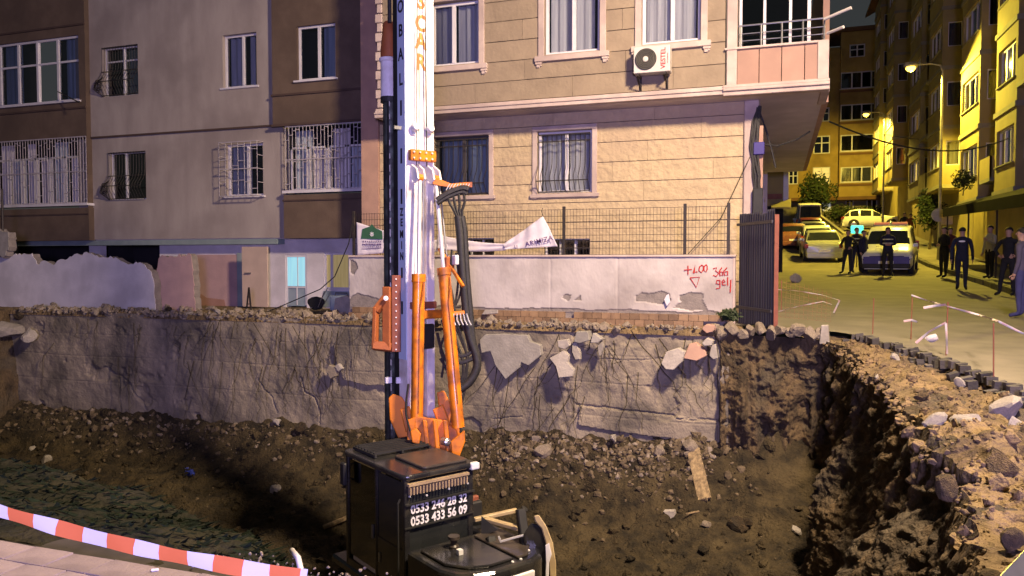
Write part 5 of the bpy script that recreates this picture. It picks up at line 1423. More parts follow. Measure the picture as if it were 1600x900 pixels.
hose([(638,600),(634,640),(640,670),(648,690)], .016, 10.6); hose([(708,560),(720,566),(738,560)], .035); hose([(706,548),(722,556),(740,548)], .03)
hose([(730,580),(726,610),(720,640),(720,680)], .02)
m = MB(); m.bar(lp(686,388,10.9), lp(724,448,10.7), .04, .045); rp_(m, 'strut', 'orange', bevel=.006)
m = MB(); m.bar(lp(690,492,10.75), lp(726,488,10.75), .04, .05); rp_(m, 'hose_bracket', 'orange', bevel=.006)
for k in range(6):
    m = MB(); m.tube([lp(704+k*5, 490, 10.7), lp(702+k*6, 500, 10.7), lp(706+k*6, 508, 10.7)], .010, 6); rp_(m, 'fitting', 'chrome')
m = MB(); c = lp(714, 405, 10.8); m.box(c.x-.06, c.x+.06, c.y-.05, c.y+.05, c.z-.08, c.z+.06); rp_(m, 'junction_box', 'mast_white', bevel=.01)
m = MB(); c = lp(702, 412, 10.85); m.box(c.x-.08, c.x+.06, c.y-.05, c.y+.05, c.z-.10, c.z+.10); rp_(m, 'valve_block', 'orange_dull', bevel=.01)
# ================================================================== STREET BEHIND
def zr_(y): return float(zroad(y))
# ------------------------------------------------------------------ far ochre building closing the street
YX = 80.0; fX = front(YX)
def fr(x0, x1, y0, y1): return rect(x0, x1, y0, y1, YX)
FB = thing('apartment_building', 'ochre apartment building closing the far end of the street', 'building', (P(1320, 330, Y=YX).x, YX, 5))
xl_, xm_, xr_ = P(1205, 250, Y=YX).x, P(1310, 250, Y=YX).x, P(1415, 250, Y=YX).x
zt_ = P(1330, 52, Y=YX).z; zg_ = 4.6; zu = P(1340, 308, Y=YX).z
strips = [fr(1312, 1372, y0, y1) for y0, y1 in ((115,141), (165,190), (212,238), (262,286))]
smalls = [fr(1271, 1297, 212, 240), fr(1270, 1297, 261, 288), fr(1232, 1247, 266, 288), fr(1276, 1296, 168, 190), fr(1276, 1296, 120, 141), fr(1326, 1350, 73, 93), fr(1376, 1392, 262, 286), fr(1376, 1392, 212, 236)]
m = MB(); wall_mesh(m, fX, xl_, xm_, zu, zt_-1.2, smalls, .4, w=.0); m.build('wall', 'ochre', FB)
m = MB(); wall_mesh(m, fX, xm_, xr_, zu, zt_, strips + smalls, .4, w=-1.0); m.box(xm_, xm_+.05, YX-.98, YX, zu, zt_); m.build('bay_wall', 'ochre', FB)
gw = [fr(1284, 1300, 312, 330), fr(1322, 1335, 308, 332), fr(1355, 1372, 308, 332)]
m = MB(); wall_mesh(m, fX, xl_, xr_, zg_-1, zu, gw, .4, w=.6); m.build('ground_floor_wall', 'grey_band', FB)
m = MB(); ubox(m, fX, xl_-.2, xr_+.2, zt_-.1, zt_+.25, -1.3, 4); m.build('roof_edge', 'dark_brick', FB)
m = MB(); ubox(m, fX, xl_-.05, xr_+.05, zu-.3, zu, -1.1, .6); m.build('storey_band', 'dark_brick', FB)
for i, r_ in enumerate(strips):
    window(FB, front(YX-1.0), *r_, w=.1, fm='pvc', fw=.10, mull=(.3,.55,.8) if i != 2 else (.3,.85), lit=None, curtain='curtain' if i == 3 else None, cover=((0,.5),(.55,.9)), pane='pane_dark', sill='pvc')
    m = MB(); ubox(m, front(YX-1.0), xm_, xr_, r_[2]-.35, r_[2]-.15, -.10, 0); m.build('storey_band', 'dark_brick', FB)
for i, r_ in enumerate(smalls):
    to = front(YX-1.0) if i > 4 else fX
    window(FB, to, *r_, w=.1, fm='pvc', fw=.10, mull=(.5,), trans=(.6,), lit='warm_window' if i == 1 else None, curtain=None, pane='pane_dark')
for i, r_ in enumerate(gw): window(FB, front(YX+.6), *r_, w=.1, fm='pvc', fw=.1, mull=(.5,), lit='white_window' if i == 0 else None, curtain=None, pane='pane_dark')
# low yellow shop wall left, under the overhang
C2 = thing('shop_building', 'low yellow-lit shop front past the corner building', 'building', (P(1212, 330, Y=33).x, 33, 1))
f33 = front(33.0); r_ = rect(1190, 1224, 268, 330, 33.0)
m = MB(); ubox(m, f33, r_[0]-3, r_[1], 1.0, r_[3]+.2, 0, 6); m.build('wall', 'cream_yellow', C2)
r2 = rect(1224, 1232, 268, 318, 32.9); m = MB(); ubox(m, front(32.9), r2[0], r2[1], r2[2], r2[3], 0, 1.2); m.build('downpipe_box', 'pvc', C2)
m = MB(); r2 = rect(1199, 1222, 303, 311, 32.95); ubox(m, front(32.92), *r2, 0, .05); m.build('name_plate', 'rust_red', C2)
m = MB(); p = [P(1205,326,Y=31), P(1236,326,Y=31), P(1236,312,Y=33), P(1205,322,Y=33)]; m.prism(p, (0,0,.05)); m.build('awning', 'cream_yellow', C2)
m = MB(); r2 = rect(1196, 1236, 318, 340, 33); ubox(m, f33, r2[0]-2, r2[1]-.3, 1.0, r2[3]-.1, -.02, -.001); m.build('shutter', 'room', C2)

# ------------------------------------------------------------------ right-hand row
XRW = 8.6
def row_house(label, y0, y1, zt0, mt, bays, storey=2.9, bay_mt=None, seed=1, trim='grey_band', base_h=3.0):
    rr = random.Random(seed); zg = zr_(y0) - .3; zb0 = zr_((y0+y1)/2) + base_h
    o = thing('apartment_building', label, 'building', (XRW+3, (y0+y1)/2, zg))
    sx = side(XRW); ops = []; wins = []
    nst = int((zt0 - zb0) / storey)
    span = []
    for b0, b1, pr in bays: span.append((b0, b1))
    u = y0 + .8
    free = []
    while u < y1 - 1.2:
        if not any(b0-.2 < u+1.1 and b1+.2 > u for b0, b1 in span): free.append((u, u+1.1)); u += 2.2
        else: u += .4
    for s_ in range(nst):
        z = zb0 + s_*storey
        for a, b in free: ops.append((a, b, z+.95, z+2.2))
    m = MB(); wall_mesh(m, sx, y0, y1, zg, zt0, ops, .3); m.box(XRW+.01, XRW+9, y0-.02, y0, zg, zt0); m.box(XRW+.01, XRW+9, y0, y1, zt0, zt0+.15); m.build('wall', mt, o)
    for i, r_ in enumerate(ops):
        window(o, sx, *r_, w=.12, fm='pvc', fw=.07, mull=(.5,), curtain='curtain' if rr.random() < .6 else None, cover=((.05,.5),), pane='pane_dark', sill=trim, depth=.4)
    for b0, b1, pr in bays:
        sb_ = side(XRW - pr); bo = []
        for s_ in range(nst):
            z = zb0 + s_*storey; bo.append((b0+.25, b1-.25, z+.95, z+2.25))
        m = MB(); wall_mesh(m, sb_, b0, b1, zb0-.05, zt0-.3, bo, .2)
        # bay cheek towards the camera, with a window on each storey
        ck = [(XRW-pr+.25, XRW-.22, z_[2]+.05, z_[3]-.05) for z_ in bo] if pr > .8 else []
        fz = front(b0-.005); wall_mesh(m, fz, XRW-pr+.004, XRW, zb0-.05, zt0-.3, ck, .2, edge=False)
        m.box(XRW-pr, XRW, b0, b1, zb0-.2, zb0-.05); bw = m.build('bay', bay_mt or mt, o)
        for r_ in bo: window(o, sb_, *r_, w=.1, fm='pvc', fw=.07, mull=(.33,.66), curtain='curtain' if rr.random() < .5 else None, cover=((.1,.5),(.55,.8)), pane='pane_dark', sill=trim, depth=.35)
        for r_ in ck: window(o, fz, *r_, w=.08, fm='pvc', fw=.05, mull=(), curtain='curtain', cover=((.1,.9),), pane='pane_dark', depth=.3)
        for s_ in range(nst+1):
            z = zb0 + s_*storey; m = MB(); m.box(XRW-pr-.06, XRW+.02, b0-.06, b1+.06, z-.12, z+.06); m.build('storey_band', trim, o)
    return o
R1 = row_house('cream apartment building at the right edge with bays over a dark shop awning', 24.0, 41.0, 21, 'cream_yellow', ((30.5, 33.2, 1.0), (35.2, 38.6, 1.1)), seed=3)
R2 = row_house('olive apartment building in the middle of the right row behind the street lamp', 41.2, 56.0, 22, 'olive_wall', ((43.0, 46.5, 1.1), (49.5, 53.5, 1.0)), seed=4, bay_mt='cream_yellow')
R3 = row_house('apartment building with red brick corner farthest in the right row', 56.2, 76.0, 23, 'cream_yellow', ((60, 64, 1.1), (68, 72, 1.1)), seed=5, bay_mt='cream_yellow', base_h=3.4)
z = zr_(57) + 3.4; k_ = 0
while z < 22:
    m = MB(); m.box(XRW-.05 - (.03 if k_ % 2 else 0), XRW+.01, 56.2, 56.9 + (.25 if k_ % 2 else 0), z, z+.42); m.box(XRW-.05, XRW+.6, 56.13, 56.19, z, z+.42); m.build('quoin', 'brick_red', R3); z += .5; k_ += 1
m = MB(); m.prism([(XRW-1.5, 56.6, 23.2), (XRW-1.5, 76, 23.2), (XRW+3, 76, 25.5), (XRW+3, 56.6, 25.5)], (0,0,.2)); m.build('roof', 'dark_brick', R3)
# balconies on the right row
for o_, y0, y1, z in ((R1, 28.0, 30.2, 7.4), (R1, 28.0, 30.2, 10.3), (R2, 46.9, 49.2, 8.3), (R2, 46.9, 49.2, 11.2), (R2, 46.9, 49.2, 5.4), (R1, 33.4, 35.0, 4.6)):
    m = MB(); m.box(XRW-1.1, XRW, y0, y1, z, z+.14); ba = m.build('balcony', 'grey_band', o_)
    g = MB(); g.box(XRW-1.1, XRW-1.03, y0, y1, z+.14, z+.95); g.box(XRW-1.1, XRW, y0, y0+.06, z+.14, z+.95); sub(g, 'parapet', 'cream_yellow', ba)
# planter greenery on a balcony
def leaf_cloud(c, r_, n, size, seed, mt='leaf', name='foliage', parent=None, squash=1.0):
    rr = random.Random(seed); m = MB()
    for i in range(n):
        while True:
            p = Vector((rr.uniform(-1,1), rr.uniform(-1,1), rr.uniform(-1,1)))
            if .15 < p.length < 1: break
        k_ = .72 + .28*math.sin(p.x*5+seed)*math.cos(p.y*4+p.z*6)
        p = Vector((p.x*r_[0], p.y*r_[1], p.z*r_[2]*squash)) * k_ + Vector(c)
        a = Vector((rr.gauss(0,1), rr.gauss(0,1), rr.gauss(0,1))).normalized(); b = a.orthogonal().normalized(); s_ = size*rr.uniform(.6, 1.4)
        m.add([p-a*s_, p+b*s_*.45, p+a*s_, p-b*s_*.45], [(0,1,2,3)])
    return m.build(name, mt, parent)
def plant(name, label, base, h, r_, n, size, seed, cat='tree', trunk=.06):
    o = thing(name, label, cat, base); b = Vector(base)
    m = MB(); top = b + Vector((0,0,h*.62))
    m.tube([b, b+Vector((.03*h,0,h*.3)), top], [trunk, trunk*.8, trunk*.5], 8)
    rr = random.Random(seed)
    for k in range(5):
        a = rr.uniform(0,6.28); m.tube([b+Vector((0,0,h*.35)), top+Vector((math.cos(a)*r_[0]*.6, math.sin(a)*r_[1]*.6, rr.uniform(-.1,.3)*h))], [trunk*.5, trunk*.2], 6)
    m.build('trunk', 'bark', o)
    leaf_cloud((b.x, b.y, b.z+h-r_[2]), r_, n, size, seed, name='crown', parent=o)
    return o
p = P(1505, 285, Y=33.2); plant('balcony_plant', 'leafy plant spilling over the lit balcony of the cream building', (p.x, 33.2, p.z-.5), 1.1, (.5,.7,.5), 500, .07, 2, 'plant', .02)
p = P(1443, 378, Y=46); plant('street_tree', 'dark bushy tree on the right pavement behind the round sign', (7.6, 46, zr_(46)+.1), 3.4, (.9,1.0,1.3), 1500, .10, 3)
p = P(1275, 335, Y=72); plant('street_tree', 'dark round tree in front of the ochre building above the parked cars', (p.x, 72, 4.4), 5.2, (2.0,1.6,2.2), 2200, .16, 4)
p = P(1312, 340, Y=71); plant('bush', 'low bush left of the white hatchback', (p.x, 71, 4.3), 2.2, (1.6,1.0,1.0), 1300, .12, 5, 'bush', .05)
p = P(1358, 335, Y=74); plant('bush', 'light green hedge behind the white hatchback', (p.x, 74, 4.5), 2.0, (3.0,.8,.8), 1500, .12, 6, 'bush', .05)
# low wall along the climbing lane
m = MB(); a, b = P(1302,345,Y=56), P(1325,371,Y=46); m.bar(P(1283,338,Y=60), P(1320,366,Y=45), .18, .12); tag(m.build('lane_kerb', 'grey_band'), 'pale low kerb wall climbing beside the parked cars', 'kerb')
# entrance doorway dark recess
# ------------------------------------------------------------------ awning over the shop at the right edge
AW = thing('shop_awning', 'dark shop awning over the pavement at the right edge', 'awning', (7.8, 29, zr_(28)))
pa = [(XRW-.02, 24.5, 4.15), (XRW-.02, 37, 4.35), (6.6, 37, 3.75), (6.6, 24.5, 3.45)]
m = MB(); m.prism(pa, (0,0,.05)); m.build('cover', 'awning', AW)
m = MB(); m.prism([(6.6,24.5,3.45), (6.6,37,3.75), (6.6,37,3.45), (6.6,24.5,3.12)], (.02,0,0)); m.build('valance', 'awning', AW)
for y in (25, 29, 33, 36.8):
    m = MB(); m.tube([(6.75,y,zr_(y)+.1), (6.75,y,3.5)], .03, 8); m.build('post', 'iron', AW)
m = MB(); r_ = rect(1563, 1600, 302, 330, 27.5); m.box(XRW-.4, XRW-.34, 26, 30, 4.3, 5.2); m.build('sign_board', 'police_blue', AW)

# ------------------------------------------------------------------ street lamps
def street_lamp(head, pole_x, label, glow, zg):
    o = thing('street_lamp', label, 'street lamp', (pole_x, head[1], zg))
    x, y, z = head
    m = MB(); m.tube([(pole_x,y,zg), (pole_x,y,zg+1.2), (pole_x,y,z-.25)], [.09,.075,.05], 12); m.build('pole', 'pole_metal', o, smooth='auto')
    m = MB(); m.tube([(pole_x,y,z-.35), (pole_x-.1,y,z-.05), (pole_x-.5,y,z+.06), (x+.2,y,z+.06)], .035, 8); m.build('arm', 'pole_metal', o, smooth='auto')
    m = MB(); m.lathe([(.03,-.36), (.12,-.3), (.16,-.1), (.16,.12), (.10,.24), (.05,.27)], (x,y,z+.05), (1,0,0), 14); m.box(x-.3, x+.12, y-.13, y+.13, z+.10, z+.16); m.build('housing', 'pole_metal', o, smooth='auto')
    m = MB(); m.lathe([(.01,-.20), (.12,-.17), (.20,-.07), (.21,0)], (x-.05,y,z-.04), (0,0,1), 14); m.build('lens', glow, o, smooth=True)
    m = MB(); m.lathe([(.16,0), (.16,.03), (.09,.05), (.09,.3)], (pole_x,y,zg), (0,0,1), 12); m.build('base', 'pole_metal', o)
    return o
street_lamp(LAMP_FAR, P(1470, 250, Y=39).x, 'lit yellow street lamp on a tall pole right of the police van', 'lamp_glow', zr_(39)+.1)
street_lamp(LAMP_NEAR, 4.6, 'street lamp standing right of the pit, out of the picture', 'lamp_glow_near', .2)
street_lamp(LAMP_TOP, P(1381, 250, Y=62).x, 'second lit street lamp before the ochre building at the far end', 'lamp_glow', zr_(62))
# round traffic sign on the lamp pole
SG = thing('traffic_sign', 'round pale traffic sign seen from behind on the lamp pole', 'traffic sign', (P(1467, 335, Y=38.7).x, 38.7, zr_(38.7)))
p = P(1467, 336, Y=38.75); m = MB(); m.lathe([(.30,0), (.30,.02)], p, (0,1,0), 24); m.build('plate', 'pole_metal', SG)
m = MB(); p2 = P(1480, 342, Y=38.6); m.box(p2.x-.22, p2.x+.22, 38.6, 38.62, p2.z-.25, p2.z+.2); m.build('lower_plate', 'yellow_guard', SG)
m = MB(); m.tube([(p.x+.05, 38.82, zr_(38.8)+.1), (p.x+.05, 38.82, p.z+.3)], .03, 8); m.build('post', 'pole_metal', SG)
# overhead cables
def cable(a, b, sag, r_, label, name='overhead_cable'):
    m = MB(); a, b = Vector(a), Vector(b); m.tube([a.lerp(b, k/16) - Vector((0,0,sag*4*(k/16)*(1-k/16))) for k in range(17)], r_, 5)
    return tag(m.build(name, 'rubber'), label, 'cable')
cable(P(1296,190,Y=20), P(1610,198,Y=34), .8, .022, 'overhead cable sagging across the street from the balcony corner')
cable(P(1372,208,Y=58), P(1610,214,Y=36), .3, .02, 'lower overhead cable along the right row of buildings')
# cable bundle on the building corner
CB = thing('cable_bundle', 'black cable bundle hanging down the corner pier under the balcony', 'cable', P(1180, 330, Y=15.7))
rr = random.Random(12)
for k in range(7):
    x0 = 1172 + rr.uniform(0, 12); m = MB()
    m.tube([P(1183+rr.uniform(-4,6), 165+rr.uniform(0,8), Y=15.75), P(x0+2, 190, Y=15.72), P(x0+rr.uniform(-3,3), 230, Y=15.7), P(x0+rr.uniform(2,8), 275, Y=15.7), P(1182+rr.uniform(-4,6), 330, Y=15.7)], rr.uniform(.012,.028), 6); m.build('cable', 'rubber', CB)
for q in (((1190,225),(1215,228),(1245,218),(1266,205)), ((1183,165),(1196,200),(1206,235),(1212,262))):
    m = MB(); m.tube([P(*a, Y=16.2) for a in q], .018, 6); m.build('cable', 'rubber', CB)
m = MB(); c = P(1186, 232, Y=15.7); m.box(c.x-.1, c.x+.1, 15.65, 15.8, c.z-.12, c.z+.12); m.build('junction_box', 'police_blue', CB, bevel=.01)
m = MB(); c = P(1184, 310, Y=15.6); m.box(c.x-.09, c.x+.09, 15.6, 15.75, c.z-.35, c.z+.2); m.build('meter_cabinet', 'black_matt', CB, bevel=.01)
m = MB(); a, b = P(1163,300,Y=15.65), P(1075,397,Y=15.65); m.tube([P(1172,245,Y=15.6), a.lerp(b,.4), b], .008, 5); tag(m.build('stay_wire', 'rubber'), 'thin diagonal wire before the stone wall right of the fence post', 'wire')

# ------------------------------------------------------------------ vehicles (local +Y = forward)
def car(name, label, loc, rz, paint, kind='sedan', cat='car', group=None, L=4.3, Wd=1.75, H=1.46, parts=True):
    o = thing(name, label, cat, loc, rz, group); hw = Wd/2; h2 = L/2
    if kind == 'sedan': prof = [(-h2,.62,.80,.0),(-h2+.10,.62,.92,.0),(-h2+.62,.60,.98,.0),(-h2+1.15,.58,H-.06,1),(-h2+1.75,.58,H,1),(-h2+2.35,.58,H-.05,1),(-h2+3.02,.60,.97,.0),(h2-.25,.60,.82,.0),(h2-.05,.62,.70,.0),(h2,.62,.60,.0)]
    elif kind == 'hatch': prof = [(-h2,.6,.78,0),(-h2+.08,.6,1.0,0),(-h2+.5,.6,H-.10,1),(-h2+1.2,.6,H,1),(-h2+2.1,.6,H-.04,1),(-h2+2.95,.62,1.02,0),(h2-.3,.6,.90,0),(h2-.05,.6,.74,0),(h2,.6,.6,0)]
    else: prof = [(-h2,.6,1.0,0),(-h2+.05,.6,1.1,0),(-h2+.22,.6,H-.08,1),(-h2+.8,.6,H,1),(-h2+2.4,.6,H,1),(-h2+2.9,.6,H-.12,1),(-h2+3.55,.62,1.06,0),(h2-.35,.6,.95,0),(h2-.06,.6,.76,0),(h2,.6,.62,0)]
    belt = .90 if kind == 'sedan' else .95 if kind == 'hatch' else 1.0
    m = MB(); rows = []
    for i, (y, _b, zt0, gh) in enumerate(prof):
        e = abs(y)/h2; w = hw*(1 - .10*max(0, e-.8)/.2 - .03*max(0,e-.55))
        sh = min(belt, zt0-.02)
        rw = w*.78 if gh else w*.86
        sec = [(0,.22), (w*.90,.22), (w*.985,.36), (w,.58), (w*.985,sh-.06), (w*.955,sh), (rw + (w*.955-rw)*.0 if gh else w*.90, zt0-.05 if gh else zt0-.005), (rw*.9, zt0), (0, zt0+.015)]
        rows.append([(x, y, z_) for x, z_ in sec] + [(-x, y, z_) for x, z_ in reversed(sec[1:-1])])
    n = len(rows[0])
    for i in range(len(rows)-1):
        vs = rows[i] + rows[i+1]
        m.add(vs, [(k, (k+1) % n, n+(k+1) % n, n+k) for k in range(n)])
    m.add(rows[0], [tuple(range(n))]); m.add(rows[-1], [tuple(range(n))])
    me = m; body = me.build('body', paint, o, smooth='auto', local=True)
    bmx = bmesh.new(); bmx.from_mesh(body.data); bmesh.ops.remove_doubles(bmx, verts=bmx.verts, dist=.0005); bmesh.ops.recalc_face_normals(bmx, faces=bmx.faces); bmx.to_mesh(body.data); bmx.free(); body.data.set_sharp_from_angle(angle=R(40))
    gi = [i for i, p_ in enumerate(prof) if p_[3]]
    i0, i1 = gi[0], gi[-1]
    def lift(p_, q_, r_, s_, name_, mt_):
        g = MB(); nrm = (Vector(q_)-Vector(p_)).cross(Vector(s_)-Vector(p_)).normalized()
        c = (Vector(p_)+Vector(q_)+Vector(r_)+Vector(s_))/4
        if nrm.dot(c - Vector((0, c.y*.3, .6))) < 0: nrm = -nrm
        vs = [c + (Vector(v)-c)*.86 + nrm*(.03 if 'side' not in name_ else .010) for v in (p_, q_, r_, s_)]
        g.add(vs, [(0,1,2,3)]); return g.build(name_, mt_, o, local=True)
    def strip(A_, B_, name_, outy):
        g = MB(); ix = [6, 7, 8, 9, 10]; vs = []
        for q in (.10, .90):
            for k_ in ix:
                v = Vector(A_[k_]).lerp(Vector(B_[k_]), q); v.x *= .93; vs.append(v + Vector((0, outy*.012, .014)))
        g.add(vs, [(k_, k_+1, k_+6, k_+5) for k_ in range(4)]); return g.build(name_, 'car_glass', o, local=True)
    strip(rows[i0-1], rows[i0], 'rear_window', -1); strip(rows[i1+1], rows[i1], 'windscreen', 1)
    for sgn in (1, -1):
        for i in range(i0-1, i1+1):
            a, b = rows[i], rows[i+1]; g5, g6 = (5, 6) if sgn > 0 else (-5, -6)
            lift(a[g5], b[g5], b[g6], a[g6], 'side_window', 'car_glass')
        for y in (-h2+.80, h2-.85):
            g = MB(); g.lathe([(.335,-.10), (.345,-.06), (.345,.06), (.32,.10)], (sgn*(hw-.10), y, .33), (1,0,0), 20); wh = g.build('wheel', 'tyre', o, local=True, smooth='auto')
            g = MB(); g.lathe([(.215,0), (.19,.015), (.06,.02)], (sgn*(hw+.0), y, .33), (sgn,0,0), 14); g.build('rim', 'steel', wh, local=True)
            g = MB(); g.lathe([(.40,0), (.40,.004)], (sgn*(hw*.995), y, .36), (sgn,0,0), 20); g.build('wheel_arch', 'black_matt', o, local=True)
        zl_ = .80 if kind == 'sedan' else .92
        g = MB(); g.box(sgn*hw*.87-.13, sgn*hw*.87+.05*1, -h2-.012, -h2+.12, zl_-.12, zl_+.06 + (.18 if kind == 'van' else 0)); g.build('tail_light', 'tail_light', o, local=True, bevel=.02)
        g = MB(); g.box(sgn*hw*.78-.16, sgn*hw*.78+.12, h2-.16, h2+.012, .60, .75); g.build('headlight', 'head_light', o, local=True, bevel=.03)
        g = MB(); g.box(sgn*(hw+.02)-.07, sgn*(hw+.02)+.09, .55, .65, belt+.0, belt+.14); g.build('mirror', paint, o, local=True, bevel=.02)
    g = MB(); g.box(-.26, .26, -h2-.02, -h2+.01, .50, .61); g.build('number_plate', 'decal_white', o, local=True)
    g = MB(); g.box(-.26, .26, h2-.01, h2+.02, .42, .53); g.build('number_plate', 'decal_white', o, local=True)
    g = MB(); g.box(-hw*.9, hw*.9, -h2-.03, -h2+.2, .24, .48); g.box(-hw*.9, hw*.9, h2-.2, h2+.03, .24, .44); g.build('bumper', 'black_matt' if kind == 'van' else paint, o, local=True, bevel=.04, seg=2)
    g = MB(); g.box(-.5, .5, h2-.04, h2+.015, .50, .62); g.build('grille', 'black_matt', o, local=True)
    return o
slope = lambda y: math.atan((zr_(y+2)-zr_(y-2))/4)
def park(o, y): o.rotation_euler = (slope(y), 0, o.rotation_euler.z); return o
gname = 'cars parked along the left side of the street'
def cx_at(px, Y): return P(px, 380, Y=Y).x
c_ = car('parked_car', 'silver sedan nearest in the parked row, seen from behind', (cx_at(1284, 40), 41.2, zr_(41.2)), R(2), 'car_silver', 'sedan', group=gname); park(c_, 41.2)
c_ = car('parked_car', 'white hatchback parked second in the row, ahead of the silver sedan', (cx_at(1274, 46), 46.6, zr_(46.6)), R(2), 'car_white', 'hatch', group=gname, L=4.0, H=1.5); park(c_, 46.6)
c_ = car('parked_car', 'pale sedan parked third in the row', (cx_at(1268, 52), 51.8, zr_(51.8)), R(2), 'car_silver', 'sedan', group=gname); park(c_, 51.8)
c_ = car('parked_car', 'red car parked fourth in the row below the white minibus', (cx_at(1264, 57), 57.0, zr_(57.0)), R(2), 'car_red', 'hatch', group=gname, L=4.0, H=1.5); park(c_, 57)
c_ = car('minibus', 'white minibus parked last in the row up the street', (cx_at(1262, 63), 63.5, zr_(63.5)), R(2), 'car_white', 'van', 'minibus', L=5.0, Wd=1.95, H=2.3); park(c_, 63.5)
car('hatchback', 'white hatchback standing crosswise at the top of the street', (P(1362, 345, Y=66).x, 66, P(1362, 358, Y=66).z), R(-90), 'car_white', 'hatch', L=4.3, H=1.55)
c_ = car('parked_car', 'dark orange car half hidden behind the sheet metal gate', (P(1236, 352, Y=50).x, 50, zr_(50)), R(4), 'rust_red', 'hatch', L=4.0, H=1.45); park(c_, 50)
def police(loc, rz, label):
    v = car('police_van', label, loc, rz, 'car_white', 'van', 'police van', L=4.4, Wd=1.83, H=1.80)
    h2, hw = 2.2, .915
    g = MB(); g.box(-hw*.88, hw*.88, h2-.30, h2+.016, .30, .72); g.build('front_band', 'police_blue', v, local=True, bevel=.03)
    for s_ in (1, -1):
        g = MB(); g.prism([(s_*(hw+.004), -1.9, .62), (s_*(hw+.004), 1.55, .62), (s_*(hw+.004), 1.70, .80), (s_*(hw+.004), -1.9, .80)], (s_*.004,0,0)); g.build('side_band', 'police_blue', v, local=True)
    g = MB(); g.box(-.62, .62, -.1, .16, 1.83, 1.87); g.build('beacon_bar', 'pole_metal', v, local=True)
    g = MB(); g.box(-.60, -.05, -.09, .15, 1.872, 1.97); g.build('beacon', 'red_beacon', v, local=True, bevel=.03)
    g = MB(); g.box(.05, .60, -.09, .15, 1.872, 1.97); g.build('beacon', 'red_beacon', v, local=True, bevel=.03)
    return v
PV = police((P(1398, 400, Y=33).x, 34.2, zr_(34)), R(180-11), 'white and blue police van facing the pit in the middle of the street'); PV.rotation_euler.x = -slope(34)
m_ = Matrix.Translation(PV.location) @ PV.rotation_euler.to_matrix().to_4x4()
_t = text('POLİS', 'lettering', .30, 'police_blue', None, Matrix.Identity(4))
_t.parent = PV; _t.matrix_basis = Matrix.Translation((0, 1.72, 1.055)) @ Matrix.Rotation(R(180), 4, 'Z') @ Matrix.Rotation(R(11), 4, 'X')
gb_ = MB(); c = P(1351, 355, Y=33.5); gb_.box(c.x-.25, c.x+.25, 36.5, 36.7, c.z-.15, c.z+.2)
SLT = thing('signal_light', 'small cyan-green warning light glowing beside the police van roof', 'warning light', (c.x, 36.6, zr_(36.6)))
gb_.build('lens', 'cyan_beacon', SLT, bevel=.05, seg=2)
m = MB(); m.tube([(c.x, 36.6, zr_(36.6)), (c.x, 36.6, c.z-.14)], .03, 8); m.build('stand', 'pole_metal', SLT)

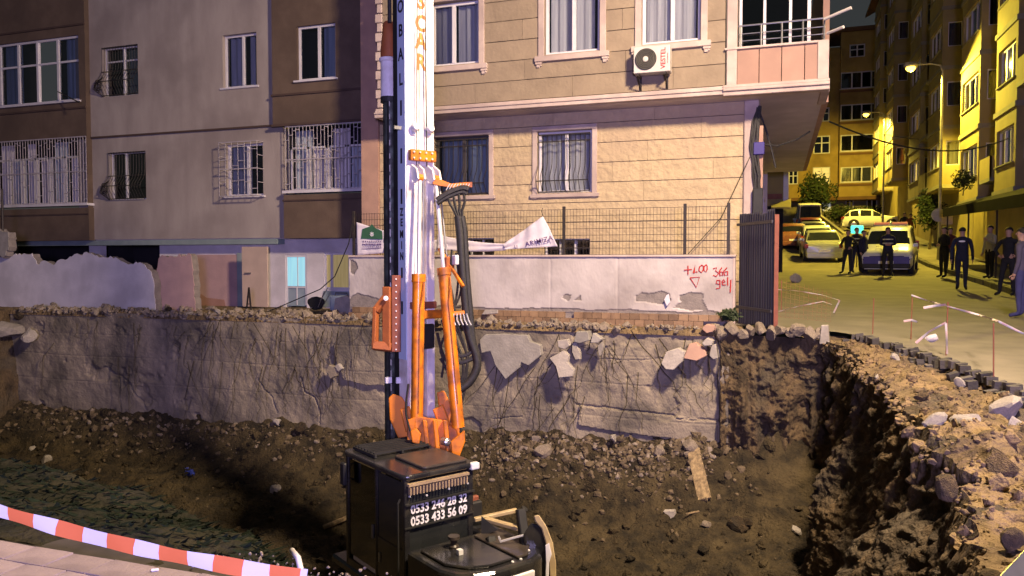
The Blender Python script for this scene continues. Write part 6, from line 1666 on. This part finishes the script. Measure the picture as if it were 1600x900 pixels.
# ------------------------------------------------------------------ people
def person(label, loc, rz, top, legs, h=1.75, pose='stand', hairm='hair', group=None, cap=False, extra=None, shoes='cloth_black'):
    o = thing('person', label, 'person', loc, rz, group); k = h/1.75
    J = {}; E = []
    def j(n, x, y, z_, rx, ry=None): J[n] = (Vector((x, y, z_))*k, (rx*k, (ry or rx)*k))
    st = {'stand': (.0,.0), 'walk': (.24,-.22), 'fold': (.03,-.02), 'phone': (.02,-.02), 'hips': (.05,.10)}[pose]
    sp = {'stand': .0, 'fold': .03, 'hips': .05}.get(pose, 0); turn = random.Random(label).uniform(-.02, .02)
    j('pel', 0,0,.95,.155,.115); j('wst', 0,.005,1.10,.14,.105); j('chs', 0,.01,1.28,.165,.115); j('shc', 0,0,1.42,.12,.085); j('nek', 0,.01,1.50,.055,.055); j('jaw', 0,.025,1.565,.068,.075); j('hed', 0,.015,1.655,.078,.095); j('crn', 0,.0,1.735,.05,.06)
    E += [('pel','wst'),('wst','chs'),('chs','shc'),('shc','nek'),('nek','jaw'),('jaw','hed'),('hed','crn')]
    for s_, n in ((-1,'l'), (1,'r')):
        f_ = st[0] if n == 'l' else st[1]
        kb_ = -.12 if (pose == 'walk' and f_ < 0) else .0
        j('hip'+n, s_*.095, 0, .90, .095,.10); j('kne'+n, s_*(.10+sp*.6), f_*.5+.015, .49, .062,.065); j('ank'+n, s_*(.105+sp)+turn, f_+kb_, .095 + (.05 if kb_ else 0), .042,.045); j('toe'+n, s_*(.13+sp)+turn, f_+kb_+.17, .045 + (-.0 if kb_ else 0), .042,.035)
        E += [('pel','hip'+n),('hip'+n,'kne'+n),('kne'+n,'ank'+n),('ank'+n,'toe'+n)]
        j('sho'+n, s_*.185, 0, 1.40, .062,.062)
        if pose == 'fold': el, wr, ha = (s_*.245,.02,1.14), (s_*.10,.21,1.12), (s_*.02,.24,1.12)
        elif pose == 'hips': el, wr, ha = (s_*.36,-.06,1.17), (s_*.20,.06,1.02), (s_*.155,.10,1.0)
        elif pose == 'phone' and n == 'l': el, wr, ha = (s_*.24,.06,1.14), (s_*.17,.27,1.26), (s_*.15,.33,1.31)
        else:
            sw = -f_*.6; el, wr, ha = (s_*.245, sw*.4-.02, 1.12), (s_*.255, sw+.04, .88), (s_*.25, sw+.07, .80)
        j('elb'+n, *el, .048); j('wri'+n, *wr, .034); j('han'+n, *ha, .036,.026)
        E += [('shc','sho'+n),('sho'+n,'elb'+n),('elb'+n,'wri'+n),('wri'+n,'han'+n)]
    names = list(J); me = bpy.data.meshes.new('body'); me.from_pydata([J[n][0] for n in names], [(names.index(a), names.index(b)) for a, b in E], [])
    b_ = bpy.data.objects.new('body', me); col.objects.link(b_); b_.parent = o
    sk = b_.modifiers.new('skin', 'SKIN'); sk.use_smooth_shade = True
    for i, n in enumerate(names): me.skin_vertices[0].data[i].radius = J[n][1]; me.skin_vertices[0].data[i].use_root = (n == 'pel')
    ss = b_.modifiers.new('sub', 'SUBSURF'); ss.levels = 1; ss.render_levels = 1
    dg = bpy.context.evaluated_depsgraph_get(); ev = b_.evaluated_get(dg)
    nm = bpy.data.meshes.new_from_object(ev); b_.modifiers.clear(); 
    for mt_ in (top, legs, 'skin', shoes): nm.materials.append(M[mt_])
    hands = [(J['han'+n][0], J['wri'+n][0]) for n in 'lr']
    mi = []
    for p_ in nm.polygons:
        c = p_.center; z_ = c.z/k
        d_ = min(min((c-a).length, (c-b).length) for a, b in hands)/k
        if z_ > 1.50: mi.append(2)
        elif d_ < .062 and (c-hands[0][0]).length/k > -1 and min((c-a).length for a, b in hands)/k < .07: mi.append(2)
        elif z_ < .115 and c.y > -1: mi.append(3)
        elif z_ < .93 and abs(c.x)/k < .20: mi.append(1)
        else: mi.append(0)
    nm.polygons.foreach_set('material_index', mi); nm.polygons.foreach_set('use_smooth', [True]*len(mi))
    b_.data = nm; bpy.data.meshes.remove(me)
    # fingers
    g = MB()
    for (hp_, wp), s_ in zip(hands, (-1, 1)):
        d = (hp_-wp).normalized(); sd = Vector((0,1,0)) if abs(d.z) > .6 else Vector((0,0,1))
        for q, ln in ((-.024,.055), (-.008,.068), (.008,.064), (.024,.052)):
            a = hp_ + sd*q*k; g.tube([a, a+d*ln*.6*k, a+d*ln*k + Vector((-s_*.012,0,0))*k], [.009*k,.008*k,.006*k], 5)
        a = hp_ - d*.03*k + sd*.03*k; g.tube([a, a+(d*.025+sd*.028)*k, a+(d*.05+sd*.03)*k], [.011*k,.010*k,.007*k], 5)
    g.build('fingers', 'skin', b_, local=True)['kind'] = 'stuff'
    # head features: nose, ears
    g = MB(); g.add([Vector(v)*k for v in ((-.014,.098,1.615),(.014,.098,1.615),(0,.128,1.618),(0,.098,1.665))], [(0,1,2),(0,2,3),(1,3,2),(0,3,1)])
    for s_ in (-1, 1): g.lathe([(.018*k,0), (.022*k,.008*k), (.010*k,.014*k)], Vector((s_*.078,.0,1.63))*k, (s_,0,0), 8)
    g.build('face_features', 'skin', b_, local=True)['kind'] = 'stuff'
    g = MB()
    def hair_fn(p, q):
        a = p*2*math.pi; t_ = q*(1.15 if True else 1); rr_ = math.sin(min(t_,1.5)); lift_ = .02 if math.sin(a) > .4 else 0
        low = 1.0 if math.sin(a) < .3 else .72
        t_ = q*1.75*low
        return Vector((.088*math.sin(t_)*math.cos(a), -.002 + .105*math.sin(t_)*math.sin(a), 1.655+.105*math.cos(t_)))*k
    g.grid(hair_fn, 16, 6); g.build('hair', hairm, o, local=True, smooth=True)
    if cap:
        g = MB(); g.lathe([(.098*k,0), (.10*k,.05*k), (.08*k,.085*k), (.02*k,.09*k)], Vector((0,.0,1.70))*k, (0,0,1), 16); g.prism([Vector(v)*k for v in ((-.08,.08,1.70),(.08,.08,1.70),(.06,.17,1.69),(-.06,.17,1.69))], (0,0,.012)); g.build('cap', 'cloth_navy', o, local=True)
    if extra == 'vest':
        g = MB()
        for z0 in (1.16, 1.30): g.lathe([(.175*k,0), (.178*k,.035*k)], Vector((0,.005,z0))*k, (0,0,1), 18)
        g.build('reflective_band', 'vest_reflect', o, local=True).scale = (1, .78, 1)
    if extra == 'badge':
        g = MB(); g.prism([Vector((.08*math.cos(a), -.128, 1.36+.025*math.sin(a)))*k for a in [i*math.pi/6 for i in range(12)]], (0,.012,0)); g.build('back_print', 'decal_white', o, local=True)
    return o
def at_p(px, Y): return (P(px, 400, Y=Y).x, Y, zr_(Y) + (.13 if P(px, 400, Y=Y).x > 6.25 else 0))
person('person in dark clothes standing leftmost of the group before the parked cars', at_p(1325, 32.2), R(140), 'cloth_black', 'cloth_black', 1.72, 'hips')
person('person with reflective bands on a dark jacket, middle of the group of three', at_p(1338, 32.9), R(200), 'cloth_black', 'cloth_navy', 1.78, 'fold', extra='vest')
person('person in dark clothes at the right of the group of three, by the van', at_p(1349, 32.4), R(230), 'cloth_navy', 'cloth_black', 1.68)
person('person in dark uniform with folded arms before the police van', at_p(1387, 31.2), R(175), 'cloth_navy', 'cloth_black', 1.80, 'fold', extra='vest')
person('person in dark uniform with pale back print walking away along the kerb', at_p(1503, 25.6), R(-14), 'cloth_navy', 'cloth_navy', 1.85, 'walk', extra='badge')
person('person in black standing beside the lamp pole', at_p(1475, 30.5), R(120), 'cloth_black', 'cloth_black', 1.80, 'fold')
person('person in dark red top just right of the lamp pole', at_p(1484, 32.5), R(190), 'cloth_red', 'cloth_navy', 1.74)
person('person in pale shirt looking at a phone under the awning', at_p(1547, 28.5), R(120), 'cloth_pale', 'cloth_black', 1.72, 'phone')
person('person in long dark coat standing at the right kerb', at_p(1576, 24.0), R(140), 'cloth_black', 'cloth_black', 1.86, 'hips')
person('person in blue jeans and mauve top at the right edge of the picture', at_p(1597, 17.6), R(60), 'cloth_purple', 'cloth_jeans', 1.78, 'stand', shoes='cloth_jeans')
person('person in dark clothes standing left of two by the far wall behind the van', at_p(1412, 52), R(180), 'cloth_black', 'cloth_black', 1.75)
person('person in brown top standing right of two by the far wall behind the van', at_p(1422, 51), R(170), 'cloth_red', 'cloth_black', 1.72)

# ------------------------------------------------------------------ barrier tapes
def tape(pts_, w, mats_, name, label, period=.18, twist=.0, up=(0,0,1), n=8, cat='barrier tape', sag=0.0):
    pts_ = [Vector(p) for p in pts_]; m = MB()
    # resample evenly
    seg = [0.0]
    for a, b in zip(pts_, pts_[1:]): seg.append(seg[-1] + (b-a).length)
    N = max(4, int(seg[-1]/.012)); path = []
    for i in range(N+1):
        d = seg[-1]*i/N; k_ = max(j_ for j_ in range(len(seg)) if seg[j_] <= d + 1e-9); k_ = min(k_, len(pts_)-2)
        path.append(pts_[k_].lerp(pts_[k_+1], (d-seg[k_])/max(1e-9, seg[k_+1]-seg[k_])))
    vs = []
    for i, p in enumerate(path):
        d = (path[min(i+1,N)]-path[max(i-1,0)]).normalized(); s_ = d.cross(Vector(up)).normalized(); u_ = s_.cross(d)
        a = twist*math.sin(i*.05) + .12*math.sin(i*.11); v = (u_*math.cos(a) + s_*math.sin(a))*w/2
        rip = s_*.004*math.sin(i*.23)
        vs += [p-v+rip, p+rip*.3+s_*.004, p+v-rip]
    for i in range(N):
        mi = int((seg[-1]*i/N)/(period/2)) % 2
        m.add([], []); b = 0
        m.f += [(3*i, 3*i+3, 3*i+4, 3*i+1), (3*i+1, 3*i+4, 3*i+5, 3*i+2)]; m.m += [mi, mi]
    m.v = [tuple(p) for p in vs]
    return tag(m.build(name, mats_, smooth=True), label, cat)
a, b = P(-60, 779, t=2.75), P(480, 903, t=2.45)
pth = [a.lerp(b, k/20) - Vector((0,0,.03*4*(k/20)*(1-k/20))) for k in range(21)]
tape(pth, .053, ['tape_red', 'tape_white'], 'barrier_tape', 'red and white barrier tape stretched across the near left corner', .205, .05)
# right: stakes with pale tape
def ground_at(px, py, z0=.35): return P(px, py, Z=z0)
stakes = []
for i, (px, py, top, lab) in enumerate(((1221, 497, 438, 'thin stake beside the sheet metal gate'), (1363, 527, 466, 'thin bent stake on the road left of the pale tape knot'), (1423, 534, 463, 'thin stake under the long pale tape'),
                                 (1478, 555, 472, 'thin stake carrying the tied tape ends'), (1553, 590, 505, 'thin stake nearest the right edge before the setts'))):
    b = ground_at(px, py); h_ = P(px, top, Y=b.y).z
    m = MB(); m.tube([b - Vector((0,0,.15)), Vector((b.x+rnd.uniform(-.02,.02), b.y, h_))], .008, 6); o = m.build('stake', 'rust_red'); tag(o, lab, 'stake', 'stakes along the broken road edge'); stakes.append((b, h_))
def pt(px, py, i): return P(px, py, Y=stakes[i][0].y - .02)
tape([pt(1210,452,0), pt(1250,455,0), pt(1285,461,0), pt(1311,469,0)], 0.018, ['tape_dull', 'tape_pink'], 'barrier_tape', 'pale tape from the gate to the tilted pink board', .15, 1.2)
tape([pt(1212,488,0), pt(1250,478,0), pt(1286,471,0), pt(1300,476,0)], 0.021, ['tape_pink', 'tape_dull'], 'barrier_tape', 'lower pale tape rising from the gate foot', .15, 1.0)
tape([pt(1208,499,0), pt(1240,501,0), pt(1262,503,0), pt(1292,505,0), pt(1302,490,0), pt(1312,469,0)], 0.033, ['tape_pink', 'tape_dull'], 'barrier_tape', 'crumpled pink tape lying on the rim and rising to a point', .2, .8)
tape([pt(1424,461,2), pt(1450,470,2), pt(1478,478,3), pt(1530,492,3), pt(1560,502,4), pt(1596,520,4), pt(1625,530,4)], 0.024, ['tape_dull', 'tape_pink'], 'barrier_tape', 'long pale tape strung between the stakes to the right edge', .12, 1.0)
tape([pt(1443,481,3), pt(1460,478,3), pt(1478,476,3)], 0.036, ['tape_pink', 'tape_dull'], 'barrier_tape', 'short knotted tape flag at the top of a stake', .2, .5)
tape([pt(1431,536,3), pt(1452,518,3), pt(1478,504,3)], 0.036, ['tape_pink', 'tape_dull'], 'barrier_tape', 'pink tape end slanting down from the stake', .2, .7)
tape([pt(1478,505,3), pt(1479,525,3), pt(1480,553,3)], 0.030, ['tape_dull', 'tape_pink'], 'barrier_tape', 'pale tape end hanging straight down the stake', .2, .9)
tape([pt(1412,502,2), pt(1424,500,2), pt(1433,503,2)], 0.036, ['tape_pink', 'tape_dull'], 'barrier_tape', 'tape scrap tied around the middle stake', .2, .6)
bagm = rock_mesh('plastic_bag', 811, 3, 1, 'tape_dull'); c = pt(1457, 528, 3)
put_rock('plastic_bag', c, (.10, .06, .06), 5, 'crumpled pale plastic bag hanging left of the tied stake', 'bag', m=bagm, rot=(.2, -.3, .1))
# wire mesh panel at the gate
FN = thing('mesh_panel', 'thin wire mesh panel standing at the rim beside the gate', 'mesh panel', P(1255, 500, Y=14.3))
m = MB()
for k in range(13): m.bar(P(1213+k*7, 496+k*.6, Y=14.3), P(1215+k*7, 432+k*2, Y=14.3), .003, .003)
for k in range(8): m.bar(P(1212, 494-k*8, Y=14.3), P(1298, 503-k*6, Y=14.3), .003, .003)
m.build('mesh', 'rust_red', FN)['kind'] = 'stuff'

# ------------------------------------------------------------------ slabs and chunks
rocks_brown = [rock_mesh('stone', 700+i, 3, 1, 'rubble') for i in range(4)]; rocks_soil = [rock_mesh('stone', 720+i, 3, 1, 'soil_bank') for i in range(3)]
def slab(pts_, Y, thick, label, mt='concrete_pale', tilt=.06, name='concrete_slab'):
    poly = [P(a, b, Y=Y) for a, b in pts_]; zc = sum(p.z for p in poly)/len(poly)
    poly = [Vector((p.x, Y - tilt*(zc-p.z), p.z)) for p in poly]
    m = MB(); m.prism(poly, (.02, thick, .0)); o = m.build(name, mt, bevel=.012); return tag(o, label, 'slab', 'broken concrete slabs on the retaining wall')
slab([(748,532),(756,523),(783,522),(822,524),(827,534),(843,539),(845,555),(826,571),(814,566),(812,574),(791,592),(774,570),(766,549),(752,552)], 13.62, .12, 'largest flat concrete slab hanging off the wall beside the hoses', tilt=.12)
slab([(857,560),(879,548),(888,556),(886,566),(897,578),(895,588),(874,590),(868,572)], 13.45, .09, 'yellowish tilted slab right of the largest one', 'chunk', .25)
slab([(870,532),(886,530),(890,540),(882,546),(872,543)], 13.5, .1, 'small square block above the tilted yellowish slab', 'chunk')
slab([(893,536),(899,534),(906,552),(906,562),(899,562),(893,550)], 13.48, .08, 'narrow pale splinter beside the tilted slab', 'chunk', .2)
slab([(896,534),(900,518),(918,518),(921,532),(905,537)], 13.45, .22, 'grey block perched on the wall edge above the splinter', 'concrete_pale')
slab([(922,536),(926,520),(941,530),(934,536)], 13.5, .15, 'triangular grey chunk right of the perched block', 'concrete_pale')
slab([(933,540),(940,534),(943,542),(938,556),(935,556)], 13.55, .08, 'thin upright shard under the triangular chunk', 'chunk')
slab([(1033,568),(1040,550),(1058,544),(1070,550),(1066,565),(1052,578),(1040,577)], 13.5, .16, 'rounded pale boulder stuck to the wall at the right', 'chunk', .15)
slab([(1068,560),(1076,538),(1086,535),(1102,548),(1104,556),(1088,564)], 13.6, .16, 'pinkish concrete lump right of the rounded boulder', 'salmon', .2)
slab([(1096,536),(1104,528),(1114,532),(1112,540),(1100,541)], 13.55, .15, 'small pale block near the right end of the wall', 'chunk')
slab([(1108,556),(1111,540),(1118,537),(1122,560),(1114,562)], 13.6, .12, 'upright white splinter at the right end of the wall', 'chunk')
slab([(1096,514),(1102,507),(1120,508),(1118,518),(1104,521)], 13.7, .2, 'reddish block on the rim at the end of the tiles', 'salmon')
slab([(509,578),(513,570),(527,576),(524,588),(516,592)], 13.5, .10, 'dark chunk wedged in the crack left of the mast', 'concrete')
slab([(522,572),(528,568),(534,576),(528,581)], 13.48, .08, 'small pale chip beside the wedged dark chunk', 'chunk')
rr = random.Random(21); ordn = ('first','second','third','fourth','fifth','sixth','seventh','eighth','ninth','tenth','eleventh')
for i in range(11):
    p = P(1130 + i*15 + rr.uniform(-3,3), 518 + rr.uniform(-5,7), Y=13.7 + rr.uniform(-.06,.08))
    put_rock('pavement_block', p, (rr.uniform(.09,.15), rr.uniform(.14,.25), rr.uniform(.08,.15)), 600+i, ordn[i] + ' lump from the left in the broken pavement edge above the soil face', 'lump', 'lumps of the broken pavement edge', rocks_brown[i % 4], (rr.uniform(-.3,.3), rr.uniform(-.3,.3), rr.uniform(-.5,.5)))
slab([(1280,538),(1283,508),(1294,508),(1296,538)], 13.6, .14, 'pale upright kerb stone at the end of the broken pavement', 'chunk', .0)
slab([(752,492),(757,484),(777,484),(777,490)], 14.05, .02, 'pale plaster flake on the tiles behind the hoses', 'chunk')
for i, (px, py, Y, s_, lab) in enumerate(((14, 515, 13.6, .36, 'big pale boulder hanging at the left end of the wall'), (46, 524, 13.55, .22, 'squarish lavender stone right of the big boulder on the left'), (40, 492, 13.95, .3, 'dark flat stone on the ledge at the far left'),
        (292, 493, 13.9, .13, 'round stone on the ledge under the pink stub'), (340, 487, 13.95, .08, 'small round stone on the ledge left of the open door'), (262, 487, 14.0, .14, 'dark stone with a hollow on the ledge by the wall end'),
        (848, 712, 12.9, .22, 'grey rock in the rubble under the largest slab'), (962, 684, 13.4, .15, 'pale pointed stone at the foot of the wall'), (1030, 708, 13.1, .16, 'larger yellow stone left of the plank top'), (1018, 703, 13.15, .10, 'smaller stone beside the larger yellow stone'),
        (1078, 704, 13.2, .18, 'yellow stone behind the top of the plank'), (1150, 828, 11.6, .20, 'dark clod right of the pale shards on the pit floor'), (1166, 822, 11.7, .14, 'smaller dark clod beside the larger one'), (1245, 832, 11.5, .12, 'bright white stone at the edge of the deep shadow'),
        (72, 722, 13.0, .18, 'pale lump on the soil at the far left of the pit'), (50, 705, 13.2, .12, 'small pale lump above the far left one'), (430, 768, 11.9, .16, 'pale stone on the soil left of the cab'), (1102, 822, 11.8, .12, 'yellowish stone below the plank'),
        (438, 662, 13.4, .14, 'stone at the foot of the crack in the wall'), (480, 668, 13.3, .17, 'brownish stone pile top below the wall crack'), (840, 690, 13.3, .14, 'grey stone in the rubble below the tilted slab'))):
    p = P(px, py, Y=Y) if py < 600 else on_floor(px, py, -s_*.25); put_rock('stone', p, s_*(1 if py < 600 else .8), 300+i, lab, 'stone', m=rocks_soil[i % 3] if 'dark' in lab or 'brown' in lab else rocks_brown[i % 4] if 'grey' in lab or 'yellow' in lab else None)
for i, (px, py, z0, s_, lab) in enumerate(((1460, 655, .25, .10, 'grey block on the dirt above the dark pit edge'), (1510, 658, .25, .13, 'broken paving lump on the shoulder'), (1573, 640, .25, .15, 'pale slab on the shoulder near the right edge'), (1590, 665, .22, .10, 'small pale stone below the slab near the right edge'),
        (1560, 735, .12, .17, 'large reddish clod on the heap at the right'), (1585, 845, .12, .08, 'round tan stone at the lower right'), (1553, 905, .08, .075, 'orange stone in the bottom right corner'), (1480, 760, .12, .10, 'long tan clod on the crest of the heap'), (1370, 590, .2, .06, 'small stone at the top of the dark bank'),
        (1530, 705, .15, .14, 'grey broken block half buried in the heap'), (1440, 620, .22, .08, 'tan stone on the upper shoulder'), (1500, 600, .28, .07, 'small stone below the row of setts'), (1398, 560, .3, .07, 'loose stone fallen from the road edge'))):
    p = P(px, py, Z=z0); put_rock('stone', p, s_, 340+i, lab, 'stone', m=(rock_mesh('stone', 500+i, 2, 1, 'dirt_top') if i in (4,5,6,7,10) else None))
# tilted grey plate in the bottom right corner
p = [P(1556,905,t=3.2), P(1601,858,t=3.6), P(1660,900,t=3.6), P(1620,960,t=3.2)]
m = MB(); m.prism(p, (0,.02,-.03)); pl_ = tag(m.build('metal_sheet', 'steel', bevel=.004), 'scratched grey metal sheet in the bottom right corner', 'metal sheet')
# pit floor finds
b = on_floor(1101, 785, -.03); a = P(1083, 702, Y=b.y + .75)
m = MB(); m.bar(a, b, .22, .05, up=(0,-1,.2)); tag(m.build('plank', 'plank', bevel=.008), 'pale weathered plank leaning on the soil under the wall', 'plank')
m = MB(); c = on_floor(1047, 812, -.06); m.prism([c+Vector(v) for v in ((-.11,0,.05),(.06,0,.07),(.07,0,.0),(.03,0,-.07))], (.02,.06,.02)); tag(m.build('shard', 'chunk'), 'white triangular shard on the pit floor', 'shard')
m = MB(); c = on_floor(1082, 808, -.03); m.bar(c - Vector((.1,.05,0)), c + Vector((.1,.06,.03)), .02, .02); tag(m.build('splinter', 'plank'), 'short pale splinter right of the triangular shard', 'splinter')
m = MB(); m.bar(P(1312,818,t=10.2), P(1342,846,t=9.6), .03, .03); tag(m.build('stick', 'plank'), 'pale stick lying in the dark of the excavation', 'stick')
rr = random.Random(3); m = MB(); c = on_floor(297, 746, -.06)
for k in range(10):
    q = c + Vector((rr.uniform(-.1,.1), rr.uniform(-.05,.05), rr.uniform(-.05,.09))); m.add([q+Vector((rr.uniform(-.09,.09), rr.uniform(-.06,.06), rr.uniform(-.07,.07))) for _ in range(4)], [(0,1,2),(0,2,3),(0,3,1),(1,3,2)])
tag(m.build('plastic_bag', 'blue_bag'), 'crumpled blue plastic bag on the soil', 'bag')
m = MB(); m.tube([P(456,860,t=4.3), P(466,872,t=4.2), P(470,890,t=4.1), P(474,915,t=4.05)], .016, 8); tag(m.build('hose_end', 'tape_white', smooth=True), 'pale bent pipe end at the edge of the near paving', 'pipe')
m = MB(); m.tube([P(237,891,Z=.02), P(248,890,Z=.02)], .008, 8); tag(m.build('cigarette_butt', 'tape_white'), 'white cigarette butt on the near paving', 'cigarette butt')
m = MB(); m.bar(on_floor(505, 828, -.04), on_floor(562, 808, -.06), .10, .06); tag(m.build('timber', 'plank', bevel=.01), 'dark timber lying left of the rig cab', 'timber')
rr = random.Random(6); p = P(1140, 492, Y=13.95); o = thing('weed_tuft', 'green weed tuft at the foot of the plastered wall by the gate', 'weed', p)
leaf_cloud((p.x, p.y, p.z), (.24,.15,.14), 260, .045, 6, 'leaf', 'foliage', o)
p = P(1243, 430, Y=28); put_rock('stone', (p.x, 28, zr_(28)+.12), .22, 402, 'dark round bollard-like stone on the paving before the sedan', 'stone')
